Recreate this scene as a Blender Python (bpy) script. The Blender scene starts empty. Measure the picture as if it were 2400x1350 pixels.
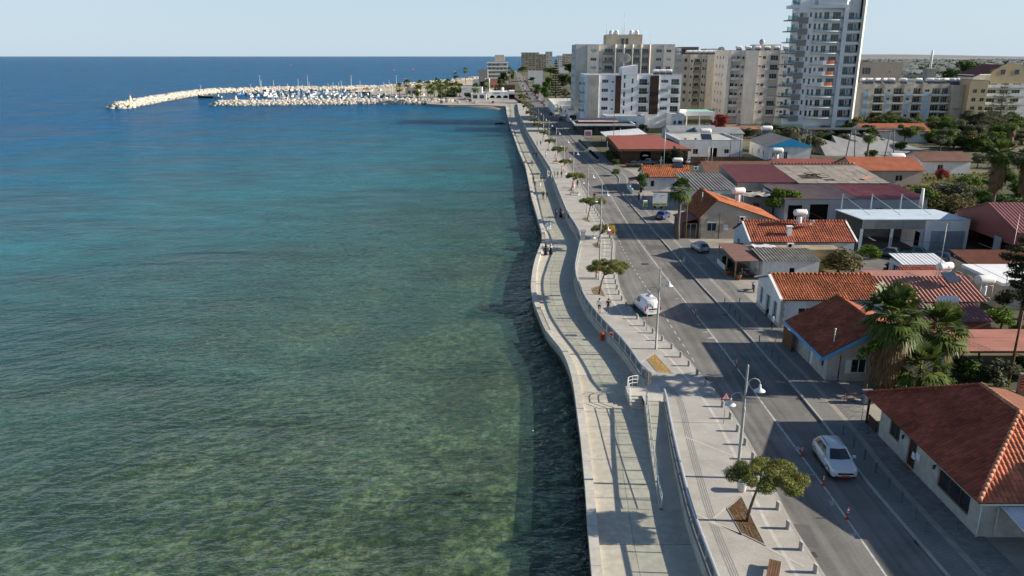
import bpy, bmesh, math, random
import numpy as np
from mathutils import Vector, Matrix
SC = bpy.context.scene
COL = SC.collection
R = math.radians
# ---------------- camera, sky, sun, exposure ----------------
HC, PITCH, FPX = 28.0, math.atan(544.0/1800.0), 1800.0
cam_d = bpy.data.cameras.new('camera'); cam = bpy.data.objects.new('camera', cam_d); COL.objects.link(cam)
cam.location = (0, 0, HC); cam.rotation_euler = (math.pi/2-PITCH, 0, 0)
cam_d.sensor_fit = 'HORIZONTAL'; cam_d.sensor_width = 36.0; cam_d.lens = 27.0
cam_d.clip_start = 0.5; cam_d.clip_end = 60000
SC.camera = cam
SUN_EL = 23.0
world = bpy.data.worlds.new('World'); SC.world = world; world.use_nodes = True
wn = world.node_tree; wn.nodes.clear()
wo = wn.nodes.new('ShaderNodeOutputWorld'); wb = wn.nodes.new('ShaderNodeBackground'); ws = wn.nodes.new('ShaderNodeTexSky')
ws.sky_type = 'NISHITA'; ws.sun_disc = False; ws.sun_elevation = R(SUN_EL); ws.sun_rotation = R(93)
ws.air_density = 1.0; ws.dust_density = 0.6; ws.ozone_density = 2.5; ws.altitude = 0
wb.inputs[1].default_value = 0.07
# sea-level haze: the clear sky whitens towards the horizon, alike all round
wt = wn.nodes.new('ShaderNodeTexCoord'); wx = wn.nodes.new('ShaderNodeSeparateXYZ'); wr = wn.nodes.new('ShaderNodeMapRange'); wm = wn.nodes.new('ShaderNodeMix')
wr.interpolation_type = 'SMOOTHSTEP'; wr.inputs[1].default_value = -0.02; wr.inputs[2].default_value = 0.38; wr.inputs[3].default_value = 0.84; wr.inputs[4].default_value = 0.0
wm.data_type = 'RGBA'; wm.inputs[7].default_value = (4.75, 6.0, 7.15, 1)
wn.links.new(wt.outputs['Generated'], wx.inputs[0]); wn.links.new(wx.outputs[2], wr.inputs[0]); wn.links.new(wr.outputs[0], wm.inputs[0])
wn.links.new(ws.outputs[0], wm.inputs[6]); wn.links.new(wm.outputs[2], wb.inputs[0]); wn.links.new(wb.outputs[0], wo.inputs[0])
sun_d = bpy.data.lights.new('sun', 'SUN'); sun = bpy.data.objects.new('sun', sun_d); COL.objects.link(sun)
sun_d.energy = 5.0; sun_d.angle = R(0.5); sun_d.color = (1.0, 0.90, 0.75)
sun.rotation_euler = (0, R(90-SUN_EL), R(-3)); sun.location = (60, 0, 60)
SC.view_settings.view_transform = 'Standard'; SC.view_settings.look = 'None'
SC.view_settings.exposure = 0.82; SC.view_settings.gamma = 1.0; SC.view_settings.use_curve_mapping = False
SC.render.engine = 'CYCLES'
cy = SC.cycles
cy.max_bounces = 6; cy.diffuse_bounces = 2; cy.glossy_bounces = 2; cy.transmission_bounces = 4
cy.transparent_max_bounces = 8; cy.caustics_reflective = False; cy.caustics_refractive = False
cy.sample_clamp_direct = 6.0; cy.sample_clamp_indirect = 3.0; cy.use_denoising = True; cy.use_adaptive_sampling = True; cy.adaptive_threshold = .02
try: cy.denoiser = 'OPENIMAGEDENOISE'
except Exception: pass
rng = random.Random(7)
# ---------------- geometry helpers ----------------
CP, SP = math.cos(PITCH), math.sin(PITCH)
def at(px, py, z=0.0):
    d, e = (px-1200)/FPX, (675-py)/FPX
    dz = -SP+e*CP; t = (z-HC)/dz
    return Vector((d*t, (CP+e*SP)*t, z))
def zat(P, py):
    """height of the point above (P.x,P.y) that the camera sees at picture row py"""
    e = (675-py)/FPX
    return HC + P[1]*(-SP+e*CP)/(CP+e*SP)
def pxm(P):
    """picture pixels per metre at P"""
    return FPX/(P[1]*CP+(HC-P[2])*SP)
def xat(px, Y, z=0.0):
    """X of the point at depth Y, height z seen at picture column px"""
    return (px-1200)/FPX*(Y*CP+(HC-z)*SP)
ZS, ZP, ZU = -1.85, -0.6, 0.12
def curve(pix, z, extra=()):
    P = [at(x, y, z) for x, y in pix]
    P = sorted([(p.y, p.x) for p in P]+list(extra))
    ys = np.array([p[0] for p in P]); xs = np.array([p[1] for p in P])
    # smoothed: sample, box filter
    def f(Y, w=2.2):
        s = max(w, 0.02*Y)
        o = np.linspace(-s, s, 9)
        q = np.asarray(Y, float)+o
        v = np.interp(q, ys, xs)
        if q[0] < ys[0] or q[-1] > ys[-1]:
            a = (xs[1]-xs[0])/(ys[1]-ys[0]); b = (xs[-1]-xs[-2])/(ys[-1]-ys[-2])
            v = np.where(q < ys[0], xs[0]+a*(q-ys[0]), np.where(q > ys[-1], xs[-1]+b*(q-ys[-1]), v))
        return float(v.mean())
    return f
# ---------------- materials ----------------
MATS = {}
def nd(nt, t, **k):
    n = nt.nodes.new(t)
    for a, b in k.items(): setattr(n, a, b)
    return n
def mat(name, col=(.5,.5,.5), rough=.8, var=.12, scale=1.5, bump=0.0, bscale=30.0, spec=.3, metal=0.0, fine=.06, alpha=None):
    if name in MATS: return MATS[name]
    m = bpy.data.materials.new(name); MATS[name] = m; m.use_nodes = True
    nt = m.node_tree; L = nt.links; b = nt.nodes['Principled BSDF']
    b.inputs['Roughness'].default_value = rough; b.inputs['Metallic'].default_value = metal
    b.inputs['Specular IOR Level'].default_value = spec
    m.diffuse_color = (*col, 1)
    if var or fine:
        g = nd(nt, 'ShaderNodeNewGeometry')
        n1 = nd(nt, 'ShaderNodeTexNoise'); n1.inputs['Scale'].default_value = scale; n1.inputs['Detail'].default_value = 2.5
        n2 = nd(nt, 'ShaderNodeTexNoise'); n2.inputs['Scale'].default_value = scale*14; n2.inputs['Detail'].default_value = 1
        L.new(g.outputs['Position'], n1.inputs['Vector']); L.new(g.outputs['Position'], n2.inputs['Vector'])
        a = nd(nt, 'ShaderNodeMapRange'); a.inputs[1].default_value = .3; a.inputs[2].default_value = .7
        a.inputs[3].default_value = 1-var; a.inputs[4].default_value = 1+var
        c = nd(nt, 'ShaderNodeMapRange'); c.inputs[1].default_value = .3; c.inputs[2].default_value = .7
        c.inputs[3].default_value = 1-fine; c.inputs[4].default_value = 1+fine
        L.new(n1.outputs[0], a.inputs[0]); L.new(n2.outputs[0], c.inputs[0])
        mu = nd(nt, 'ShaderNodeMath', operation='MULTIPLY'); L.new(a.outputs[0], mu.inputs[0]); L.new(c.outputs[0], mu.inputs[1])
        vm = nd(nt, 'ShaderNodeVectorMath', operation='SCALE'); vm.inputs[0].default_value = col
        L.new(mu.outputs[0], vm.inputs['Scale']); L.new(vm.outputs[0], b.inputs['Base Color'])
    else:
        b.inputs['Base Color'].default_value = (*col, 1)
    if bump:
        g = nd(nt, 'ShaderNodeNewGeometry')
        nb = nd(nt, 'ShaderNodeTexNoise'); nb.inputs['Scale'].default_value = bscale; nb.inputs['Detail'].default_value = 1.5
        bp = nd(nt, 'ShaderNodeBump'); bp.inputs['Strength'].default_value = bump; bp.inputs['Distance'].default_value = .05
        L.new(g.outputs['Position'], nb.inputs['Vector']); L.new(nb.outputs[0], bp.inputs['Height']); L.new(bp.outputs[0], b.inputs['Normal'])
    return m
def weathered(name, col, rough=.85, var=.10, scale=.5, streak=.16, bump=.1):
    """painted plaster with rain streaks and patchy grime"""
    if name in MATS: return MATS[name]
    m = mat(name, col, rough, var, scale, bump, 18); nt = m.node_tree; b = nt.nodes['Principled BSDF']; src = b.inputs['Base Color'].links[0].from_socket
    g = nd(nt, 'ShaderNodeNewGeometry'); mp = nd(nt, 'ShaderNodeMapping'); mp.inputs['Scale'].default_value = (.9,.9,.13)
    n = nd(nt, 'ShaderNodeTexNoise'); n.inputs['Scale'].default_value = 1.0; n.inputs['Detail'].default_value = 5; n.inputs['Roughness'].default_value = .65
    nt.links.new(g.outputs['Position'], mp.inputs[0]); nt.links.new(mp.outputs[0], n.inputs['Vector'])
    r = nd(nt, 'ShaderNodeMapRange'); r.inputs[1].default_value = .48; r.inputs[2].default_value = .72; r.inputs[3].default_value = 1.0; r.inputs[4].default_value = 1-streak
    nt.links.new(n.outputs[0], r.inputs[0]); vm = nd(nt, 'ShaderNodeVectorMath', operation='SCALE'); nt.links.new(src, vm.inputs[0]); nt.links.new(r.outputs[0], vm.inputs['Scale']); nt.links.new(vm.outputs[0], b.inputs['Base Color'])
    return m
def randmat(name, col, amount=.25, rough=.7, spec=.3, hue=(0,0,0)):
    """colour differs a little from object to object"""
    if name in MATS: return MATS[name]
    m = mat(name, col, rough, .12, 2.0, spec=spec)
    nt = m.node_tree; b = nt.nodes['Principled BSDF']
    lk = b.inputs['Base Color'].links[0]; src = lk.from_socket
    oi = nd(nt, 'ShaderNodeObjectInfo'); mr = nd(nt, 'ShaderNodeMapRange')
    mr.inputs[3].default_value = 1-amount; mr.inputs[4].default_value = 1+amount
    nt.links.new(oi.outputs['Random'], mr.inputs[0])
    vm = nd(nt, 'ShaderNodeVectorMath', operation='SCALE'); nt.links.new(src, vm.inputs[0]); nt.links.new(mr.outputs[0], vm.inputs['Scale'])
    nt.links.new(vm.outputs[0], b.inputs['Base Color'])
    return m
def glassmat(name, col=(.02,.03,.035), rough=.06):
    """window glass seen from outside in daylight: dark room behind, mirror of the sky in front"""
    return mat(name, col, rough, .5, .6, spec=.7, fine=0)
def clearglass(name, tint=(.80,.90,.84), film=.0):
    if name in MATS: return MATS[name]
    m = bpy.data.materials.new(name); MATS[name] = m; m.use_nodes = True
    nt = m.node_tree; nt.nodes.clear(); L = nt.links
    o = nd(nt, 'ShaderNodeOutputMaterial'); t = nd(nt, 'ShaderNodeBsdfTransparent'); t.inputs[0].default_value = (*tint, 1)
    g = nd(nt, 'ShaderNodeBsdfGlossy'); g.inputs['Roughness'].default_value = .04
    f = nd(nt, 'ShaderNodeFresnel'); f.inputs[0].default_value = 1.45
    df = nd(nt, 'ShaderNodeBsdfDiffuse'); df.inputs[0].default_value = (tint[0]*.55, tint[1]*.62, tint[2]*.60, 1); m0 = nd(nt, 'ShaderNodeMixShader'); m0.inputs[0].default_value = film
    L.new(t.outputs[0], m0.inputs[1]); L.new(df.outputs[0], m0.inputs[2])
    mx = nd(nt, 'ShaderNodeMixShader'); L.new(f.outputs[0], mx.inputs[0]); L.new(m0.outputs[0], mx.inputs[1]); L.new(g.outputs[0], mx.inputs[2])
    L.new(mx.outputs[0], o.inputs[0])
    return m
# ---------------- mesh builder ----------------
class MB:
    def __init__(s): s.v = []; s.f = []; s.m = []; s.sm = []
    def add(s, vs, fs, mi=0, smooth=False):
        o = len(s.v); s.v += [tuple(p) for p in vs]
        for f in fs: s.f.append(tuple(i+o for i in f)); s.m.append(mi); s.sm.append(smooth)
        return s
    def quad(s, a, b, c, d, mi=0): return s.add([a,b,c,d], [(0,1,2,3)], mi)
    def poly(s, pts, mi=0): return s.add(pts, [tuple(range(len(pts)))], mi)
    def box(s, x0, y0, z0, x1, y1, z1, mi=0):
        vs = [(x0,y0,z0),(x1,y0,z0),(x1,y1,z0),(x0,y1,z0),(x0,y0,z1),(x1,y0,z1),(x1,y1,z1),(x0,y1,z1)]
        return s.add(vs, [(0,3,2,1),(4,5,6,7),(0,1,5,4),(1,2,6,5),(2,3,7,6),(3,0,4,7)], mi)
    def obox(s, c, ux, hx, hy, z0, z1, mi=0):
        """box about c turned so that its x runs along ux (2-D)"""
        ux = Vector((ux[0], ux[1])).normalized(); uy = Vector((-ux.y, ux.x))
        pts = [Vector((c[0],c[1]))+ux*a*hx+uy*b*hy for a, b in ((-1,-1),(1,-1),(1,1),(-1,1))]
        return s.prism(pts, z0, z1, mi)
    def prism(s, pts, z0, z1, mi=0, cap=True):
        n = len(pts)
        a = sum(pts[i][0]*pts[(i+1)%n][1]-pts[(i+1)%n][0]*pts[i][1] for i in range(n))
        if a < 0: pts = list(reversed(pts))
        vs = [(p[0],p[1],z0) for p in pts]+[(p[0],p[1],z1) for p in pts]
        fs = [(i,(i+1)%n,(i+1)%n+n,i+n) for i in range(n)]
        if cap: fs += [tuple(range(n-1,-1,-1)), tuple(range(n,2*n))]
        return s.add(vs, fs, mi)
    def tube(s, pts, rad, n=8, mi=0, cap=True, smooth=True):
        pts = [Vector(p) for p in pts]; k = len(pts)
        rs = rad if isinstance(rad, (list, tuple)) else [rad]*k
        vs = []; up0 = None
        for i, p in enumerate(pts):
            d = (pts[min(i+1,k-1)]-pts[max(i-1,0)]).normalized()
            if up0 is None: up0 = Vector((1,0,0)) if abs(d.x) < .9 else Vector((0,1,0))
            a = (up0-d*up0.dot(d)).normalized(); b = d.cross(a); up0 = a
            for j in range(n):
                t = 2*math.pi*j/n; vs.append(p+(a*math.cos(t)+b*math.sin(t))*rs[i])
        fs = [(i*n+j, i*n+(j+1)%n, (i+1)*n+(j+1)%n, (i+1)*n+j) for i in range(k-1) for j in range(n)]
        s.add(vs, fs, mi, smooth)
        if cap:
            o = len(s.v)-k*n
            s.f.append(tuple(o+j for j in range(n-1,-1,-1))); s.m.append(mi); s.sm.append(False)
            s.f.append(tuple(o+(k-1)*n+j for j in range(n))); s.m.append(mi); s.sm.append(False)
        return s
    def lathe(s, prof, c=(0,0,0), n=12, mi=0, smooth=True):
        vs = []; k = len(prof)
        for r, z in prof:
            for j in range(n):
                t = 2*math.pi*j/n; vs.append((c[0]+r*math.cos(t), c[1]+r*math.sin(t), c[2]+z))
        fs = [(i*n+j, i*n+(j+1)%n, (i+1)*n+(j+1)%n, (i+1)*n+j) for i in range(k-1) for j in range(n)]
        s.add(vs, fs, mi, smooth)
        o = len(s.v)-k*n
        if prof[0][0] > 1e-4: s.f.append(tuple(o+j for j in range(n-1,-1,-1))); s.m.append(mi); s.sm.append(False)
        if prof[-1][0] > 1e-4: s.f.append(tuple(o+(k-1)*n+j for j in range(n))); s.m.append(mi); s.sm.append(False)
        return s
    def grid(s, rows, mi=0, smooth=False):
        k = len(rows); n = len(rows[0]); vs = [p for r in rows for p in r]
        return s.add(vs, [(i*n+j, i*n+j+1, (i+1)*n+j+1, (i+1)*n+j) for i in range(k-1) for j in range(n-1)], mi, smooth)
    def mesh(s, name, mats, off=None):
        me = bpy.data.meshes.new(name)
        v = s.v if off is None else [(p[0]-off[0], p[1]-off[1], p[2]-off[2]) for p in s.v]
        me.from_pydata(v, [], s.f)
        if not isinstance(mats, (list, tuple)): mats = [mats]
        for m in mats: me.materials.append(m)
        if len(mats) > 1: me.polygons.foreach_set('material_index', s.m)
        me.polygons.foreach_set('use_smooth', s.sm); me.update()
        return me
    def build(s, name, mats, parent=None, off=None):
        return link(name, s.mesh(name, mats, off), parent)
def link(name, data, parent=None, loc=None, rz=None):
    o = bpy.data.objects.new(name, data); COL.objects.link(o)
    if parent is not None: o.parent = parent
    if loc is not None: o.location = loc
    if rz is not None: o.rotation_euler = (0,0,rz)
    return o
def tag(o, label=None, cat=None, group=None, kind=None):
    if label: o['label'] = label
    if cat: o['category'] = cat
    if group: o['group'] = group
    if kind: o['kind'] = kind
    return o
def thing(name, label, cat, loc=(0,0,0), rz=0.0, group=None):
    return tag(link(name, None, None, loc, rz), label, cat, group)
def struct(name, mb, mats, parent=None):
    o = mb.build(name, mats, parent)
    if parent is None: o['kind'] = 'structure'
    return o
def dup(root, loc, rz=0.0, label=None, scale=None, group=None):
    def cp(o, par):
        c = o.copy(); COL.objects.link(c); c.parent = par
        for ch in o.children: cp(ch, c)
        return c
    c = cp(root, None); c.location = loc; c.rotation_euler = (0,0,rz)
    if label: c['label'] = label
    if group: c['group'] = group
    if scale: c.scale = scale if isinstance(scale, (tuple, list)) else (scale,)*3
    return c
ORD = ['nearest','second','third','fourth','fifth','sixth','seventh','eighth','ninth','tenth','eleventh','twelfth','thirteenth','fourteenth','fifteenth','sixteenth','seventeenth','eighteenth','nineteenth','twentieth']
def stepping(y0, y1, near=1.0, rate=.012):
    ys = [y0]
    while ys[-1] < y1: ys.append(min(y1, ys[-1]+max(near, rate*ys[-1])))
    return ys
def strip(fa, fb, z, ys, mb=None, mi=0, za=None):
    mb = mb or MB()
    rows = [[(fa(y), y, z), (fb(y), y, z if za is None else za)] for y in ys]
    mb.grid(rows, mi); return mb
# ---------------- the street lines, read off the place ----------------
LK = curve([(1932,1350),(1838,1203),(1827,1167),(1744,1016),(1707,955),(1650,888),(1638,873),(1594,826),(1561,800),(1541,784),(1500,748),(1464,704),(1449,660),(1441,610),(1443,571),(1420,530),(1405,504),(1394,487),(1374,446),(1350,415),(1320,370),(1290,330),(1264,290),(1243,255),(1228,225),(1215,195),(1209,175)], 0.0)
RK = curve([(2217,1350),(2077,1187),(2013,1113),(1943,1010),(1890,947),(1853,900),(1800,844),(1757,793),(1680,710),(1641,669),(1570,586),(1514,522),(1489,494),(1470,470),(1446,443),(1452,420),(1439,404),(1396,383),(1361,346),(1330,312),(1306,281),(1283,255),(1258,225),(1236,195),(1222,175)], 0.0)
WALL = curve([(1646,1350),(1610,1248),(1581,1122),(1566,1050),(1552,963),(1540,930),(1505,915),(1478,868),(1449,829),(1407,785),(1370,737),(1348,684),(1344,655),(1351,618),(1359,585),(1349,555),(1328,522),(1299,445),(1288,410),(1261,366),(1235,319),(1223,292),(1216,277),(1211,245)], ZP)
SEA = curve([(1388,1350),(1379,1248),(1373,1150),(1361,1024),(1351,955),(1347,918),(1337,869),(1318,824),(1300,800),(1286,790),(1270,755),(1249,704),(1244,672),(1249,633),(1256,604),(1268,574),(1270,545),(1257,501),(1246,464),(1232,391),(1217,357),(1205,323),(1193,288),(1188,269),(1187,262)], -0.5)
CLN = curve([(2077,1350),(1985,1216),(1929,1137),(1879,1069),(1800,963),(1744,885),(1696,820),(1638,746),(1573,666),(1490,556),(1444,480),(1420,440),(1395,400),(1350,355),(1300,295),(1270,255),(1245,222),(1225,190)], 0.0)
DSH = curve([(1627,847),(1597,802),(1550,728),(1484,627),(1458,580),(1430,520),(1400,465),(1370,415),(1325,358),(1286,310)], 0.0)
Y0 = 30.0
YQ = at(1200,247,0).y          # where the promenade meets the far cove
# ---------------- materials of the setting ----------------
M_asph = mat('asphalt', (.172,.165,.156), .9, .20, .30, .25, 60)
def wheeltracks(m):
    nt = m.node_tree; b = nt.nodes['Principled BSDF']; src = b.inputs['Base Color'].links[0].from_socket
    g = nd(nt, 'ShaderNodeNewGeometry'); mp = nd(nt, 'ShaderNodeMapping'); mp.inputs['Scale'].default_value = (1.5,.035,1); mp.inputs['Rotation'].default_value = (0,0,R(-4))
    n = nd(nt, 'ShaderNodeTexNoise'); n.inputs['Scale'].default_value = 1; n.inputs['Detail'].default_value = 4
    r = nd(nt, 'ShaderNodeMapRange'); r.inputs[1].default_value = .35; r.inputs[2].default_value = .65; r.inputs[3].default_value = .78; r.inputs[4].default_value = 1.18
    vm = nd(nt, 'ShaderNodeVectorMath', operation='SCALE')
    for a, c in ((g.outputs['Position'], mp.inputs[0]), (mp.outputs[0], n.inputs['Vector']), (n.outputs[0], r.inputs[0]), (src, vm.inputs[0]), (r.outputs[0], vm.inputs['Scale']), (vm.outputs[0], b.inputs['Base Color'])): nt.links.new(a, c)
wheeltracks(M_asph)
M_asph2 = mat('asphalt_patch', (.115,.112,.11), .9, .12, .6, .2, 60)
M_conc = mat('pale_concrete', (.50,.47,.405), .85, .10, .5, .15, 25)
M_conc2 = mat('weathered_concrete', (.36,.34,.30), .9, .22, .7, .4, 12)
M_kerb = mat('kerb_stone', (.36,.345,.31), .85, .12, 1.2)
M_white = mat('road_paint', (.46,.46,.435), .75, .35, 2.2, fine=.15)
M_band = mat('light_paver', (.50,.475,.42), .85, .1, 1.5)
M_dirt = mat('dry_earth', (.22,.155,.085), .95, .35, 1.6, .6, 25)
M_mulch = mat('brown_mulch', (.12,.07,.035), .95, .4, 4, .8, 40)
M_straw = mat('dry_straw', (.36,.23,.08), .95, .25, 4, .6, 40)
def pavemat(name, col, bw, bh, mort=.012, dark=.75, ang=0.0, var=.12):
    m = mat(name, col, .85, var, .5, 0); nt = m.node_tree; b = nt.nodes['Principled BSDF']
    src = b.inputs['Base Color'].links[0].from_socket
    g = nd(nt, 'ShaderNodeNewGeometry'); mp = nd(nt, 'ShaderNodeMapping'); mp.inputs['Rotation'].default_value = (0,0,ang)
    br = nd(nt, 'ShaderNodeTexBrick'); br.inputs['Scale'].default_value = 1.0
    br.inputs['Brick Width'].default_value = bw; br.inputs['Row Height'].default_value = bh; br.inputs['Mortar Size'].default_value = mort
    br.inputs['Color1'].default_value = (1,1,1,1); br.inputs['Color2'].default_value = (.93,.93,.93,1); br.inputs['Mortar'].default_value = (dark*.8,dark*.8,dark*.8,1)
    nt.links.new(g.outputs['Position'], mp.inputs[0]); nt.links.new(mp.outputs[0], br.inputs[0])
    vm = nd(nt, 'ShaderNodeVectorMath', operation='MULTIPLY'); nt.links.new(src, vm.inputs[0]); nt.links.new(br.outputs[0], vm.inputs[1])
    nt.links.new(vm.outputs[0], b.inputs['Base Color'])
    return m
M_pav = pavemat('grey_paving', (.40,.382,.350), .62, .30, .010, 1.06, R(28))
M_pavr = pavemat('dark_paving', (.20,.195,.185), .52, .26, .012, .75, R(-22))
M_slab = randmat('dark_slab', (.20,.195,.185), .16, .85)
# ---------------- water and sea bed ----------------
def water_material():
    m = bpy.data.materials.new('sea_water'); m.use_nodes = True; nt = m.node_tree; nt.nodes.clear(); L = nt.links
    o = nd(nt, 'ShaderNodeOutputMaterial'); g = nd(nt, 'ShaderNodeNewGeometry')
    sep = nd(nt, 'ShaderNodeSeparateXYZ'); L.new(g.outputs['Position'], sep.inputs[0])
    def noise(scale, detail, stretch=(1,1,1), rot=0.0, rough=.55, dist=0.0):
        mp = nd(nt, 'ShaderNodeMapping'); mp.inputs['Rotation'].default_value = (0,0,rot); mp.inputs['Scale'].default_value = stretch
        L.new(g.outputs['Position'], mp.inputs[0])
        n = nd(nt, 'ShaderNodeTexNoise'); n.inputs['Scale'].default_value = scale; n.inputs['Detail'].default_value = detail
        n.inputs['Roughness'].default_value = rough; n.inputs['Distortion'].default_value = dist
        L.new(mp.outputs[0], n.inputs['Vector']); return n.outputs[0]
    def math_(op, a, b, clamp=False):
        n = nd(nt, 'ShaderNodeMath', operation=op); n.use_clamp = clamp
        for i, v in enumerate((a, b)):
            if isinstance(v, (int, float)): n.inputs[i].default_value = v
            else: L.new(v, n.inputs[i])
        return n.outputs[0]
    def ramp(v, a, b, c, d):
        n = nd(nt, 'ShaderNodeMapRange'); L.new(v, n.inputs[0])
        for i, x in enumerate((a,b,c,d)): n.inputs[i+1].default_value = x
        return n.outputs[0]
    # wavelets of several lengths; crests run from lower left to upper right, gusts make some patches rougher
    gust = ramp(noise(.022, 3, (1,2,1), R(-30)), .38, .62, .35, 1.4)
    def wave(lam, ang, dist, det):
        mp = nd(nt, 'ShaderNodeMapping'); mp.inputs['Rotation'].default_value = (0,0,R(90-ang)); L.new(g.outputs['Position'], mp.inputs[0])
        w = nd(nt, 'ShaderNodeTexWave'); w.wave_type = 'BANDS'; w.bands_direction = 'X'; w.inputs['Scale'].default_value = 2*math.pi/20/lam; w.inputs['Distortion'].default_value = dist
        w.inputs['Detail'].default_value = det; w.inputs['Detail Scale'].default_value = 1.6; w.inputs['Detail Roughness'].default_value = .6; L.new(mp.outputs[0], w.inputs[0]); return w.outputs['Fac']
    h = math_('ADD', math_('MULTIPLY', wave(2.3, 44, 9, 2), .20), math_('MULTIPLY', wave(.95, 36, 7, 1), .085))
    h = math_('ADD', h, math_('MULTIPLY', noise(.42, 2, (.8,3.0,1), R(-42), .5, .4), .55))
    h = math_('ADD', h, math_('MULTIPLY', noise(1.3, 2, (1.0,2.0,1), R(-22), .6), .34))
    h = math_('ADD', h, math_('MULTIPLY', noise(3.4, 1, (1,1.7,1), R(-50)), .15))
    h = math_('ADD', math_('MULTIPLY', h, gust), math_('MULTIPLY', noise(.07, 2, (1,2.6,1), R(-34)), 1.3))
    bp = nd(nt, 'ShaderNodeBump'); bp.inputs['Strength'].default_value = 1.0; bp.inputs['Distance'].default_value = .85; L.new(h, bp.inputs['Height'])
    bd = nd(nt, 'ShaderNodeMix', data_type='VECTOR'); bd.inputs[0].default_value = .5; L.new(g.outputs['Normal'], bd.inputs[4]); L.new(bp.outputs[0], bd.inputs[5])
    # depth: shallow under the promenade, deeper with distance from the shore
    big = noise(.011, 3, (1,1.8,1)); weed = noise(.05, 4, (1,1.6,1), R(-20), .6)
    dx = math_('SUBTRACT', 14.0, sep.outputs[0])                    # metres west of the shore
    far = math_('ADD', math_('MULTIPLY', dx, .0085), math_('MULTIPLY', sep.outputs[1], .0050))
    far = math_('ADD', far, math_('MULTIPLY', math_('SUBTRACT', big, .5), .75))
    far = math_('ADD', far, math_('MULTIPLY', math_('SUBTRACT', weed, .5), .45))
    cr = nd(nt, 'ShaderNodeValToRGB'); L.new(math_('MULTIPLY', far, .30, True), cr.inputs[0])
    e = cr.color_ramp.elements; e[0].position = 0.08; e[0].color = (.042,.080,.058,1); e[1].position = 1.0; e[1].color = (.006,.098,.225,1)
    for p, c in ((.20,(.036,.100,.090,1)), (.40,(.028,.130,.158,1)), (.70,(.012,.115,.200,1))):
        k = e.new(p); k.color = c
    turb = ramp(far, .15, 1.4, .26, 1.0)
    # wave light painted into the colour: crests lighter, troughs darker; patches of weed and sand below
    tone = math_('MULTIPLY', ramp(h, .75, 1.75, .72, 1.30), ramp(noise(.16, 3, (1,2.4,1), R(-30), .65), .35, .65, .86, 1.14))
    tint = nd(nt, 'ShaderNodeVectorMath', operation='SCALE'); L.new(cr.outputs[0], tint.inputs[0]); L.new(tone, tint.inputs['Scale'])
    # light scattered back out of the water spreads sideways for metres, so far shadows on deep water stay soft
    dif0 = nd(nt, 'ShaderNodeBsdfDiffuse'); L.new(tint.outputs[0], dif0.inputs[0]); L.new(bd.outputs[1], dif0.inputs['Normal'])
    sss = nd(nt, 'ShaderNodeSubsurfaceScattering'); sss.falloff = 'BURLEY'; L.new(tint.outputs[0], sss.inputs['Color']); sss.inputs['Scale'].default_value = 45.0; sss.inputs['Radius'].default_value = (1,1,1); L.new(bd.outputs[1], sss.inputs['Normal'])
    dif = nd(nt, 'ShaderNodeMixShader'); L.new(ramp(far, .9, 1.6, 0.0, .9), dif.inputs[0]); L.new(dif0.outputs[0], dif.inputs[1]); L.new(sss.outputs[0], dif.inputs[2])
    tr = nd(nt, 'ShaderNodeBsdfTransparent'); tr.inputs[0].default_value = (.76,.92,.78,1)
    mx = nd(nt, 'ShaderNodeMixShader'); L.new(turb, mx.inputs[0]); L.new(tr.outputs[0], mx.inputs[1]); L.new(dif.outputs[0], mx.inputs[2])
    gl = nd(nt, 'ShaderNodeBsdfGlossy'); gl.inputs['Roughness'].default_value = .10; L.new(bp.outputs[0], gl.inputs['Normal'])
    fr = nd(nt, 'ShaderNodeFresnel'); fr.inputs[0].default_value = 1.33; L.new(bp.outputs[0], fr.inputs['Normal'])
    fac = math_('MINIMUM', fr.outputs[0], .26)
    m2 = nd(nt, 'ShaderNodeMixShader'); L.new(fac, m2.inputs[0]); L.new(mx.outputs[0], m2.inputs[1]); L.new(gl.outputs[0], m2.inputs[2])
    L.new(m2.outputs[0], o.inputs[0])
    return m
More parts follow.
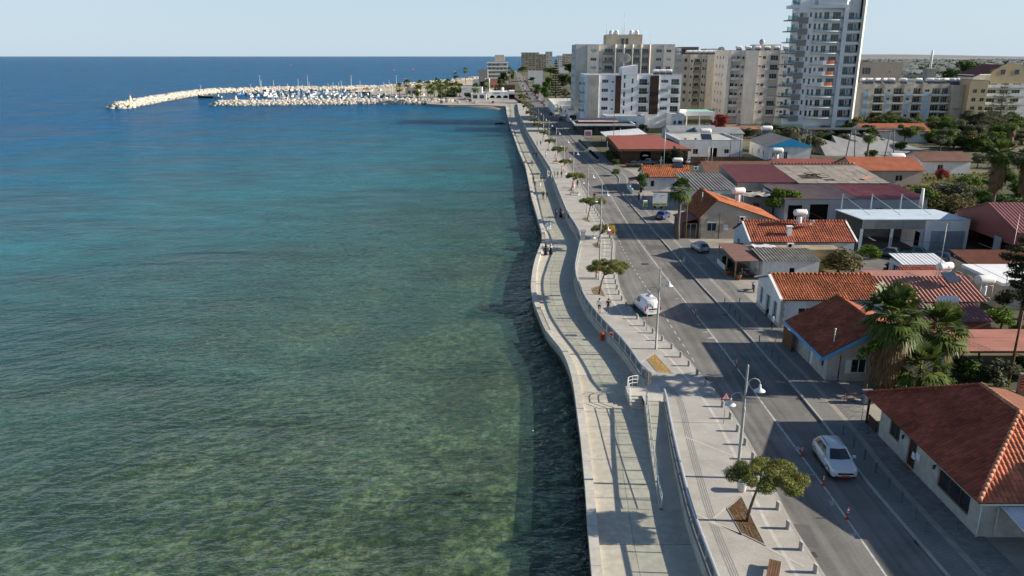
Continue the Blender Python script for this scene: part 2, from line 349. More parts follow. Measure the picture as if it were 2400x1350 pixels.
def bed_material():
    m = bpy.data.materials.new('pebble_bed'); m.use_nodes = True; nt = m.node_tree; L = nt.links; b = nt.nodes['Principled BSDF']
    g = nd(nt, 'ShaderNodeNewGeometry'); b.inputs['Roughness'].default_value = 1.0
    def noise(s, d, r_=.5):
        n = nd(nt, 'ShaderNodeTexNoise'); n.inputs['Scale'].default_value = s; n.inputs['Detail'].default_value = d; n.inputs['Roughness'].default_value = r_; L.new(g.outputs['Position'], n.inputs['Vector']); return n.outputs[0]
    vo = nd(nt, 'ShaderNodeTexVoronoi'); vo.inputs['Scale'].default_value = 2.6; L.new(g.outputs['Position'], vo.inputs['Vector'])
    v2 = nd(nt, 'ShaderNodeTexVoronoi'); v2.inputs['Scale'].default_value = 1.1; v2.feature = 'DISTANCE_TO_EDGE'; L.new(g.outputs['Position'], v2.inputs['Vector'])
    r1 = nd(nt, 'ShaderNodeValToRGB'); L.new(noise(1.1, 6, .75), r1.inputs[0])
    e = r1.color_ramp.elements; e[0].position = .36; e[0].color = (.035,.038,.020,1); e[1].position = .64; e[1].color = (.62,.60,.38,1)
    k = e.new(.5); k.color = (.21,.21,.115,1)
    sh = nd(nt, 'ShaderNodeMix', data_type='RGBA', blend_type='MULTIPLY'); sh.inputs[0].default_value = .18
    L.new(r1.outputs[0], sh.inputs[6]); L.new(vo.outputs['Color'], sh.inputs[7])
    mr = nd(nt, 'ShaderNodeMapRange'); mr.inputs[1].default_value = .38; mr.inputs[2].default_value = .62; mr.inputs[3].default_value = .55; mr.inputs[4].default_value = 1.6; L.new(noise(.16, 5), mr.inputs[0])
    ed = nd(nt, 'ShaderNodeMapRange'); ed.inputs[1].default_value = 0; ed.inputs[2].default_value = .10; ed.inputs[3].default_value = .55; ed.inputs[4].default_value = 1.0; L.new(v2.outputs[0], ed.inputs[0])
    mu = nd(nt, 'ShaderNodeMath', operation='MULTIPLY'); L.new(mr.outputs[0], mu.inputs[0]); L.new(ed.outputs[0], mu.inputs[1])
    vm = nd(nt, 'ShaderNodeVectorMath', operation='SCALE'); L.new(sh.outputs[2], vm.inputs[0]); L.new(mu.outputs[0], vm.inputs['Scale'])
    L.new(vm.outputs[0], b.inputs['Base Color'])
    return m
mb = MB()
xs = [-30000,-8000,-2500,-900,-350,-150,-60,0,40,400,2500,9000,30000]; yy = [-60,0,40,80,130,200,300,450,700,1200,2500,6000,16000,45000]
mb.grid([[(x,y,ZS) for x in xs] for y in yy]); struct('sea', mb, water_material())
mb = MB()
def bedz(x, y): return ZS-.16-max(0, (12-x))*.03-max(0, y-90)*.012
mb.grid([[(x,y,bedz(x,y)) for x in (-300,-150,-80,-40,-20,0,10,40)] for y in (-60,0,40,80,120,180,260,400)]); struct('sea_bed', mb, bed_material())
# ---------------- land ----------------
def land_material():
    m = mat('inland_ground', (.17,.145,.09), .95, .3, .05, .3, 4); nt = m.node_tree; L = nt.links; b = nt.nodes['Principled BSDF']
    src = b.inputs['Base Color'].links[0].from_socket
    g = nd(nt, 'ShaderNodeNewGeometry'); n = nd(nt, 'ShaderNodeTexNoise'); n.inputs['Scale'].default_value = .04; n.inputs['Detail'].default_value = 6
    L.new(g.outputs['Position'], n.inputs['Vector'])
    cr = nd(nt, 'ShaderNodeValToRGB'); L.new(n.outputs[0], cr.inputs[0])
    e = cr.color_ramp.elements; e[0].position = .46; e[0].color = (.035,.048,.020,1); e[1].position = .66; e[1].color = (.20,.17,.11,1)
    mx = nd(nt, 'ShaderNodeMix', data_type='RGBA', blend_type='MIX'); mx.inputs[0].default_value = .75
    L.new(src, mx.inputs[6]); L.new(cr.outputs[0], mx.inputs[7]); L.new(mx.outputs[2], b.inputs['Base Color'])
    return m
def coast(Y):
    if Y < YQ: return LK(Y)
    return float(np.interp(Y, [YQ, YQ+60, 700, 900, 1700, 3000, 5000, 12000], [LK(YQ)-2, LK(YQ)-6, LK(700)-16, LK(900)-22, 12, 160, 420, 1500]))
mb = MB()
rows = []
for Y in stepping(20, 14000, 12, .06):
    x0 = coast(Y)+.5
    ridge = 0.0
    rows.append([(x0+(k/10.0)**2.2*(max(400, Y*1.6)), Y, -0.03) for k in range(11)])
mb.grid(rows); struct('ground', mb, land_material())
M_hill = mat('hazy_hills', (.25,.255,.26), 1, .2, .002, 0, spec=0)  # distance haze put into the grey-blue hill colour
mb = MB()
hr = []
for i in range(41):
    t = i/40; x = 900+t*9500; y = 7600-1400*t
    hh = (16+10*math.sin(t*9)+6*math.sin(t*23+1))*min(1, t*6)
    hr.append([(x, y-1400, -.5), (x, y, hh*.7+8*min(1,t*6)), (x+200, y+900, hh+16*min(1,t*6)), (x+300, y+3000, -1)])
mb.grid([[r[k] for r in hr] for k in range(4)], smooth=True); struct('hills', mb, M_hill)
# ---------------- lower promenade ----------------
ys = stepping(Y0, YQ, 1.0, .01)
mb = MB(); strip(lambda y: SEA(y)+.03, lambda y: WALL(y)+.4, ZP-.03, ys, mb)
strip(lambda y: SEA(y)+.05, lambda y: SEA(y)+.03, ZS-2.5, ys, mb, 0, ZP-.03)
prom = struct('lower_promenade', mb, M_conc2)
yb = Y0; k = 0
while yb < YQ-2:
    ln = 5.2 if yb < 150 else 12
    y1 = min(yb+ln, YQ); sub = [yb+.02+(y1-yb-.045)*i/6 for i in range(7)]
    m_ = MB()
    split = .38
    for fa, fb in ((lambda y: SEA(y)+.60, lambda y: SEA(y)+.60+(WALL(y)-SEA(y)-.6)*split-.012), (lambda y: SEA(y)+.60+(WALL(y)-SEA(y)-.6)*split+.012, lambda y: WALL(y)+.2)):
        m_ = MB(); rows = [[(fa(y), y, ZP-.06), (fa(y), y, ZP), (fb(y), y, ZP), (fb(y), y, ZP-.06)] for y in sub]; m_.grid(rows)
        m_.build('deck_slab', randmat('deck_concrete', (.46,.43,.36), .075, .85), prom)
    yb = y1
mb = MB(); strip(lambda y: SEA(y)+.035, lambda y: SEA(y)+.02, ZS-.5, ys, mb, 0, ZS+.42); mb.build('wet_band', mat('wet_algae_concrete', (.035,.040,.028), .5, .4, 1.2, .4, 8), prom)
q = MB(); rr = random.Random(77); fo = MB()
for _ in range(420):
    y = Y0+rr.random()**1.6*150; x = SEA(y)-rr.uniform(.0,.75); s_ = rr.uniform(.18,.5); n = 6
    vs = [(x+math.cos(k*1.047+rr.random())*s_*rr.uniform(.7,1.1), y+math.sin(k*1.047)*s_*1.2*rr.uniform(.7,1.1), ZS-.3) for k in range(n)]
    top = (x+rr.uniform(-.1,.1), y, ZS-.05+rr.uniform(-.1,.16)); q.add(vs+[top], [(k,(k+1)%n,n) for k in range(n)])
x_ = q.build('toe_rocks', mat('wet_dark_rock', (.05,.045,.035), .6, .4, 2, .5, 6)); tag(x_, 'dark wet rocks at the foot of the sea wall', 'rocks', kind='stuff')
for _ in range(46):
    y = Y0+rr.random()**1.3*40; x = SEA(y)-rr.uniform(.2,2.6)*rr.random()**.7; L_ = rr.uniform(.3,1.3); a = rr.uniform(.2,1.2); w_ = rr.uniform(.008,.02); pts = []
    for k in range(6): t_ = k/5-.5; pts.append(Vector((x+math.cos(a)*t_*L_+rr.uniform(-.04,.04), y+math.sin(a)*t_*L_+rr.uniform(-.04,.04), ZS+.02)))
    for u_, v_ in zip(pts, pts[1:]):
        d_ = Vector((-(v_-u_).y, (v_-u_).x, 0)).normalized()*w_*rr.uniform(.4,1.2); fo.quad(u_-d_, v_-d_, v_+d_, u_+d_)
x_ = fo.build('sea_foam', mat('foam_white', (.40,.44,.45), .9, .3, 3)); tag(x_, 'thin foam streaks on the water along the sea wall', 'foam', kind='stuff')
# sea parapet: long coping blocks with a few gaps
yb = Y0; k = 0
gaps = [(at(1270,752,-.5).y-1.0, at(1270,752,-.5).y+1.4), (at(1268,560,-.5).y-1.2, at(1268,560,-.5).y+1.0)]
M_cop = randmat('coping_concrete', (.50,.475,.42), .06, .85)
while yb < YQ-2:
    y1 = min(yb+(4.0 if yb < 150 else 9), YQ)
    if not any(yb < g[1] and y1 > g[0] for g in gaps):
        sub = [yb+.012+(y1-yb-.024)*i/5 for i in range(6)]; m_ = MB()
        rows = [[(SEA(y)-.04, y, ZP-.25), (SEA(y)-.04, y, ZP+.28), (SEA(y)+.58, y, ZP+.30), (SEA(y)+.58, y, ZP-.02)] for y in sub]; m_.grid(rows)
        r0, r1 = rows[0], rows[-1]; m_.poly(r0); m_.poly(list(reversed(r1)))
        m_.build('coping_block', M_cop, prom)
    yb = y1
# ---------------- upper promenade, road, pavement ----------------
ys = stepping(Y0, YQ+20, 1.0, .01)
mb = MB(); strip(lambda y: WALL(y)+.32, lambda y: LK(y)-.16, ZU, ys, mb)
upper = struct('upper_promenade', mb, M_pav)
mb = MB(); rows = [[(WALL(y), y, ZP-.1), (WALL(y)+.02, y, ZU+.10), (WALL(y)+.32, y, ZU+.10), (WALL(y)+.32, y, ZU-.02)] for y in ys if y < YQ]
YG0, YG1 = at(1546,941,ZU).y, at(1508,915,ZU).y      # the opening at the ramp and stairs
YG1 = YG0+3.4
keep = [r for r in rows if r[0][1] < YG0]; mb.grid(keep)
mb.poly(list(reversed(keep[-1])))
keep = [r for r in rows if r[0][1] > YG1]; mb.grid(keep); mb.poly(keep[0])
wall_o = mb.build('retaining_wall', mat('wall_concrete',(.43,.41,.36),.9,.16,.7,.3,12)); tag(wall_o, 'low grey concrete retaining wall between the lower walkway and the upper promenade', 'wall')
ys = stepping(Y0, 1400, 1.0, .012)
mb = MB(); strip(LK, RK, 0.0, ys, mb); struct('road', mb, M_asph)
def kerbrow(f, s, ys):
    m_ = MB(); rows = [[(f(y), y, -.02), (f(y), y, ZU+.004), (f(y)+s*.16, y, ZU+.006), (f(y)+s*.16, y, -.02)] for y in ys]
    m_.grid(rows); return m_
yk = stepping(Y0, 620, 1.0, .01)
lk = struct('road_kerb', kerbrow(LK, -1, [y for y in yk if y < YQ+20]), M_kerb)
struct('pavement_kerb', kerbrow(RK, 1, yk), M_kerb)
PW = lambda y: RK(y)+4.3
mb = MB(); strip(lambda y: RK(y)+.16, PW, ZU, yk, mb); pav = struct('pavement', mb, M_pavr)
mb = MB(); strip(lambda y: RK(y)+1.75, lambda y: RK(y)+2.2, ZU+.004, stepping(Y0, 210, 1, .01), mb); mb.build('drain_band', mat('drain_paver',(.29,.265,.225),.85,.12,1.5), pav)
mb = MB(); strip(lambda y: PW(y), lambda y: PW(y)+9, .06, stepping(Y0, 200, 1.5, .01), mb); struct('forecourt', mb, mat('forecourt_concrete', (.30,.28,.245), .9, .22, .3, .2, 20))
# single paving slabs near the camera
sl = MB(); sl.box(-.245,-.12,0,.245,.12,.014); sl = sl.mesh('slab', M_slab); n = 0
y = 31.0
while n < 300 and y < 60:
    for c in range(4):
        if n >= 300: break
        x = RK(y)+2.5+c*.515+(.25 if int(y/.27)%2 else 0); dxdy = (RK(y+.5)-RK(y-.5))
        if x > PW(y)-.3: continue
        px = 1200+FPX*x/(y*CP+28*SP)
        if px > 2400: continue
        link('slab', sl, pav, (x, y, ZU+.002), -math.atan(dxdy)); n += 1
    y += .27
# light bands and tactile strip on the upper promenade
def bandline(pts, w, z, name, m, parent, n=10):
    m_ = MB(); P = [at(x, y, z) for x, y in pts]
    for a, b in zip(P, P[1:]):
        d = (b-a); q = Vector((-d.y, d.x, 0)).normalized()*w/2
        m_.quad(a-q, a+q, b+q, b-q)
    return m_.build(name, m, parent)
def fband(f, off, w, z, y0, y1, name, m, parent):
    m_ = MB(); strip(lambda y: f(y)+off-w/2, lambda y: f(y)+off+w/2, z, stepping(y0, y1, 1, .01), m_); return m_.build(name, m, parent)
fband(LK, -1.62, .26, ZU+.004, Y0, 240, 'paver_band', M_band, upper)
M_tac = mat('tactile_groove', (.24,.235,.225), .9, .1)
for o_ in (-.21,-.07,.07,.21):
    fband(WALL, 1.55+o_, .07, ZU+.004, Y0, at(1545,905,ZU).y, 'tactile_strip', M_tac, upper)
for pts in ([(1502,850),(1534,827)], [(1579,879),(1500,862)], [(1585,882),(1650,900)], [(1606,1024),(1722,1070)], [(1672,1215),(1737,1160)], [(1629,1203),(1738,1253)], [(1738,1253),(1660,1222)], [(1797,1283),(1885,1328)], [(1428,767),(1537,790)], [(1362,626),(1388,634)], [(1364,561),(1440,566)], [(1362,630),(1392,638)]):
    bandline(pts, .16, ZU+.008, 'paver_line', M_band, upper)
# tree pits
PITS = [([(1534,829),(1516,842),(1540,872),(1579,877)], M_straw), ([(1737,1162),(1703,1191),(1738,1252),(1795,1280)], M_mulch), ([(1406,669),(1387,675),(1391,688),(1419,695)], M_dirt), ([(1402,566),(1389,571),(1395,580),(1407,582)], M_dirt), ([(1372,508),(1364,513),(1373,518),(1386,521)], M_dirt), ([(1337,441),(1330,446),(1338,449),(1347,449)], M_dirt), ([(1303,374),(1296,378),(1303,380),(1310,380)], M_dirt), ([(1284,348),(1279,352),(1285,354),(1291,354)], M_dirt)]
for pts, m_ in PITS:
    P = [at(x, y, ZU) for x, y in pts]; c = sum(P, Vector())/4
    q = MB(); inner = [c+(p-c)*.94 for p in P]
    for i in range(4):
        a, b = P[i], P[(i+1)%4]; c_, d_ = inner[(i+1)%4], inner[i]
        q.prism([(a.x,a.y),(b.x,b.y),(c_.x,c_.y),(d_.x,d_.y)], ZU-.02, ZU+.035, 0)
    e_ = q.build('pit_edging', M_kerb, upper)
    q = MB(); n = 6
    for i in range(n):
        for j in range(n):
            pt = lambda u, v: (lambda s: s+Vector((0,0,.012+.03*rng.random())))((inner[0]*(1-u)+inner[1]*u)*(1-v)+(inner[3]*(1-u)+inner[2]*u)*v)
            q.quad(pt(i/n,j/n), pt((i+1)/n,j/n), pt((i+1)/n,(j+1)/n), pt(i/n,(j+1)/n))
    q.build('tree_pit', m_, upper)
# road markings
road = bpy.data.objects['road']
def dashes(f, y0, y1, on, off, w, name, off_x=0.0):
    y = y0
    while y < y1:
        m_ = MB(); b = min(y+on, y1); strip(lambda t: f(t)+off_x-w/2, lambda t: f(t)+off_x+w/2, .005, [y+(b-y)*i/5 for i in range(6)], m_)
        m_.build(name, M_white, road); y += on+off
dashes(CLN, Y0, 330, 9.9, .05, .13, 'centre_line')
dashes(DSH, at(1627,847).y, 230, .9, 1.0, .11, 'lane_dash')
for px, py in ((1870,1050),(1915,1115),(1960,1178),(2010,1255),(1640,760),(1655,778),(1668,792),(1700,820),(1715,845),(1590,700)):
    p = at(px, py); m_ = MB(); c = [(p.x+rng.uniform(-.5,.35), p.y+rng.uniform(-.35,.35), .006) for _ in range(7)]
    c.sort(key=lambda q: math.atan2(q[1]-p.y, q[0]-p.x)); m_.poly(c); m_.build('worn_paint', mat('worn_paint', (.34,.335,.32), .8, .4, 5), road)
for px, py, wx, wy in ((2160,1273,.8,.5),(1900,1300,.7,.5),(1815,848,.6,.4),(1652,888,.5,.35),(1741,1022,.6,.5),(1665,690,.5,.4),(1585,607,.6,.4),(1700,738,.6,.4),(1605,573,.5,.4),(1875,935,.6,.4),(1925,988,.6,.4),(1543,558,.5,.4),(1512,619,1.0,.9),(1452,672,.5,.4)):
    p = at(px, py); m_ = MB(); m_.box(p.x-wx/2, p.y-wy/2, .004, p.x+wx/2, p.y+wy/2, .012)
    for i in range(4): m_.box(p.x-wx/2+.06, p.y-wy/2+wy*(i+.3)/4, .012, p.x+wx/2-.06, p.y-wy/2+wy*(i+.7)/4, .02)
    m_.build('drain_cover', mat('drain_iron', (.06,.055,.05), .7, .2, 3), road)
for px, py, wx, wy in ((1870,1255,1.1,2.2),(1545,580,2.2,3.0),(1600,640,1.5,6),(1760,900,1.2,5)):
    p = at(px, py); m_ = MB(); m_.poly([(p.x-wx,p.y-wy*.5,.004),(p.x+wx*.8,p.y-wy*.55,.004),(p.x+wx,p.y+wy*.5,.004),(p.x-wx*.8,p.y+wy*.6,.004)]); m_.build('road_patch', M_asph2, road)
m_ = MB(); p0, p1 = at(1310,395), at(1390,330)
# ---------------- glass balustrades ----------------
M_steel = mat('brushed_steel', (.46,.49,.53), .42, .08, 3, metal=.35)  # bluish grey base colour stands for the reflected sky
M_galv = mat('galvanised_steel', (.36,.37,.38), .5, .12, 3, metal=.5)
M_dark = mat('dark_steel', (.045,.05,.055), .5, .1)
M_pane = clearglass('green_tinted_glass', (.88,.93,.88), .16)
def balustrade(label, y0, y1):
    b = thing('glass_balustrade', label, 'balustrade', (WALL(y0)+.16, y0, ZU), 0, 'glass balustrades along the promenade wall'); o = b.location.copy()
    ys = [y0]
    while ys[-1] < y1-.5: ys.append(min(y1, ys[-1]+(1.9 if ys[-1] < 170 else 3.8)))
    post = MB(); post.box(-.03,-.045,.10,.03,.045,1.08); post = post.mesh('post', M_galv)
    P = [Vector((WALL(y)+.16, y, 0)) for y in ys]
    for i, p in enumerate(P):
        a = (P[min(i+1,len(P)-1)]-P[max(i-1,0)]); link('post', post, b, (p.x-o.x, p.y-o.y, 0), math.atan2(a.y, a.x)-math.pi/2)
        if i < len(P)-1:
            q = P[i+1]; d = (q-p).normalized(); n = Vector((-d.y, d.x, 0))*.006; u, v = p+d*.05, q-d*.05
            m_ = MB(); z0, z1 = ZU+.16, ZU+1.05
            m_.add([(u-n)+Vector((0,0,z0)), (v-n)+Vector((0,0,z0)), (v-n)+Vector((0,0,z1)), (u-n)+Vector((0,0,z1))], [(0,1,2,3)])
            m_.build('glass_pane', M_pane, b, o)
    yy_ = stepping(y0, y1, .9, .008)
    m_ = MB(); rows = []
    for y in yy_:
        x = WALL(y)+.16; rows.append([(x+dx, y, ZU+z) for dx, z in ((-.085,1.08),(-.085,1.15),(-.04,1.19),(.04,1.19),(.085,1.15),(.085,1.08),(-.085,1.08))])
    m_.grid(rows); m_.poly(rows[0][:6]); m_.poly(list(reversed(rows[-1][:6]))); m_.build('handrail', M_steel, b, o)
    m_ = MB(); m_.grid([[(WALL(y)+.13, y, ZU+.10), (WALL(y)+.13, y, ZU+.16), (WALL(y)+.19, y, ZU+.16), (WALL(y)+.19, y, ZU+.10)] for y in yy_]); m_.build('base_rail', M_galv, b, o)
    return b
YS1 = at(1290,424,ZP).y; YS2 = YS1+3.0
balustrade('nearest glass balustrade, on the near side of the white steps and ramp', Y0, YG0)
balustrade('long middle glass balustrade between the two flights of steps', YG1, YS1)
balustrade('far glass balustrade beyond the second flight of steps', YS2, YQ)
# ---------------- ramp and near steps ----------------
YR = at(1557,1195,ZP).y; XW = lambda y: WALL(y)
def rampz(y): return ZU if y > YG0-.3 else max(ZP+.006, ZU+(ZP-ZU)*(YG0-.3-y)/(YG0-.3-YR))
rampx = lambda y: WALL(y)-1.45
ramp = thing('access_ramp', 'pale concrete access ramp running down beside the near glass balustrade', 'ramp', (rampx(YR), YR, ZP)); ro = ramp.location.copy()
yr = [YR+(YG0-YR)*i/24 for i in range(25)]
m_ = MB(); m_.grid([[(rampx(y)+.2, y, rampz(y)), (WALL(y)-.01, y, rampz(y))] for y in yr]); m_.build('ramp_deck', M_conc, ramp, ro)
m_ = MB(); m_.grid([[(rampx(y), y, ZP-.02), (rampx(y), y, rampz(y)+.10), (rampx(y)+.2, y, rampz(y)+.10), (rampx(y)+.2, y, ZP-.02)] for y in yr]); m_.build('ramp_wall', M_conc, ramp, ro)
m_ = MB(); m_.box(rampx(YG0), YG0, ZU-.06, WALL(YG0)+.34, YG1+.2, ZU+.002); m_.box(rampx(YG0)-.0, YG0-.001, ZP-.02, WALL(YG0), YG0+.1, ZU-.061); m_.build('landing', M_band, ramp, ro)
for hz in (.55, .98):
    m_ = MB(); m_.tube([(rampx(y)+.1, y, rampz(y)+.1+hz) for y in yr], .024, 6); m_.build('ramp_rail', M_steel, ramp, ro)
for i in range(0, 25, 2):
    y = yr[i]; m_ = MB(); m_.tube([(rampx(y)+.1, y, rampz(y)+.1), (rampx(y)+.1, y, rampz(y)+1.08)], .022, 6); m_.build('ramp_post', M_steel, ramp, ro)
def steps(label, x0, x1, ytop, n=5, plat=1.7):
    s = thing('steps', label, 'steps', (x0, ytop, ZP), 0, 'white steps down to the lower walkway'); o = s.location.copy()
    rise = (ZU-ZP)/n
    m_ = MB(); m_.box(x0, ytop, ZP-.02, x1, ytop+plat, ZU); m_.build('platform', M_band, s, o)
    for i in range(n-1):
        m_ = MB(); m_.box(x0+.04, ytop-.31*(i+1), ZP-.02, x1-.02, ytop-.31*i, ZU-rise*(i+1)); m_.build('step', M_band, s, o)
    base = [(x1-.1, ytop+plat+.05), (x0+.6, ytop+plat+.0), (x0+.2, ytop+plat-.3), (x0+.05, ytop+plat-.8), (x0+.03, ytop), (x0+.05, ytop-.31*(n-1))]
    zf = [ZU, ZU, ZU, ZU, ZU, ZP+.1]
    for hz in (.35, .68, 1.0):
        m_ = MB(); m_.tube([(x, y, z+hz) for (x, y), z in zip(base, zf)], .028, 6); m_.build('rail', mat('white_rail', (.62,.62,.62), .4, .05), s, o)
    for (x, y), z in list(zip(base, zf)):
        m_ = MB(); m_.tube([(x,y,z-.05),(x,y,z+1.02)], .026, 6); m_.build('rail_post', MATS['white_rail'], s, o)
    return s
p = at(1473,927,ZU); steps('nearest white steps with curved white handrail beside the ramp', p.x, rampx(YG0)-.002, p.y, 5, 1.9)
p = at(1283,412,ZU); steps('distant white steps down to the walkway past the walkers', p.x, WALL(p.y)-.003, p.y, 5, 2.6)
# ---------------- lamp posts ----------------
M_lamp = mat('lamp_grey_paint', (.34,.345,.34), .45, .06, 2)
M_shade = mat('lamp_shade_white', (.62,.63,.63), .4, .05)
def make_lamp():
    r = thing('street_lamp', 'x', 'street lamp', (0,0,0), 0, 'double-arm lamp posts along the upper promenade')
    m_ = MB(); m_.lathe([(.16,0),(.16,.05),(.115,.06),(.105,3.2),(.10,5.2),(.075,5.25),(.07,8.2),(.075,8.22),(.075,8.3),(.04,8.42),(0,8.46)], n=12); m_.build('pole', M_lamp, r)
    m_ = MB(); m_.lathe([(.125,5.05),(.13,5.1),(.13,5.3),(.10,5.35)], n=12); m_.build('collar', M_lamp, r)
    for s, zc in ((1, 6.75), (-1, 5.75)):
        pts = [(s*.06,0,zc-.1), (s*.12,0,zc+.25)]+[(s*(.52-.40*math.cos(t)),0,zc+.30+.38*math.sin(t)) for t in (.35,.8,1.2,1.57,2.0,2.4,2.8)]+[(s*.93,0,zc+.18)]
        m_ = MB(); m_.tube(pts, .032, 7); m_.build('arm', M_lamp, r)
        m_ = MB(); m_.lathe([(.03,.30),(.07,.26),(.09,.1),(.12,.0),(.17,-.06),(.36,-.16),(.38,-.20),(.34,-.19),(.1,-.05)], (s*.93,0,zc-.02), 14); m_.build('lamp_shade', M_shade, r)
        m_ = MB(); m_.lathe([(.0,-.22),(.09,-.2),(.1,-.1),(.06,-.04)], (s*.93,0,zc-.02), 10); m_.build('bulb', mat('bulb_glass', (.7,.7,.66), .2, 0, fine=0), r)
    return r
lamp0 = make_lamp()
LAMPS = [(1728,1120),(1537,818),(1404,655),(1407,552),(1376,499),(1343,430),(1322,394),(1303,369),(1286,345),(1273,327),(1262,309),(1252,293),(1243,278)]
for i, (px, py) in enumerate(LAMPS):
    p = at(px, py, ZU); lb = '%s double-arm grey lamp post along the promenade kerb, counted from the camera' % ORD[i]
    dxy = LK(p.y+2)-LK(p.y-2)
    if i == 0: lamp0.location = p; lamp0['label'] = lb
    else: dup(lamp0, p, 0, lb)
# plain tall poles on the far side of the road
def make_pole(name, h, r0, m_, label, cat, p, grp=None):
    t = thing(name, label, cat, p, 0, grp)
    q = MB(); q.tube([(0,0,0),(0,0,h*.5),(0,0,h)], [r0, r0*.85, r0*.65], 8); q.build('pole', m_, t); return t
# ---------------- bollards ----------------
def make_bollard():
    q = MB(); n = 14; r = .135
    vs = [(r*math.cos(2*math.pi*i/n), r*math.sin(2*math.pi*i/n), 0) for i in range(n)]+[(r*math.cos(2*math.pi*i/n), r*math.sin(2*math.pi*i/n), .56+.10*math.cos(2*math.pi*i/n)*-1) for i in range(n)]
    q.add(vs, [(i,(i+1)%n,(i+1)%n+n,i+n) for i in range(n)], 0, True); q.add(vs[n:], [tuple(range(n))])
    q.lathe([(.165,0),(.165,.02),(.14,.025)], n=14)
    return q.mesh('bollard', mat('bollard_grey', (.30,.30,.295), .6, .1, 3))
bm_ = make_bollard(); y = at(1899,1342,ZU).y; i = 0
LY = [at(a,b,ZU).y for a,b in LAMPS]
while y < 250:
    b = link('bollard', bm_, None, (LK(y)-.48, y, ZU), 0); tag(b, ('%s grey slant-topped concrete bollard along the promenade kerb, counted from the camera' % ORD[i]) if i < 20 else 'distant grey concrete bollard along the promenade kerb, %s' % ['past the white van','near the yellow warning sign','beside the middle pines','along the far stretch'][min(3,(i-20)//17)], 'bollard', 'concrete bollards along the promenade kerb')
    y += 1.95+.004*y; i += 1
q = MB(); q.lathe([(.085,0),(.085,.02),(.055,.03),(.055,.66),(.062,.68),(.062,.72),(.045,.75),(0,.76)], n=10); q = q.mesh('steel_bollard', mat('steel_blue_grey', (.10,.115,.13), .45, .08, metal=.3))
for px, py in [(1975,1018),(2000,1047),(2026,1076),(2052,1107),(2082,1142),(2112,1177),(2145,1216),(2170,1247),(2030,1017),(2240,1247),(1819,800),(1808,836),(1825,852),(1698,713),(1710,728),(1722,741),(1734,755),(1733,712),(1772,752),(1779,802),(1793,818)]+[(1588+i*7.1,596+i*7.7) for i in range(8)]+[(1531+i*5.2,531+i*5.8) for i in range(6)]+[(1449+i*5.5,443+i*6) for i in range(6)]:
    b = link('steel_bollard', q, None, at(px, py, ZU), 0); tag(b, 'thin dark steel bollard on the right-hand pavement', 'bollard', 'thin steel bollards on the right-hand pavement')
# ---------------- flexible lane posts ----------------
M_red = mat('marker_red', (.40,.035,.02), .5, .08); M_wht = mat('reflective_white', (.75,.75,.72), .4, .04)
def lanepost(px, py, label):
    t = thing('lane_marker_post', label, 'lane marker', at(px, py, 0.005), 0, 'red lane marker posts on the centre line')
    q = MB(); q.lathe([(.13,0),(.13,.03),(.07,.06),(.05,.09),(.045,.78),(.03,.82),(0,.83)], n=10); q.build('post', M_red, t)
    for z in (.45,.62):
        q = MB(); q.lathe([(.047,z),(.049,z+.01),(.049,z+.08),(.047,z+.09)], n=10); q.build('reflective_band', M_wht, t)
for px, py, l in ((1879,1069,'red lane marker post beside the rear of the oncoming white car'),(1929,1137,'red lane marker post beside the front wheel of the oncoming white car'),(1985,1216,'nearest red lane marker post on the centre line'),(1725,861,'single red lane marker post behind the near lamp post'),(1619,725,'farther of the two red lane markers near the white van'),(1630,738,'nearer of the two red lane markers near the white van')): lanepost(px, py, l)
# ---------------- signs ----------------
def signpole(name, label, p, h, r=.03): 
    t = thing(name, label, 'sign', p); q = MB(); q.tube([(0,0,0),(0,0,h)], r, 8); q.build('pole', M_galv, t); return t
M_sred = mat('sign_red', (.60,.03,.03), .45, .03); M_swht = mat('sign_white', (.78,.78,.76), .45, .03); M_blk = mat('sign_black', (.02,.02,.02), .5, 0, fine=0); M_sback = mat('sign_back_grey', (.30,.32,.34), .5, .06, metal=.4); M_syel = mat('sign_yellow', (.80,.42,.01), .5, .03)
def tri(s, y, z): return [(-s/2,y,z),(s/2,y,z),(0,y,z+s*.866)]
p = at(1696,992,ZU); t = signpole('warning_sign', 'red-edged triangular warning sign with traffic light symbol by the kerb', p, 2.7)
q = MB(); q.poly(tri(.86,-.035,2.0)); q.poly(list(reversed(tri(.86,-.02,2.0)))); q.build('sign_plate', M_sred, t)
q = MB(); q.poly([(a*.64, -.04, 2.0+.115+(b-2.0)*.66) for a,_,b in tri(.86,0,2.0)]); q.build('sign_face', M_swht, t)
for k in range(3):
    q = MB(); q.lathe([(.0,0),(.045,0)], n=8); q.v = [(v[0], -.045, 2.17+k*.11+v[1]) for v in q.v]; q.build('light_symbol', [M_sred, M_syel, M_blk][2-k], t)
p = at(1515,950,ZU); t = signpole('round_sign_pair', 'two round traffic signs seen from behind on a rusty pole by the steps', p, 3.0, .035)
t.children[0].data.materials[0] = mat('rusty_pole', (.22,.12,.07), .7, .3, 6)
for z in (2.72, 2.12):
    q = MB(); n = 20; c = [(.31*math.cos(2*math.pi*i/n), -.0, z+.31*math.sin(2*math.pi*i/n)) for i in range(n)]
    q.add([(a,.035,b) for a,_,b in c]+[(a,.055,b) for a,_,b in c], [tuple(range(n)), tuple(range(2*n-1,n-1,-1))]+[(i,i+n,(i+1)%n+n,(i+1)%n) for i in range(n)]); q.build('sign_disc', M_sback, t)
p = at(1430,580,ZU); t = signpole('yellow_warning_sign', 'square yellow warning sign with red triangle and red panel beside the road', p, 2.9, .04)
zc = 2.0; q = MB(); q.box(-.62,-.06,zc,.62,-.035,zc+1.4); q.build('sign_plate', M_syel, t)
q = MB(); q.poly(tri(.66,-.064,zc+.68)); q.build('sign_triangle', M_sred, t)
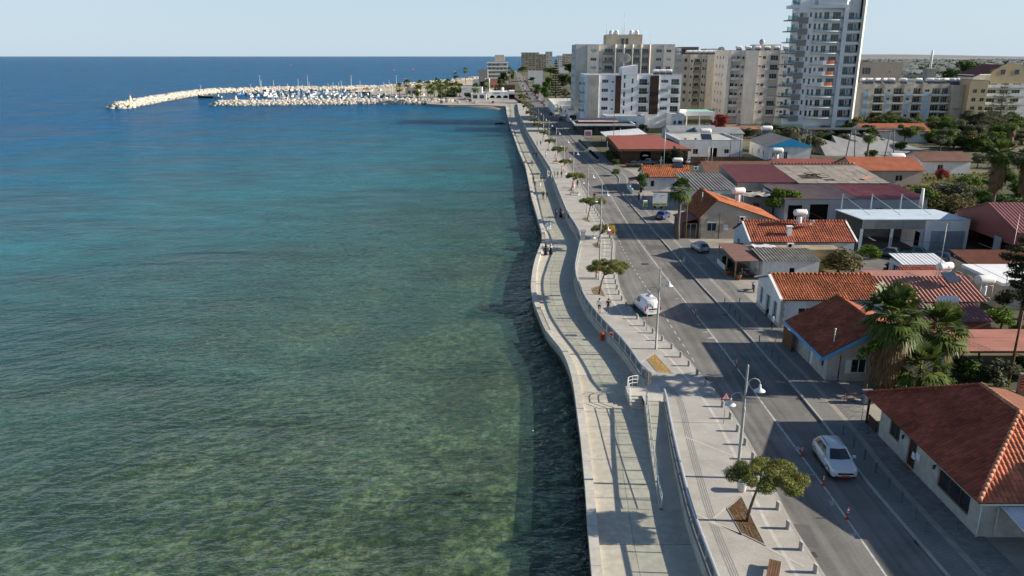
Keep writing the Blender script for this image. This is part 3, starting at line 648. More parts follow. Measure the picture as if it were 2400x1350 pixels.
q = MB(); q.poly([(a*.62,-.068,zc+.68+.09+(b-zc-.68)*.64) for a,_,b in tri(.66,0,zc+.68)]); q.build('sign_face', M_swht, t)
q = MB(); q.box(-.025,-.074,zc+.86,.025,-.07,zc+1.06); q.box(-.025,-.074,zc+.80,.025,-.07,zc+.84); q.build('exclamation_mark', M_blk, t)
q = MB(); q.box(-.48,-.068,zc+.1,.48,-.062,zc+.60); q.build('red_panel', M_sred, t)
q = MB()
for r_, (a, b) in enumerate(((-.38,.36),(-.30,.30),(-.36,.38))): 
    x = a
    while x < b-.05: w = rng.uniform(.05,.12); q.box(x,-.073,zc+.47-r_*.14,min(b,x+w),-.069,zc+.54-r_*.14); x += w+.035
q.build('panel_lettering', M_swht, t)
for px, py, pt, lb in ((1515,774,712,'slim pale signpost with its plate edge-on just left of the white van'),(1443,682,632,'slim pale signpost by the umbrella pine beyond the white van')):
    p = at(px, py, ZU); t = signpole('signpost', lb, p, zat(p, pt)-ZU, .035); q = MB(); q.box(-.012,-.25,zat(p,pt)-ZU-.55,.012,.25,zat(p,pt)-ZU); q.build('sign_plate', M_sback, t)
# ---------------- bins and benches ----------------
M_binw = mat('bin_concrete', (.58,.565,.53), .8, .08, 2)
M_orange = mat('bin_orange', (.70,.13,.02), .5, .06)
p = at(1738,1150,ZU); t = thing('litter_bin', 'round pale concrete litter bin beside the near umbrella pine', 'litter bin', p)
q = MB(); q.lathe([(.24,0),(.26,.02),(.33,.6),(.335,.72),(.30,.74),(.27,.72),(.26,.5)], n=16); q.build('tub', M_binw, t)
q = MB(); q.lathe([(0,.5),(.26,.5)], n=16); q.build('liner', M_dark, t)
for px, py, lb in ((1399,652,'slim white litter bin with orange top by the lamp post'),(1318,398,'white litter bin with orange lid by the distant benches'),(1344,440,'white litter bin with orange lid under a promenade pine'),(1302,372,'farthest white litter bin with orange lid on the promenade')):
    p = at(px, py, ZU); t = thing('litter_bin', lb, 'litter bin', p, 0, 'white and orange litter bins')
    q = MB(); q.lathe([(.22,0),(.24,.02),(.24,.75),(.22,.78)], n=12); q.build('drum', M_binw, t)
    q = MB(); q.lathe([(.25,.78),(.25,.95),(.15,1.05),(0,1.07)], n=12); q.build('lid', M_orange, t)
p = at(1414,797,ZP); t = thing('red_bin', 'orange-red litter bin standing against the wall of the lower walkway', 'litter bin', (WALL(p.y)-.35,p.y,ZP))
q = MB(); q.lathe([(.20,0),(.22,.05),(.24,.62),(.25,.64),(.25,.7),(.22,.72)], n=14); q.build('drum', mat('bin_red', (.62,.07,.025), .45, .08), t)
q = MB(); q.box(-.12,-.26,.46,.12,-.2,.60); q.build('slot', M_dark, t)
q = MB(); q.lathe([(.23,.72),(.18,.80),(0,.83)], n=14); q.build('lid', MATS['bin_red'], t)
M_wood = randmat('bench_wood', (.16,.085,.045), .15, .6)
def bench(label, p, rz):
    t = thing('bench', label, 'bench', p, rz, 'benches on the upper promenade')
    for y in (-.85,.85):
        q = MB(); q.prism([(-.28,y-.06),(.28,y-.06),(.28,y+.06),(-.28,y+.06)], 0, .40); q.build('leg', M_binw, t)
    q = MB(); q.box(-.34,-1.0,.40,.34,1.0,.45); q.build('seat_frame', M_binw, t)
    for i in range(5):
        q = MB(); x = -.27+i*.135; q.box(x-.055,-.93,.452,x+.055,.93,.485); q.build('seat_slat', M_wood, t)
p = at(1812,1352,ZU); bench('nearest bench with brown slats at the bottom edge of the view', p, R(-24))
p = at(1347,457,ZU); bench('small bench below the fourth umbrella pine', p, R(70))
p = at(1304,383,ZU); bench('farthest small bench on the promenade', p, R(70))
p = at(1349,549,ZU)
t = thing('gate_pier', 'squat pale concrete pier standing behind the glass balustrade bend', 'pier', (WALL(p.y-4)+.75, p.y-4, ZU)); q = MB(); q.box(-.32,-.32,0,.32,.32,1.35); q.build('shaft', M_band, t); q = MB(); q.box(-.42,-.42,1.352,.42,.42,1.5); q.build('cap', M_band, t)
# litter bin white block on lower walkway
p = at(1322,509,ZP); t = thing('stone_bin', 'white square bin against the wall beside two dark-clothed walkers', 'litter bin', (WALL(p.y)-.5,p.y,ZP)); q = MB(); q.box(-.3,-.3,0,.3,.3,.85); q.build('body', M_band, t); q = MB(); q.box(-.33,-.33,.852,.33,.33,.95); q.build('lid', M_band, t)
# ---------------- vehicles ----------------
M_tyre = mat('tyre_rubber', (.018,.018,.018), .85, .1); M_rim = mat('wheel_rim', (.40,.41,.42), .35, .05, metal=.7)
M_cg = mat('car_glass', (.010,.013,.016), .05, 0, spec=.8, fine=0); M_trim = mat('black_trim', (.015,.015,.016), .5, 0, fine=0)
M_head = mat('headlight_lens', (.75,.76,.78), .12, 0, spec=.8, fine=0); M_tail = mat('tail_lamp_red', (.42,.015,.015), .2, 0, spec=.6, fine=0)
M_plate = mat('number_plate', (.66,.62,.50), .5, 0, fine=0); M_platered = mat('plate_red', (.55,.03,.02), .5, 0, fine=0)
def paint(name, col, metal=.0):
    if name in MATS: return MATS[name]
    m = mat(name, col, .32, .04, .8, spec=.5, metal=metal, fine=.02)
    b = m.node_tree.nodes['Principled BSDF']; b.inputs['Coat Weight'].default_value = .6; b.inputs['Coat Roughness'].default_value = .08
    return m
STY = {
 'suv': dict(L=4.25,W=1.82,H=1.58,wb=2.6,wr=.345,belt=1.02,bf=1.02,br=-1.98,rf=.30,rr=-1.45,st=[(2.12,.42,.68,.55),(2.06,.33,.78,.72),(1.9,.27,.88,.84),(1.55,.24,.96,.90),(1.05,.24,1.03,.91),(.2,.24,1.02,.905),(-.9,.24,1.04,.91),(-1.6,.24,1.06,.905),(-1.95,.28,1.04,.86),(-2.08,.36,.98,.76),(-2.12,.45,.88,.62)]),
 'hatch': dict(L=3.9,W=1.68,H=1.48,wb=2.45,wr=.30,belt=.95,bf=1.15,br=-1.85,rf=.35,rr=-1.35,st=[(1.95,.38,.62,.5),(1.88,.30,.74,.68),(1.7,.24,.82,.79),(1.35,.22,.90,.83),(1.1,.22,.95,.84),(.2,.22,.95,.84),(-.9,.22,.97,.84),(-1.5,.22,.98,.83),(-1.8,.26,.97,.78),(-1.92,.36,.9,.68),(-1.95,.45,.8,.55)]),
 'sedan': dict(L=4.5,W=1.76,H=1.44,wb=2.65,wr=.31,belt=.93,bf=1.05,br=-1.65,rf=.35,rr=-1.0,st=[(2.25,.38,.60,.5),(2.18,.30,.72,.7),(1.95,.22,.80,.83),(1.5,.22,.87,.87),(1.0,.22,.93,.88),(.1,.22,.93,.88),(-1.0,.22,.95,.88),(-1.7,.22,.95,.87),(-2.1,.26,.93,.82),(-2.2,.36,.86,.7),(-2.25,.45,.78,.55)]),
 'van': dict(L=4.4,W=1.83,H=1.88,wb=2.75,wr=.33,belt=1.05,bf=1.35,br=-2.12,rf=.65,rr=-2.02,st=[(2.2,.40,.70,.58),(2.12,.32,.85,.74),(1.95,.26,.96,.86),(1.6,.24,1.04,.90),(1.2,.24,1.09,.91),(.2,.24,1.08,.915),(-.9,.24,1.08,.915),(-1.7,.24,1.08,.91),(-2.05,.27,1.08,.885),(-2.17,.33,1.06,.86),(-2.2,.40,1.0,.82)]),
 'pickup': dict(L=4.9,W=1.74,H=1.66,wb=2.95,wr=.35,belt=1.05,bf=1.05,br=-.75,rf=.5,rr=-.60,st=[(2.45,.5,.78,.55),(2.38,.40,.88,.74),(2.15,.34,.96,.84),(1.6,.33,1.02,.86),(1.0,.33,1.07,.87),(.2,.33,1.06,.87),(-.7,.33,1.06,.87),(-1.6,.33,1.05,.87),(-2.3,.36,1.05,.86),(-2.43,.42,1.03,.84),(-2.45,.5,.98,.80)]),
}
def make_car(style, pm, name, label, cat, grp=None, front_plate=False):
    S = STY[style]; t = thing(name, label, cat, (0,0,0), 0, grp)
    rows = []
    for x, zb, zt, hw in S['st']:
        h = zt-zb
        half = [(0,zb),(hw*.86,zb),(hw*.97,zb+h*.12),(hw,zb+h*.40),(hw*.985,zb+h*.62),(hw*.945,zb+h*.86),(hw*.84,zt-.012),(hw*.5,zt+.012),(0,zt+.02)]
        rows.append([(x,-y,z) for y,z in half]+[(x,y,z) for y,z in reversed(half[1:-1])])
    q = MB(); n = len(rows[0]); vs = [p for r in rows for p in r]
    q.add(vs, [(i*n+j, i*n+(j+1)%n, (i+1)*n+(j+1)%n, (i+1)*n+j) for i in range(len(rows)-1) for j in range(n)], 0, True)
    q.add(rows[0], [tuple(range(n-1,-1,-1))], 0, False); q.add(rows[-1], [tuple(range(n))], 0, False)
    q.build('body', pm, t)
    hb = S['W']/2*.93; hr = S['W']/2*(.86 if style == 'van' else .70); zb = S['belt']-.03; H = S['H']
    def ring(xf, xr, hw, z, bow=.0):
        c = .12
        return [(xf,-hw+c,z),(xf+bow,0,z),(xf,hw-c,z),(xf-c,hw,z),((xf+xr)/2,hw+.015,z),(xr+c,hw,z),(xr,hw-c,z),(xr-bow*.5,0,z),(xr,-hw+c,z),(xr+c,-hw,z),((xf+xr)/2,-hw-.015,z),(xf-c,-hw,z)]
    R0 = ring(S['bf'],S['br'],hb,zb,.10); R1 = ring(S['rf'],S['rr'],hr,H-.07,.07); R2 = ring(S['rf']-.12,S['rr']+.10,hr-.10,H-.012,.05)
    q = MB(); q.add(R0+R1+R2, [(i,(i+1)%12,(i+1)%12+12,i+12) for i in range(12)]+[(i+12,(i+1)%12+12,(i+1)%12+24,i+24) for i in range(12)]+[tuple(range(24,36))], 0, True)
    q.build('cabin', pm, t)
    def panel(name, a, b, c, d, u0, u1, v0, v1, m_=M_cg, off=.012, n=3):
        a,b,c,d = map(Vector, (a,b,c,d)); P = lambda u, v: (a*(1-u)+b*u)*(1-v)+(d*(1-u)+c*u)*v
        nn = (b-a).cross(d-a).normalized(); ctr = (a+b+c+d)/4
        if nn.dot(ctr-Vector(((S['bf']+S['br'])/2,0,zb))) < 0: nn = -nn
        q = MB(); pts = [P(u0,v0), P(u1,v0), P(u1,v1), P(u0,v1)]
        q.add([p+nn*off for p in pts]+[p-nn*.01 for p in pts], [(0,1,2,3)]+[(i,i+4,(i+1)%4+4,(i+1)%4) for i in range(4)]); return q.build(name, m_, t)
    # windscreen follows the bow in two halves joined
    for nm, i0, i1, i2 in (('windscreen',0,1,2),('rear_window',6,7,8)):
        if nm == 'rear_window' and style in ('van',): continue
        q = MB(); out = 1 if nm == 'windscreen' else -1
        for a, b in ((i0,i1),(i1,i2)):
            A,B,C,D = (Vector(R0[a]),Vector(R0[b]),Vector(R1[b]),Vector(R1[a])); o_ = Vector((out*.016,0,.014))
            P = lambda u, v: (A*(1-u)+B*u)*(1-v)+(D*(1-u)+C*u)*v
            u0, u1 = ((.04,1) if a == i0 else (0,.96)); q.quad(P(u0,.10)+o_, P(u1,.10)+o_, P(u1,.95)+o_, P(u0,.95)+o_)
        q.build(nm, M_cg, t)
    for s, ia, ib, ic in ((1,3,4,5),(-1,11,10,9)):
        a,b,c,d = R0[ia],R0[ic],R1[ic],R1[ia]
        spans = ((.10,.42),) if style == 'van' else (((.12,.86),) if style == 'pickup' else ((.09,.46),(.50,.90)))
        for u0, u1 in spans: panel('side_window', a,b,c,d,u0,u1,.16,.90, off=.03)
    for sx in (1,-1):
        for sy in (1,-1):
            wx = sx*S['wb']/2+.02; wy = sy*(S['W']/2-.13); wr = S['wr']
            q = MB(); q.lathe([(wr*.62,-.105),(wr*.94,-.105),(wr,-.07),(wr,.07),(wr*.94,.105),(wr*.62,.105)], n=18)
            q.v = [(wx+v[0], wy+v[2], wr+v[1]) for v in q.v]; w = q.build('wheel', M_tyre, t)
            q = MB(); q.lathe([(0,.085),(wr*.2,.09),(wr*.55,.10),(wr*.64,.104)], n=18); q.v = [(wx+v[0], wy+sy*v[2], wr+v[1]) for v in q.v]; q.build('rim', M_rim, w)
            q = MB(); 
            n_ = 14; a_ = [(math.cos(math.pi*k/n_), math.sin(math.pi*k/n_)) for k in range(n_+1)]; yy = sy*(S['W']/2*(.995)+.004)
            q.grid([[(wx+c*wr*1.0, yy, wr+s_*wr*1.0) for c, s_ in a_], [(wx+c*wr*1.22, yy, wr+s_*wr*1.20) for c, s_ in a_]]); q.build('wheel_arch', M_trim, t)
    xf = S['st'][1][0]; zf = (S['st'][1][1]+S['st'][1][2])/2; xr = S['st'][-2][0]
    for s in (1,-1):
        q = MB(); x_ = S['st'][2][0]; hw = S['st'][2][3]; z_ = S['st'][2][2]-.12
        q.add([(xf+.03,s*hw*.50,z_-.05),(x_+.10,s*hw*.90,z_-.02),(x_-.06,s*hw*1.005,z_),(x_-.10,s*hw*1.0,z_+.08),(x_+.08,s*hw*.90,z_+.07),(xf+.02,s*hw*.55,z_+.02)], [tuple(range(6)) if s < 0 else tuple(range(5,-1,-1))]); q.build('headlight', M_head, t)
        q = MB(); hw = S['st'][-3][3]; z_ = S['belt']
        if style == 'van': q.box(xr-.045, s*hw*.995-.09, z_-.35, xr+.10, s*hw*.995+.012, z_+.12)
        else: q.box(xr-.03, min(s*hw*.62,s*hw*.99), z_-.26, xr+.14, max(s*hw*.62,s*hw*.99), z_-.08)
        q.build('tail_light', M_tail, t)
        q = MB(); mx = S['bf']-.28; q.box(mx-.07, s*(hb+.02) if s > 0 else -hb-.22, zb+.06, mx+.07, hb+.22 if s > 0 else -hb-.02, zb+.2); q.build('wing_mirror', pm, t)
    q = MB(); q.box(xf-.05,-.5,zf-.02,xf+.065,.5,zf+.10); q.build('grille', M_trim, t)
    q = MB(); q.box(xf-.08,-.62,S['st'][1][1]-.03,xf+.055,.62,S['st'][1][1]+.10); q.build('front_bumper_trim', M_trim, t)
    q = MB(); q.box(xr-.06,-.62,S['st'][-2][1]-.04,xr+.05,.62,S['st'][-2][1]+.08); q.build('rear_bumper_trim', M_trim if style != 'van' else pm, t)
    q = MB(); q.box(xf+.06,-.26,zf-.20,xf+.085,.26,zf-.08); q.build('number_plate', M_platered if front_plate else M_plate, t)
    q = MB(); q.box(xr-.075,-.26,.62,xr-.05,.26,.73); q.build('number_plate', M_plate, t)
    if style == 'suv':
        for s in (1,-1):
            q = MB(); q.box(-S['wb']/2+.42, s*(S['W']/2-.03)-.012, .25, S['wb']/2-.42, s*(S['W']/2-.03)+.02, .40); q.build('sill_cladding', M_trim, t)
            q = MB(); q.tube([(S['rf']-.15,s*(hr-.06),H-.01),(S['rf']-.3,s*(hr-.05),H+.045),(S['rr']+.3,s*(hr-.05),H+.04),(S['rr']+.12,s*(hr-.06),H-.01)], .02, 6); q.build('roof_rail', M_trim, t)
    if style == 'van':
        for k in range(5):
            q = MB(); y_ = -.56+k*.28; q.box(S['rr']+.25,y_-.035,H-.012,S['rf']-.3,y_+.035,H+.014); q.build('roof_rib', pm, t)
        q = MB(); q.box(xr-.066,-.45,.84,xr-.04,.45,.96); q.build('door_handle_strip', M_trim, t)
        q = MB(); q.box(xr-.05,-.008,.5,xr+.02,.008,1.72); q.build('door_gap', M_trim, t)
    if style == 'pickup':
        q = MB(); q.box(-2.30,-.74,.80,-.84,.74,1.075); q.build('load_bed', M_trim, t)
    return t
W_ = paint('paint_white', (.70,.71,.72)); SV = paint('paint_silver', (.34,.36,.37), .4); DK = paint('paint_charcoal', (.035,.038,.042)); BL = paint('paint_blue', (.03,.05,.16)); RD = paint('paint_red', (.35,.02,.02)); GN = paint('paint_green', (.03,.14,.12)); GR = paint('paint_grey', (.15,.16,.17), .3); PSL = paint('paint_pale_grey', (.52,.55,.58), .1)
def lane_angle(f, y): return math.atan2(1, (f(y+2)-f(y-2))/4)
def put(t, px, py, rz, z=0.0):
    t.location = at(px, py, z); t.rotation_euler = (0,0,rz); return t
p = at(1958,1096); a = lane_angle(RK, p.y)
put(make_car('suv', PSL, 'white_car', 'white crossover with black roof rails driving toward the camera', 'car', None, True), 1953, 1092, a+math.pi).scale = (1.05,1.06,1.07)
p = at(1516,735); put(make_car('van', W_, 'panel_van', 'white panel van parked at the promenade kerb, seen from behind', 'van'), 1513, 728, lane_angle(LK, p.y)+R(4))
put(make_car('hatch', SV, 'parked_hatchback', 'silver hatchback parked on the right-hand pavement facing away', 'car'), 1640, 588, lane_angle(RK, at(1640,590).y)+R(9), ZU)
put(make_car('pickup', GN, 'green_pickup', 'green pickup truck with loaded bed in the garage yard', 'pickup'), 2148, 603, R(-28))
put(make_car('hatch', GR, 'grey_car', 'grey car parked in the garage yard beside the green pickup', 'car'), 2200, 612, R(118))
put(make_car('hatch', W_, 'yard_car', 'white car parked in the garage yard behind the white roofs', 'car'), 2254, 618, R(115))
put(make_car('sedan', GR, 'yard_sedan', 'dark grey car half hidden behind the green bush by the pickup', 'car'), 2082, 601, R(140))
put(make_car('sedan', DK, 'black_car', 'black car parked in front of the wooden restaurant', 'car'), 1486, 390, R(10), .06)
put(make_car('pickup', GR, 'dark_pickup', 'dark grey pickup parked in front of the wooden restaurant', 'pickup'), 1518, 386, R(165), .06)
put(make_car('hatch', SV, 'silver_car', 'silver car parked behind the round bush, left of a white one', 'car'), 1618, 384, R(20), .06)
put(make_car('hatch', W_, 'small_white_car', 'small white car parked by the wooden fence', 'car'), 1650, 384, R(60), .06)
put(make_car('sedan', BL, 'blue_car', 'dark blue car nosing out beside the glazed shopfront', 'car'), 1553, 512, R(62), .06)
put(make_car('sedan', DK, 'driving_car', 'dark car driving on the road beside the brown restaurant terrace', 'car'), 1297, 303, R(88))
protos = {}
def farcar(px, py, rz, col, style='hatch', z=0.0, label=None, grp='parked cars along the far street'):
    k = (col.name, style)
    word = {'paint_white':'white','paint_silver':'silver','paint_charcoal':'black','paint_blue':'blue','paint_red':'red','paint_grey':'grey','paint_green':'green'}[col.name]
    lb = label or ('distant %s %s parked along the far street' % (word, 'saloon' if style == 'sedan' else 'small car'))
    if k not in protos: t = make_car(style, col, 'parked_car', lb, 'car', grp); protos[k] = t; t.location = at(px, py, z); t.rotation_euler = (0,0,rz)
    else: t = dup(protos[k], at(px, py, z), rz, lb); t['group'] = grp
    return t
farcar(1313,282,R(88),GR,'hatch',0,'grey car waiting at the kerb before the white shop awnings'); farcar(1290,269,R(88),DK,'sedan',0,'black car on the road just before the white fence'); farcar(1276,249,R(88),SV,'hatch',0,'silver car on the road beside the white corrugated fence'); farcar(1271,243,R(88),RD,'hatch',0,'dark red car beside the silver one on the road')
rs = random.Random(3); pal = [W_,SV,DK,GR,BL,RD,W_,SV]
for i in range(26):
    py = 236-i*2.0+rs.uniform(-.4,.4); Y = at(1200,py).y
    c = pal[i%8]; x = RK(Y)-1.2; px = 1200+FPX*x/(Y*CP+HC*SP)
    if i%6 != 4: farcar(px, py, R(90), c, 'hatch' if i%2 else 'sedan')
    if i%3 == 1: x = LK(Y)+2.6; farcar(1200+FPX*x/(Y*CP+HC*SP), py-1, R(90), pal[(i+3)%8], 'sedan' if i%2 else 'hatch')
# scooter and rider
def scooter(label, p, rz, bodym):
    t = thing('scooter', label, 'scooter', p, rz)
    for x in (.62,-.55):
        q = MB(); q.lathe([(.16,-.05),(.25,-.055),(.27,0),(.25,.055),(.16,.05)], n=14); q.v = [(x+v[0], v[2], .27+v[1]) for v in q.v]; q.build('wheel', M_tyre, t)
    q = MB(); q.tube([(-.75,0,.62),(-.5,0,.66),(-.1,0,.52),(.1,0,.36),(.4,0,.36),(.5,0,.6),(.46,0,.95)], [.10,.17,.17,.12,.12,.14,.08], 10); q.build('body', bodym, t)
    q = MB(); q.tube([(-.7,0,.76),(-.45,0,.80),(.0,0,.76)], [.09,.14,.11], 8); q.build('seat', M_trim, t)
    q = MB(); q.tube([(.46,-.34,1.02),(.5,0,1.0),(.46,.34,1.02)], .025, 6); q.build('handlebar', M_trim, t)
    q = MB(); q.tube([(.46,0,.95),(.62,0,.3)], .04, 6); q.build('fork', M_galv, t)
    return t
scooter('dark scooter with rider on the road near the traffic light', at(1393,468), R(75), M_trim)
scooter('white scooter parked beside the glazed shopfront', at(1543,489,.06), R(150), W_)
scooter('blue and white scooter parked by the stone-fronted house', at(1765,682,.06), R(80), BL)
# ---------------- people ----------------
def skin_body(pose):
    P = {'hip':(0,0,.95),'waist':(.0,0,1.10),'chest':(.01,0,1.30),'neck':(.01,0,1.47),'head':(.03,0,1.58),'crown':(.02,0,1.70)}
    rad = {'hip':(.16,.13),'waist':(.145,.11),'chest':(.17,.125),'neck':(.055,.06),'head':(.085,.10),'crown':(.06,.075)}
    st = .24 if pose == 'walk' else .03
    for s, k in ((1,'l'),(-1,'r')):
        f = st*s; y = .10*s
        P.update({'h'+k:(0,y,.90), 'k'+k:(.05+f*.55,y,.50), 'a'+k:(-.03+f,y,.10), 't'+k:(.15+f,y*1.15,.04)})
        rad.update({'h'+k:(.095,.095), 'k'+k:(.06,.06), 'a'+k:(.042,.045), 't'+k:(.035,.03)})
        g = -f*.8
        P.update({'s'+k:(.0,.19*s,1.40), 'e'+k:(-.03+g*.4,.25*s,1.13), 'w'+k:(.06+g,.25*s,.90), 'f'+k:(.09+g*1.15,.245*s,.82)})
        rad.update({'s'+k:(.065,.065), 'e'+k:(.045,.045), 'w'+k:(.032,.032), 'f'+k:(.032,.022)})
        if pose == 'sit':
            P.update({'h'+k:(.02,y,.52),'k'+k:(.42,y,.50),'a'+k:(.42,y,.10),'t'+k:(.56,y,.04)})
    if pose == 'sit':
        for k in ('hip','waist','chest','neck','head','crown','sl','el','wl','fl','sr','er','wr','fr'):
            x, y, z = P[k]; P[k] = (x, y, z-.42 if k != 'hip' else .53)
        for k, s in (('l',1),('r',-1)): P['w'+k] = (.25,.2*s,.62); P['f'+k] = (.33,.17*s,.60)
    keys = list(P); idx = {k:i for i,k in enumerate(keys)}
    ed = [('hip','waist'),('waist','chest'),('chest','neck'),('neck','head'),('head','crown')]
    for k in 'lr': ed += [('hip','h'+k),('h'+k,'k'+k),('k'+k,'a'+k),('a'+k,'t'+k),('chest','s'+k),('s'+k,'e'+k),('e'+k,'w'+k),('w'+k,'f'+k)]
    me = bpy.data.meshes.new('person_skeleton'); me.from_pydata([P[k] for k in keys], [(idx[a],idx[b]) for a,b in ed], [])
    o = link('person_skeleton', me); md = o.modifiers.new('skin','SKIN'); md.use_smooth_shade = True
    for k in keys: me.skin_vertices[0].data[idx[k]].radius = rad[k]
    me.skin_vertices[0].data[idx['hip']].use_root = True
    sb = o.modifiers.new('sub','SUBSURF'); sb.levels = 1; sb.render_levels = 1
    dg = bpy.context.evaluated_depsgraph_get(); ev = o.evaluated_get(dg); out = bpy.data.meshes.new_from_object(ev)
    bpy.data.objects.remove(o); return out
BODY = {k: skin_body(k) for k in ('walk','stand','sit')}
M_skin = mat('skin', (.42,.25,.18), .6, .05); M_hair = mat('dark_hair', (.02,.015,.012), .7, .1); M_shoe_w = mat('white_shoe', (.6,.6,.6), .7, 0); M_shoe_k = mat('black_shoe', (.02,.02,.02), .7, 0)
CL = {'black':(.012,.012,.014),'white':(.72,.72,.72),'blue':(.25,.42,.68),'navy':(.02,.03,.10),'grey':(.16,.16,.17),'olive':(.10,.10,.05),'purple':(.14,.03,.22),'beige':(.42,.34,.25),'red':(.35,.04,.03),'jeans':(.05,.08,.15),'skyblue':(.45,.58,.70),'brown':(.14,.08,.05)}
def cloth(c): return mat('cloth_'+c, CL[c], .9, .12, 6)
def person(label, p, rz, top, bottom, pose='walk', short=False, hair='short', shoes=None, scale=1.0, cover=None, sleeves=True):
    t = thing('person', label, 'person', p, rz); t.scale = (scale,)*3
    me = BODY[pose].copy(); me.materials.clear()
    for m_ in (M_skin, cloth(top), cloth(bottom), shoes or M_shoe_k): me.materials.append(m_)
    dz = -.42 if pose == 'sit' else 0
    for f in me.polygons:
        c = f.center; z = c.z; i = 0
        if z > 1.455+dz: i = 0
        elif abs(c.y) > .185 and z < 1.34+dz and z > .7+dz: i = 1 if (sleeves and z > .90+dz) or z > 1.2+dz else 0
        elif z > .96+dz: i = 1
        elif z < .085: i = 3
        elif short and z < .52: i = 0
        else: i = 2
        f.material_index = i
    link('body', me, t)
    q = MB(); zc = 1.60+dz
    if hair == 'short': q.lathe([(.10,-.02),(.112,.05),(.095,.12),(.05,.155),(0,.165)], (.0,0,zc), 12)
    elif hair == 'long': q.lathe([(.10,-.26),(.125,-.1),(.115,.05),(.095,.12),(.05,.155),(0,.165)], (-.025,0,zc), 12)
    elif hair == 'cap': q.lathe([(.115,.02),(.115,.06),(.10,.13),(.04,.16),(0,.165)], (.0,0,zc), 12); q.box(.08,-.07,zc+.03,.2,.07,zc+.045)
    elif hair == 'scarf': q.lathe([(.19,-.24),(.13,-.12),(.13,.05),(.11,.13),(.05,.17),(0,.178)], (-.02,0,zc), 12)
    hm = {'cap': M_shoe_k, 'scarf': cloth(cover or 'black')}.get(hair, M_hair)
    q.build('headscarf' if hair == 'scarf' else ('cap' if hair == 'cap' else 'hair'), hm, t)
    q = MB(); q.add([(.105,0,zc-.02),(.10,-.018,zc-.055),(.10,.018,zc-.055),(.135,0,zc-.05)], [(0,1,3),(0,3,2),(1,2,3)]); q.build('nose', M_skin, t)
    if bottom == 'black' and cover and hair == 'scarf':
        q = MB(); q.lathe([(.30,.12),(.26,.5),(.20,.95),(.165,1.12)], n=14); q.build('skirt', cloth('black'), t)
    return t
N, S_ = R(90), R(-90)
def prom(px, py): return at(px, py, ZP)
def upp(px, py): return at(px, py, ZU)
person('man in white T-shirt and black shorts walking past the parked van', upp(1404,733), R(-100), 'white','black','walk', True, sleeves=False)
person('man in black T-shirt and jeans with a cap beside the man in shorts', upp(1425,734), R(-95), 'black','jeans','walk', hair='cap', shoes=M_shoe_w, sleeves=False)
person('woman in black with dark headscarf walking at the promenade bend', prom(1279,598), S_, 'black','black','walk', hair='scarf', cover='black')
person('woman in white top and pale headscarf walking at the promenade bend', prom(1291,597), S_, 'white','black','walk', hair='scarf', cover='beige', scale=.98)
person('walker all in white seen from behind on the lower walkway', prom(1282,541), N, 'white','white','walk', hair='short', scale=.97)
person('walker in pale blue shirt and white trousers seen from behind', prom(1288,541), N, 'blue','white','walk')
person('walker in dark grey clothes beside the white square bin', prom(1303,511), S_, 'grey','black','walk', hair='long')
person('walker in purple top and long black skirt beside the white square bin', prom(1314,510), S_, 'purple','black','walk', hair='scarf', cover='black')
person('left one of two walkers in black on the walkway', prom(1273,467), N, 'black','black','walk')
person('right one of two walkers in black on the walkway', prom(1282,467), S_, 'black','black','walk', True)
person('walker in black close to the sea parapet', prom(1250,430), S_, 'black','black','stand')
person('walker in olive top near the sea parapet', prom(1254,442), N, 'olive','grey','walk')
person('walker in white clothes in the middle of the walkway', prom(1265,443), S_, 'white','white','walk')
person('woman in olive top and dark trousers by the far steps', prom(1268,425), S_, 'olive','black','walk', hair='long')
person('man in navy shirt at the foot of the far steps', prom(1276,428), N, 'navy','beige','walk')
person('lone walker in brown top on the far walkway', prom(1247,390), S_, 'brown','grey','walk')
person('left one of a pair of dark walkers on the far walkway', prom(1251,370), S_, 'black','grey','walk')
person('right one of a pair of dark walkers on the far walkway', prom(1257,369), S_, 'navy','black','walk')
person('person in red sitting on the sea parapet', Vector((SEA(prom(1230,385).y)+.25, prom(1230,385).y, ZP-.12)), R(200), 'red','grey','sit')
person('person in red walking along the far parapet', prom(1207,319), S_, 'red','grey','walk')
person('person in black at the far bend of the parapet', prom(1197,298), S_, 'black','black','walk')
person('walker in beige by the balustrade on the upper promenade', upp(1300,418), S_, 'beige','beige','walk')
person('walker in olive shorts on the upper promenade', upp(1307,418), S_, 'olive','grey','walk', True)
person('walker in black between two companions on the upper promenade', upp(1316,417), S_, 'black','black','walk')
person('walker in white shirt at the right of a group of four', upp(1325,419), S_, 'white','skyblue','walk')
person('woman with long dark hair by the bollards', upp(1353,441), S_, 'black','brown','walk', hair='long')
person('walker in white and grey by the far balustrade', upp(1279,370), S_, 'white','grey','walk')
person('walker in blue shirt far along the upper promenade', upp(1259,341), N, 'blue','navy','walk')
person('walker in dark clothes far along the upper promenade', upp(1267,342), S_, 'black','navy','walk')
person('man in pale blue shirt on the pavement by the stone-fronted house', upp(1809,772), R(180), 'skyblue','black','stand', shoes=M_shoe_w)
person('pedestrian in dark clothes by the traffic light', upp(1497,470), R(200), 'navy','black','stand')
p = at(1393,468); person('scooter rider in dark jacket and helmet on the road', p+Vector((-.05,-.25,.28)), R(75), 'black','black','sit', hair='cap')
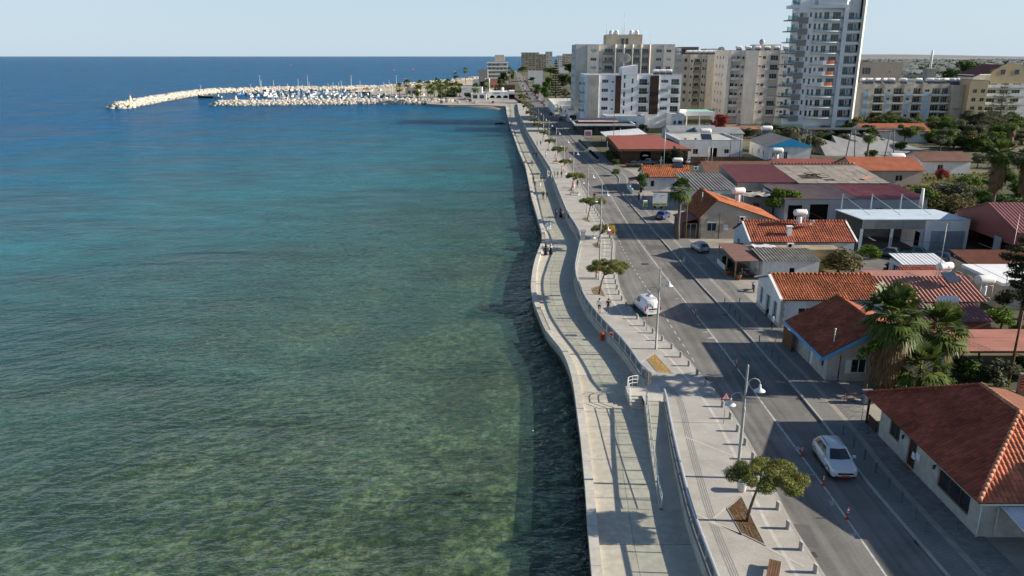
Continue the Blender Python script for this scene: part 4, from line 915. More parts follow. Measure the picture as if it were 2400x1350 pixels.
# ---------------- vegetation ----------------
def leafmat(name, cols, rough=.75):
    if name in MATS: return MATS[name]
    m = bpy.data.materials.new(name); MATS[name] = m; m.use_nodes = True; nt = m.node_tree; b = nt.nodes['Principled BSDF']
    b.inputs['Roughness'].default_value = rough; b.inputs['Specular IOR Level'].default_value = .2
    g = nd(nt, 'ShaderNodeNewGeometry'); cr = nd(nt, 'ShaderNodeValToRGB'); nt.links.new(g.outputs['Random Per Island'], cr.inputs[0])
    e = cr.color_ramp.elements; n = len(cols)
    e[0].position = 0; e[0].color = (*cols[0],1); e[1].position = 1; e[1].color = (*cols[-1],1)
    for i in range(1, n-1): k = e.new(i/(n-1)); k.color = (*cols[i],1)
    nt.links.new(cr.outputs[0], b.inputs['Base Color'])
    tr = nd(nt, 'ShaderNodeBsdfTranslucent'); nt.links.new(cr.outputs[0], tr.inputs[0]); mx = nd(nt, 'ShaderNodeMixShader'); mx.inputs[0].default_value = .25
    o = nt.nodes['Material Output']; nt.links.new(b.outputs[0], mx.inputs[1]); nt.links.new(tr.outputs[0], mx.inputs[2]); nt.links.new(mx.outputs[0], o.inputs[0])
    return m
LF = {
 'pine': leafmat('pine_needles', [(.055,.085,.02),(.13,.155,.035),(.20,.21,.055),(.30,.26,.09)]),
 'green': leafmat('green_leaves', [(.025,.06,.012),(.05,.10,.018),(.09,.15,.025)]),
 'bright': leafmat('bright_leaves', [(.04,.09,.012),(.09,.16,.02),(.16,.22,.03)]),
 'olive': leafmat('olive_leaves', [(.07,.085,.05),(.12,.13,.075),(.17,.17,.10)]),
 'dark': leafmat('dark_leaves', [(.012,.022,.010),(.025,.04,.016),(.04,.055,.02)]),
 'dry': leafmat('dry_leaves', [(.06,.06,.025),(.12,.11,.04),(.20,.16,.06)]),
 'red': leafmat('bougainvillea_red', [(.28,.02,.03),(.36,.05,.05),(.12,.08,.03)]),
 'pink': leafmat('bougainvillea_pink', [(.45,.015,.08),(.55,.03,.12),(.2,.05,.04)]),
 'frond': leafmat('palm_frond', [(.045,.08,.018),(.08,.12,.025),(.14,.17,.05)], .5),
 'straw': leafmat('dead_frond', [(.14,.09,.045),(.22,.15,.075),(.30,.21,.11)]),
 'grass': leafmat('wild_grass', [(.07,.10,.02),(.13,.15,.04),(.22,.19,.08)]),
}
M_bark = mat('bark', (.13,.095,.07), .95, .3, 3, .6, 12); M_palmbark = mat('palm_bark', (.15,.12,.095), .95, .3, 4, .7, 14)
def leaves(clumps, n, leaf, seed, aspect=.55, up=.3):
    """leaf quads spread through ellipsoid clumps [(cx,cy,cz,rx,ry,rz)], n in all"""
    r = np.random.default_rng(seed); C = np.array(clumps, float)
    vol = C[:,3]*C[:,4]*C[:,5]; w = vol**.75; w /= w.sum()
    k = r.choice(len(C), n, p=w); d = r.normal(size=(n,3)); d /= np.linalg.norm(d, axis=1)[:,None]
    rad = r.uniform(.15, 1, n)**.45; lump = 1+.22*np.sin(d[:,0]*7+k)*np.sin(d[:,1]*6+k*2)*np.sin(d[:,2]*5+1)
    P = C[k,:3]+d*C[k,3:]*(rad*lump)[:,None]
    nrm = d+r.normal(size=(n,3))*.7+np.array([0,0,up]); nrm /= np.linalg.norm(nrm, axis=1)[:,None]
    t = np.cross(nrm, r.normal(size=(n,3))); t /= np.linalg.norm(t, axis=1)[:,None]+1e-9; b = np.cross(nrm, t)
    s = leaf*r.uniform(.6,1.4,n)[:,None]
    V = np.stack([P-t*s, P+b*s*aspect, P+t*s, P-b*s*aspect], 1).reshape(-1,3)
    return V
def quadmesh(name, V, mats, mi=None):
    n = len(V)//4; me = bpy.data.meshes.new(name); me.vertices.add(len(V)); me.vertices.foreach_set('co', np.asarray(V, np.float32).ravel())
    me.loops.add(4*n); me.loops.foreach_set('vertex_index', np.arange(4*n, dtype=np.int32)); me.polygons.add(n)
    me.polygons.foreach_set('loop_start', np.arange(0,4*n,4, dtype=np.int32)); me.polygons.foreach_set('loop_total', np.full(n,4,np.int32))
    for m in (mats if isinstance(mats,(list,tuple)) else [mats]): me.materials.append(m)
    if mi is not None: me.polygons.foreach_set('material_index', np.asarray(mi, np.int32))
    me.update(); me.validate(); return me
VEG = {}
def veg_variant(kind, i):
    """unit tree: crown about 1 high and 1 wide above the ground, several shapes of each kind"""
    key = (kind, i)
    if key in VEG: return VEG[key]
    r = random.Random(hash(kind)%1000+i*17 if False else sum(map(ord, kind))+i*17); cl = []
    if kind in ('bush','hedge'):
        for _ in range(9): a = r.uniform(0,6.28); q = r.uniform(0,.34); cl.append((math.cos(a)*q, math.sin(a)*q, r.uniform(.22,.66), r.uniform(.15,.26), r.uniform(.15,.26), r.uniform(.16,.30)))
        V = leaves(cl, 2600, .034, i, .6); trunk = [((0,0,0),(0,0,.4),.03)]
    else:
        for _ in range(11): a = r.uniform(0,6.28); q = r.uniform(.05,.36); cl.append((math.cos(a)*q, math.sin(a)*q, r.uniform(.42,.86), r.uniform(.13,.22), r.uniform(.13,.22), r.uniform(.10,.18)))
        V = leaves(cl, 2800, .032, i, .6); trunk = [((0,0,0),(r.uniform(-.03,.03),0,.45),.035)]+[((0,0,.3),(c[0],c[1],c[2]),.015) for c in cl[:6]]
    q = MB()
    for a, b, rr in trunk: q.tube([a, tuple((u+v)/2+r.uniform(-.02,.02) for u,v in zip(a,b)), b], [rr, rr*.8, rr*.5], 6)
    VEG[key] = (V, q); return VEG[key]
VM = {}
def plant(kind, leafk, px, py, wpx, hpx, label, cat=None, grp=None, z=-.03, i=None, P=None):
    P = P or at(px, py, z); s = pxm(P); w, h = wpx/s, hpx/s*1.06
    i = rng.randrange(4) if i is None else i
    key = (kind, leafk, i)
    if key not in VM:
        V, q = veg_variant(kind, i); VM[key] = (quadmesh('crown', V, LF[leafk]), q.mesh('trunk', M_bark))
    t = thing('tree' if kind == 'tree' else 'bush', label, cat or ('tree' if kind == 'tree' else 'bush'), P, rng.uniform(0,6.28), grp); t.scale = (w, w, h)
    link('crown', VM[key][0], t); link('trunk', VM[key][1], t); return t
# umbrella pines along the promenade
def make_pine(i):
    r = random.Random(40+i); t = thing('umbrella_pine', 'x', 'tree', (0,0,0), 0, 'umbrella pines along the promenade')
    top = Vector((r.uniform(.5,.9), r.uniform(-.2,.2), 2.9)); q = MB()
    q.tube([(0,0,0),(.12,.02,.8),(.30,.0,1.7),tuple(top)], [.12,.10,.085,.06], 8)
    cl = []
    for k in range(19):
        a = k*2.4+r.uniform(-.3,.3); d = .35+1.5*math.sqrt(k/19.0); c = Vector((top.x+.35+math.cos(a)*d*1.15, math.sin(a)*d*.9, 3.15+.45*(1-(d/1.9)**2)+r.uniform(-.16,.16)))
        cl.append((c.x, c.y, c.z, r.uniform(.44,.70), r.uniform(.42,.64), r.uniform(.32,.48)))
        if k%2 == 0: q.tube([tuple(top-Vector((.1,0,.6))), tuple((top+c)/2-Vector((0,0,.15))), tuple(c)], [.05,.04,.02], 6)
    q.build('trunk', M_bark, t)
    V = leaves(cl, 26000, .072, 100+i, .26, .5); link('crown', quadmesh('crown', V, LF['pine']), t); return t
PINES = [(1750,1222,1.02,0),(1404,690,1.0,1),(1400,576,.92,2),(1377,514,.95,0),(1339,446,.95,1),(1320,402,.85,2),(1303,377,.9,0),(1284,351,.9,1),(1272,331,.95,2),(1259,314,1.0,0),(1249,300,1.05,1),(1239,284,1.15,2),(1232,268,1.2,0),(1227,257,1.2,1),(1223,246,1.3,2),(1220,238,1.2,0)]
pp = [make_pine(i) for i in range(5)]; used = set()
for k, (px, py, s, i) in enumerate(PINES):
    i = k%5; s *= 1+.10*math.sin(k*2.3)*(k > 0)
    p = at(px, py, ZU); lb = '%s umbrella pine leaning over the promenade, counted from the camera' % ORD[k]
    if i not in used: used.add(i); t = pp[i]; t.location = p; t['label'] = lb; t.scale = (s,s,s)
    else: t = dup(pp[i], p, rng.uniform(-.5,.5), lb, s)
# fan palms
def make_palm(i, skirt=True, nf=34, th=6.0, fl=2.1):
    r = random.Random(60+i); V = []; S = []; st = []
    def frond(az, el, L, out, fanr, droop, base):
        d = Vector((math.cos(az)*math.cos(el), math.sin(az)*math.cos(el), math.sin(el))); b = base+d*L*.5
        side = Vector((-math.sin(az), math.cos(az), 0)); nrm = d.cross(side)
        st.append((base, b))
        for k in range(13):
            a = (k-6)/6*1.25; v = (d*math.cos(a)+side*math.sin(a)); l = fanr*(1-.25*abs(a)/1.25)*r.uniform(.9,1.08)
            m = b+v*l*.6; tip = b+v*l+Vector((0,0,-droop*l*r.uniform(.5,1.2)))-Vector((0,0,.02)); wv = v.cross(nrm).normalized()*fanr*.075
            out += [b, m+wv, tip, m-wv]
    top = Vector((0,0,th))
    for k in range(nf):
        az = k*2.399+r.uniform(-.25,.25); q = k/nf; el = R(80)-q*R(135)+r.uniform(-.15,.15)
        frond(az, el, fl*r.uniform(.7,1.2), V, 1.15*fl/2.1, .12+.5*q, top)
    if skirt:
        for k in range(120):
            az = r.uniform(0,6.28); q_ = r.random(); z = th-.15-q_*min(4.2, th*.62); base = Vector((math.cos(az)*.2, math.sin(az)*.2, z))
            frond(az, R(-58)-q_*R(20)+r.uniform(-.2,.3), fl*.66, S, fl*.42, .6, base)
    return V, S, st
PALM = {}
def palm(px, py, ptop, label, i=0, skirt=True, grp='fan palms', P=None, nf=34, z=0.0, wide=1.0):
    P = P or at(px, py, z); h = max(1.0, zat(P, ptop)-P.z); fl = 2.1*wide
    key = (i, skirt, round(h), nf, wide); t = thing('palm_tree', label, 'palm tree', P, rng.uniform(0,6.28), grp)
    if key not in PALM:
        V, S, st = make_palm(i, skirt, nf, h, fl)
        q = MB(); rr = .30 if skirt else .26; q.tube([(0,0,0),(.05,.03,h*.3),(-.04,.02,h*.7),(0,0,h)], [rr*1.25,rr,rr*.85,rr*.8], 10)
        pe = MB()
        for a, b in st[:nf]: pe.tube([a,b], [.035,.02], 4, cap=False)
        PALM[key] = (quadmesh('crown', V, LF['frond']), quadmesh('dead_frond_skirt', S, LF['straw']) if skirt else None, q.mesh('trunk', M_palmbark), pe.mesh('frond_stalks', mat('frond_stalk', (.20,.20,.07), .7, .1)))
    c, s, tr, pe = PALM[key]
    link('trunk', tr, t); link('crown', c, t); link('frond_stalks', pe, t)
    if s: link('dead_frond_skirt', s, t)
    return t
palm(2068,915,742,'large fan palm with thick dead-frond skirt beside the blue-trimmed house', 0, True, wide=1.5, nf=50)
palm(2185,880,775,'second fan palm just right of the largest one', 1, True, wide=1.4, nf=42)
palm(2150,925,868,'low young fan palm at the foot of the two tall ones', 2, False, nf=34, wide=1.3)
palm(1588,562,446,'fan palm standing in front of the beige gabled house', 0, False, nf=44, wide=1.05)
palm(2028,400,318,'tall slim fan palm beside the damaged grey roof', 1, False, wide=1.1)
palm(2224,352,305,'fan palm behind the orange-roofed garden house', 2, False, wide=1.0)
palm(2318,520,362,'left one of the big skirted palms at the right edge', 1, True, wide=1.35, nf=44)
palm(2388,525,368,'right one of the big skirted palms at the right edge', 0, True, wide=1.4, nf=44)
palm(2362,350,292,'skirted palm behind the other two at the right edge', 2, True, wide=1.2)
palm(2268,335,318,'small dark palm among the garden trees', 0, False, wide=.9)
# pollarded street tree beside the near red-roofed house
p = at(2025,925,ZU); t = thing('pollarded_tree', 'bare pollarded street tree with small leaf tufts by the near house', 'tree', p)
q = MB(); q.tube([(0,0,0),(.05,0,1.6),(-.05,.05,3.4),(0,0,4.3)], [.17,.15,.14,.16], 8); q.tube([(0,0,3.2),(-.5,0,3.7)], [.06,.04], 6); q.build('trunk', M_bark, t)
link('crown', quadmesh('crown', leaves([(-.5,0,4.0,.55,.45,.3),(.3,.1,4.6,.6,.5,.35),(-.7,.1,3.4,.4,.3,.25),(.1,-.2,4.4,.5,.4,.3)], 500, .13, 5), LF['bright']), t)
# bushes and trees among the houses
plant('bush','dry',1965,640,130,66,'large olive-green bush beside the grey corrugated shed', i=0)
plant('bush','bright',2040,606,62,40,'bright green shrub behind the large olive bush', i=1)
plant('bush','dark',2098,645,78,40,'dark rounded bush in front of the white shed', i=2)
plant('bush','dark',1578,390,46,50,'round dark bush in front of the parked cars', i=3)
plant('tree','bright',1830,512,92,74,'bright green tree beside the water tower of the beige house', i=0)
plant('tree','green',1500,452,40,46,'dark small tree by the white porch wall', i=1)
plant('tree','olive',1800,352,70,46,'left olive tree beyond the blue-gabled house', i=1)
plant('tree','olive',1848,356,76,58,'middle olive tree beyond the blue-gabled house', i=2)
plant('tree','olive',1905,362,66,44,'right olive tree beside the grey slabs', i=3)
plant('bush','bright',2058,425,60,40,'yellow-green bush beside the damaged grey roof', i=1)
plant('tree','green',2160,500,70,62,'loose green tree behind the garage roof', i=2)
plant('bush','olive',2240,470,120,50,'straggling grey-green shrub in the garden', i=0)
plant('bush','dry',2230,505,120,56,'dry thicket above the garage yard', i=3)
plant('bush','green',2340,490,110,40,'green undergrowth below the big right-edge palms', i=1)
plant('bush','bright',2310,475,70,40,'yellow-green scrub at the foot of the palms', i=2)
plant('bush','bright',2345,770,95,60,'bright green bush beside the pink corrugated roofs', i=0)
plant('bush','green',2390,800,80,50,'leafy bush at the right edge behind the pink roof', i=2)
p = at(2400,905,0); t = thing('conifer', 'dark spreading conifer at the right edge', 'tree', (51.8,74,0), 0)
q = MB(); q.tube([(0,0,0),(.1,0,4),(.0,.1,10.4)], [.3,.25,.1], 8); q.build('trunk', M_bark, t)
rr = random.Random(9); cl = [(math.cos(a*2.4)*rr.uniform(.6,2.6), math.sin(a*2.4)*rr.uniform(.6,2.4), 3.6+a*.36, rr.uniform(.8,1.3), rr.uniform(.8,1.3), rr.uniform(.35,.6)) for a in range(20)]
link('crown', quadmesh('crown', leaves(cl, 9000, .15, 77, .4, .2), LF['dark']), t)
for i,(px,py,w,h,l) in enumerate(((2265,892,110,62,'green'),(2335,896,110,70,'olive'),(2395,885,80,66,'bright'),(2210,905,80,40,'green'),(2300,925,70,30,'dark'))):
    plant('bush', l, px, py, w, h, ['leafy green shrub behind the near red roof','grey-green shrub behind the brick chimney wall','yellow-green shrub at the right edge','low shrub left of the green ones behind the near roof','dark shrub close behind the near red roof'][i], grp='garden shrubs behind the near house', i=i%4)
plant('bush','green',1402+40,412,30,20,'small planting by the restaurant corner', i=0); 
plant('tree','dark',1505,322,34,30,'dark shrub in front of the white apartment block', i=2)
plant('tree','red',1685,322,44,56,'red flowering tree in front of the cream apartment block', i=0)
plant('bush','bright',1700,325,50,30,'green bush below the red flowering tree', i=1)
for i,(px,w,h,l) in enumerate(((1745,50,22,'green'),(1770,40,30,'olive'),(1795,36,34,'dark'),(1818,40,30,'dark'),(1840,34,26,'green'))): plant('bush', l, px, 318, w, h, ['low green bush','grey-green bush','dark pointed bush','dark bush','leafy bush'][i]+' at the foot of the cream apartment block, %s from the left' % ['first','second','third','fourth','fifth'][i], grp='bushes below the cream block')
gd = random.Random(21)
for i in range(110):
    px = gd.uniform(1985,2420); py = gd.uniform(298,356); l = gd.choice(['green','olive','olive','dry','bright','dark']); k = gd.choice(['tree','tree','bush'])
    if 2050 < px < 2200 and py > 335: continue
    plant(k, l, px, py, gd.uniform(38,70), gd.uniform(24,44), '%s garden %s, %s, %s' % ({'green':'green','olive':'grey-green','dry':'dry','bright':'light green','dark':'dark'}[l], 'tree' if k == 'tree' else 'shrub', ['beside the tower','below the left end of the apartment row','below the middle of the apartment row','below the ochre block','before the stepped apartments','at the right edge'][min(5,int((px-1985)/73))], 'back row' if py < 317 else 'middle row' if py < 337 else 'front row'), grp='garden trees before the apartment blocks')
plant('bush','pink',2268,302,60,18,'bright pink bougainvillea before the yellow block', i=0); plant('bush','red',2205,420,36,30,'reddish tree beside the garden house', i=1)
plant('bush','bright',2175,402,40,34,'small green tree beside the garden house', i=2)
for i,(px,py,w,h,l,k) in enumerate(((2330,380,80,40,'green','tree'),(2385,395,80,44,'olive','bush'),(2355,430,90,40,'green','bush'),(2290,395,60,34,'olive','tree'),(2395,460,90,44,'green','bush'),(2270,440,60,34,'bright','bush'),(2300,520,90,40,'green','bush'),(2370,520,90,36,'olive','bush'),(2110,350,50,24,'green','bush'),(2040,372,44,26,'green','bush'))):
    plant(k,l,px,py,w,h,['green tree left of the right-edge palms','grey-green shrub right of the garden','wide green shrub below the right-edge palms','grey-green tree beyond the garden lawn','leafy shrub at the far right of the garden','light green shrub on the garden lawn','green thicket behind the maroon workshop','grey-green thicket behind the maroon workshop','green hedge behind the garden house','shrub by the slim fan palm'][i],grp='shrubs around the garden')
for i in range(16): plant('bush' if i%2 else 'tree',['green','olive','dark'][i%3],gd.uniform(1720,1990),gd.uniform(312,332),gd.uniform(30,50),gd.uniform(18,30),'%s shrub along the foot of the tower and pale block' % ['green','grey-green','dark'][i%3],grp='shrubs at the foot of the tower')
# grass patches in the gardens
gm = []
for (x0,y0,x1,y1,n) in ((2060,405,2320,470,2600),(2080,440,2200,500,500)):
    for _ in range(n):
        p = at(gd.uniform(x0,x1), gd.uniform(y0,y1), 0); a = gd.uniform(0,6.28); s = gd.uniform(.15,.45); d = Vector((math.cos(a)*s*.5, math.sin(a)*s*.5, 0)); gm += [p-d, p+d, p+d*1.2+Vector((0,0,s)), p-d*1.2+Vector((0,0,s))]
g_ = link('wild_grass', quadmesh('wild_grass', [tuple(v) for v in gm], LF['grass'])); tag(g_, 'rough green and yellow grass in the garden behind the sheds', 'grass', kind='stuff')
# layered araucaria trees
def araucaria(px, py, ptop, label, wpx, lk='dark'):
    P = at(px, py, 0); h = zat(P, ptop); s = pxm(P); w = wpx/s/2; t = thing('araucaria', label, 'tree', P)
    q = MB(); q.tube([(0,0,0),(0,0,h*.6),(0,0,h)], [h*.016,h*.010,.03], 7); q.build('trunk', M_bark, t)
    cl = []; r = random.Random(int(px)); n = 15
    for k in range(n):
        z = h*(.14+.83*k/n); rad = w*(1-(k/n))**.8*r.uniform(.8,1.1)+.15
        for j in range(7):
            a = j*.897+k*.5
            for f in (.45,.8,1.0): cl.append((math.cos(a)*rad*f, math.sin(a)*rad*f, z+.12*h*.2*f, rad*.20+.1, rad*.20+.1, h*.012+.12))
    link('crown', quadmesh('crown', leaves(cl, 5200, max(.16, h*.012), int(px), .4), LF[lk]), t)
araucaria(2335,318,188,'layered araucaria tree before the white stepped apartments', 88, 'olive')
araucaria(1302,238,136,'tall dark araucaria beside the far street', 30, 'dark')
# trees along the far street and behind the blocks
far = [(1262,232,30,34,'green'),(1275,240,34,36,'green'),(1285,222,30,40,'green'),(1320,215,34,40,'dark'),(1338,208,30,30,'green'),(1325,235,30,26,'olive'),(1258,208,18,20,'dark'),(1247,193,18,12,'green'),(1225,170,24,14,'green'),(1290,178,40,20,'green'),(1180,207,30,36,'dark'),(1170,212,20,26,'green'),(1163,226,16,22,'green'),(1334,180,30,30,'green'),(1330,166,28,18,'green'),(1200,196,14,30,'green')]
for i, (px,py,w,h,l) in enumerate(far): plant('tree', l, px, py, w, h, '%s tree far along the shore street, %s' % ({'green':'green','dark':'dark','olive':'grey-green'}[l], ['left of the white fence','beside the dark araucaria','below the tall shore block','right of the araucaria'][0 if px<1250 else 1 if px<1290 else 2 if py<190 else 3]), grp='trees along the far street')
# ---------------- building kit ----------------
M_frame = mat('window_frame_white', (.66,.66,.64), .5, .04); M_wood_d = mat('dark_wood', (.055,.03,.018), .65, .2, 5); M_wood_b = mat('brown_wood', (.14,.07,.035), .7, .25, 5)
M_glass = glassmat('window_glass', (.025,.032,.036)); M_void = mat('interior_shade', (.012,.012,.012), .9, 0, fine=0, spec=0)  # the void black stands in for shade inside open rooms
M_shut = mat('roller_shutter', (.52,.51,.48), .7, .06, 3); M_plw = weathered('white_plaster', (.74,.735,.715)); M_stone = mat('pale_stone', (.44,.41,.36), .9, .16, 1.5, .4, 9)
M_cream = weathered('cream_plaster', (.62,.54,.43)); M_beige = weathered('beige_plaster', (.48,.405,.325)); M_grey = weathered('grey_plaster', (.30,.29,.275), streak=.3)
WINC = {}
def winmesh(w, h, kind, frm):
    key = (round(w,2), round(h,2), kind, frm.name)
    if key in WINC: return WINC[key]
    f = MB(); t = .06 if h < 3 else .08; d = .07
    f.box(0,-.02,0,t,d,h); f.box(w-t,-.02,0,w,d,h); f.box(t,-.02,0,w-t,d,t); f.box(t,-.02,h-t,w-t,d,h)
    if kind in ('w','g') and w > .9:
        n = 2 if w < 2.2 else 3
        for k in range(1,n): f.box(w*k/n-t*.45,-.01,t,w*k/n+t*.45,d,h-t)
    p = MB(); pm = {'w':M_glass,'g':M_glass,'s':M_shut,'v':M_void,'d':M_wood_d,'dw':M_plw}.get(kind, M_glass)
    if kind == 's':
        n = max(3, int(h/.18))
        for k in range(n): p.quad((t,.03,t+(h-2*t)*k/n),(w-t,.03,t+(h-2*t)*k/n),(w-t,.015,t+(h-2*t)*(k+1)/n-.01),(t,.015,t+(h-2*t)*(k+1)/n-.01))
        p.quad((t,.035,t),(w-t,.035,t),(w-t,.035,h-t),(t,.035,h-t))
    elif kind in ('d','dw'):
        p.box(t,.02,t,w-t,.06,h-t); 
        for k in range(2): p.box(w*.2,.012,h*(.12+.45*k),w*.8,.02,h*(.46+.42*k))
    else: p.quad((t,.035,t),(w-t,.035,t),(w-t,.035,h-t),(t,.035,h-t))
    WINC[key] = (f.mesh('window_frame', frm), p.mesh('pane', pm)); return WINC[key]
def wallpanel(mb, O, u, L, H, ops, depth=.14, mi=0, top=None):
    """wall with real openings; top(x) gives a sloping head"""
    n = Vector((u.y,-u.x,0)); U = Vector((u.x,u.y,0)); Z = Vector((0,0,1))
    xs = sorted({0.0, L, *[o[0] for o in ops], *[o[0]+o[2] for o in ops]}); zs = sorted({0.0, H, *[o[1] for o in ops], *[o[1]+o[3] for o in ops]})
    for a, b in zip(xs, xs[1:]):
        if b-a < 1e-4: continue
        run = None
        for c, d in zip(zs, zs[1:]):
            if d-c < 1e-4: continue
            mx, mz = (a+b)/2, (c+d)/2
            hole = any(o[0] < mx < o[0]+o[2] and o[1] < mz < o[1]+o[3] for o in ops)
            if not hole: run = (run[0], d) if run and abs(run[1]-c) < 1e-6 else (c, d)
            if hole or d == zs[-1]:
                if run: mb.quad(O+U*a+Z*run[0], O+U*b+Z*run[0], O+U*b+Z*run[1], O+U*a+Z*run[1], mi); run = None
    for o in ops:
        a, c, b, d = o[0], o[1], o[0]+o[2], o[1]+o[3]; I = -n*depth
        P = lambda x, z, k=0: O+U*x+Z*z+(I if k else Vector())
        mb.quad(P(a,c),P(a,c,1),P(a,d,1),P(a,d),mi); mb.quad(P(b,c,1),P(b,c),P(b,d),P(b,d,1),mi); mb.quad(P(a,c),P(b,c),P(b,c,1),P(a,c,1),mi); mb.quad(P(a,d,1),P(b,d,1),P(b,d),P(a,d),mi)
def windows(root, o0, O, u, ops, depth=.14, frm=None, sub=True):
    n = Vector((u.y,-u.x,0)); U = Vector((u.x,u.y,0)); a = math.atan2(u.y,u.x)
    for o in ops:
        k = o[4] if len(o) > 4 else 'w'
        if k == 'o': continue
        f, p = winmesh(o[2], o[3], k, frm or M_frame)
        loc = O+U*o[0]+Vector((0,0,o[1]))-n*(depth-.02)-o0
        w = link('door' if k in ('d','dw') else 'window', f, root, loc, a); link('door_leaf' if k in ('d','dw') else ('shutter' if k == 's' else 'pane'), p, w)
def building(name, label, cat, foot, H, wm, ops=None, z0=0.0, roofm=None, parapet=.5, grp=None, frm=None, depth=.14, roofname='roof'):
    ops = ops or {}; o0 = Vector((foot[0][0], foot[0][1], z0)); t = thing(name, label, cat, o0, 0, grp); mb = MB()
    n = len(foot); tot = H+parapet
    for i in range(n):
        a = Vector(foot[i]); b = Vector(foot[(i+1)%n]); u = (b-a).normalized(); O = Vector((a.x,a.y,z0)); L = (b-a).length
        op = ops.get(i, []); wallpanel(mb, O, u, L, tot, op, depth); windows(t, o0, O, u, op, depth, frm)
    mb.build('wall', wm, t, o0)
    r = MB(); r.poly([(p[0],p[1],z0+H) for p in foot]); 
    r.build(roofname, roofm or mat('flat_roof', (.42,.41,.39), .9, .2, .4), t, o0)
    if parapet:
        c = MB(); m_ = Vector((sum(p[0] for p in foot)/n, sum(p[1] for p in foot)/n))
        for i in range(n):
            a = Vector(foot[i]); b = Vector(foot[(i+1)%n]); u = (b-a).normalized(); nn = Vector((u.y,-u.x)); pts = [a+nn*.03, b+nn*.03, b-nn*.22, a-nn*.22]
            c.prism([tuple(q) for q in pts], z0+tot+.001*i, z0+tot+.06+.001*i)
            I = [a-nn*.2, b-nn*.2]; c.quad((I[1].x,I[1].y,z0+H),(I[0].x,I[0].y,z0+H),(I[0].x,I[0].y,z0+tot),(I[1].x,I[1].y,z0+tot))
        c.build('parapet_coping', wm, t, o0)
    t['o0'] = tuple(o0); return t
def O0(t): return Vector(t['o0'])
def grid_ops(cols, z0, fh, nf, seed=None, mixk='ws'):
    out = []; r = random.Random(seed)
    for k in range(nf):
        for c in cols:
            kd = c[4] if len(c) > 4 else 'w'
            if kd == 'w' and seed is not None and r.random() < .28: kd = 's'
            out.append((c[0], z0+k*fh+c[1], c[2], c[3], kd))
    return out
M_bglass = clearglass('balcony_glass', (.62,.78,.76))
def balcony(t, x0, x1, y, z, dep, kind='glass', m_=None, slab=.18):
    """slab and rail in front of a wall at y (projecting to -y), world coordinates"""
    o0 = O0(t); q = MB(); q.box(x0,y-dep,z-slab,x1,y-.002,z); b = q.build('balcony_slab', m_ or M_plw, t, o0)
    if kind == 'glass':
        q = MB(); q.box(x0+.03,y-dep+.02,z+.03,x1-.03,y-dep+.035,z+1.0); q.build('balcony_glass', M_bglass, t, o0)
        q = MB(); q.box(x0,y-dep,z+1.002,x1,y-dep+.06,z+1.05); q.build('balcony_rail', M_galv, t, o0)
    elif kind == 'bars':
        q = MB(); q.box(x0,y-dep,z+.98,x1,y-dep+.05,z+1.03)
        nb = max(3, int((x1-x0)/.45))
        for k in range(nb+1): xx = x0+.02+(x1-x0-.04)*k/nb; q.box(xx-.012,y-dep+.012,z,xx+.012,y-dep+.036,z+.978)
        q.build('balcony_rail', M_dark, t, o0)
    else:
        q = MB(); q.box(x0,y-dep,z+.001,x1,y-dep+.12,z+1.0); q.box(x0,y-dep+.121,z+.001,x0+.1,y-.003,z+1.0); q.box(x1-.1,y-dep+.121,z+.001,x1,y-.003,z+1.0); q.build('balcony_parapet', m_ or M_plw, t, o0)
# roofs
def tile_field(O, u, v, L, W, tw=.30, tl=.36, clip=None, skip=None, lift=.045):
    """rows of barrel tiles from the eave (O, along u) up the slope v; returns list of tile corner origins"""
    nu, nv = int(L/tw), int(W/tl); tw, tl = L/nu, W/nv; out = []
    for j in range(nv):
        for i in range(nu):
            cu, cv = (i+.5)*tw, (j+.5)*tl
            if clip and not clip(cu, cv): continue
            out.append((O+u*(i*tw)+v*(j*tl), i, j))
    return out, tw, tl
def tile_shape(u, v, n, tw, tl, lift=.075):
    q = MB(); prof = [(0,0),(.16,.7),(.34,1),(.52,.7),(.68,.05),(.84,-.15),(1,0)]
    a = [u*(s*tw)+n*(h*lift*.75+.045) for s, h in prof]; b = [u*(s*tw)+v*(tl*1.06)+n*(h*lift*.75+.008) for s, h in prof]
    q.grid([a, b]); q.grid([[p-n*.035 for p in a], a]); return q
def tiled_plane(parent, o0, O, u, v, L, W, m_, clip=None, single=0, tw=.30, tl=.36, under=None):
    """tiles on a roof plane: the first `single` largest as parts, the rest joined"""
    n = u.cross(v).normalized()
    if n.z < 0: n = -n
    T, tw, tl = tile_field(O, u, v, L, W, tw, tl, clip); sh = tile_shape(u, v, n, tw, tl)
    T.sort(key=lambda q: (q[0].y))
    me = sh.mesh('roof_tile', m_); rest = MB()
    for k, (p, i, j) in enumerate(T):
        dp = n*rng.uniform(-.008,.012)
        if k < single: link('roof_tile', me, parent, p+dp-o0)
        else: rest.add([p+dp+Vector(q) for q in sh.v], sh.f)
    if rest.v: r = rest.build('roof_tiles', m_, parent, o0); r['kind'] = 'stuff'
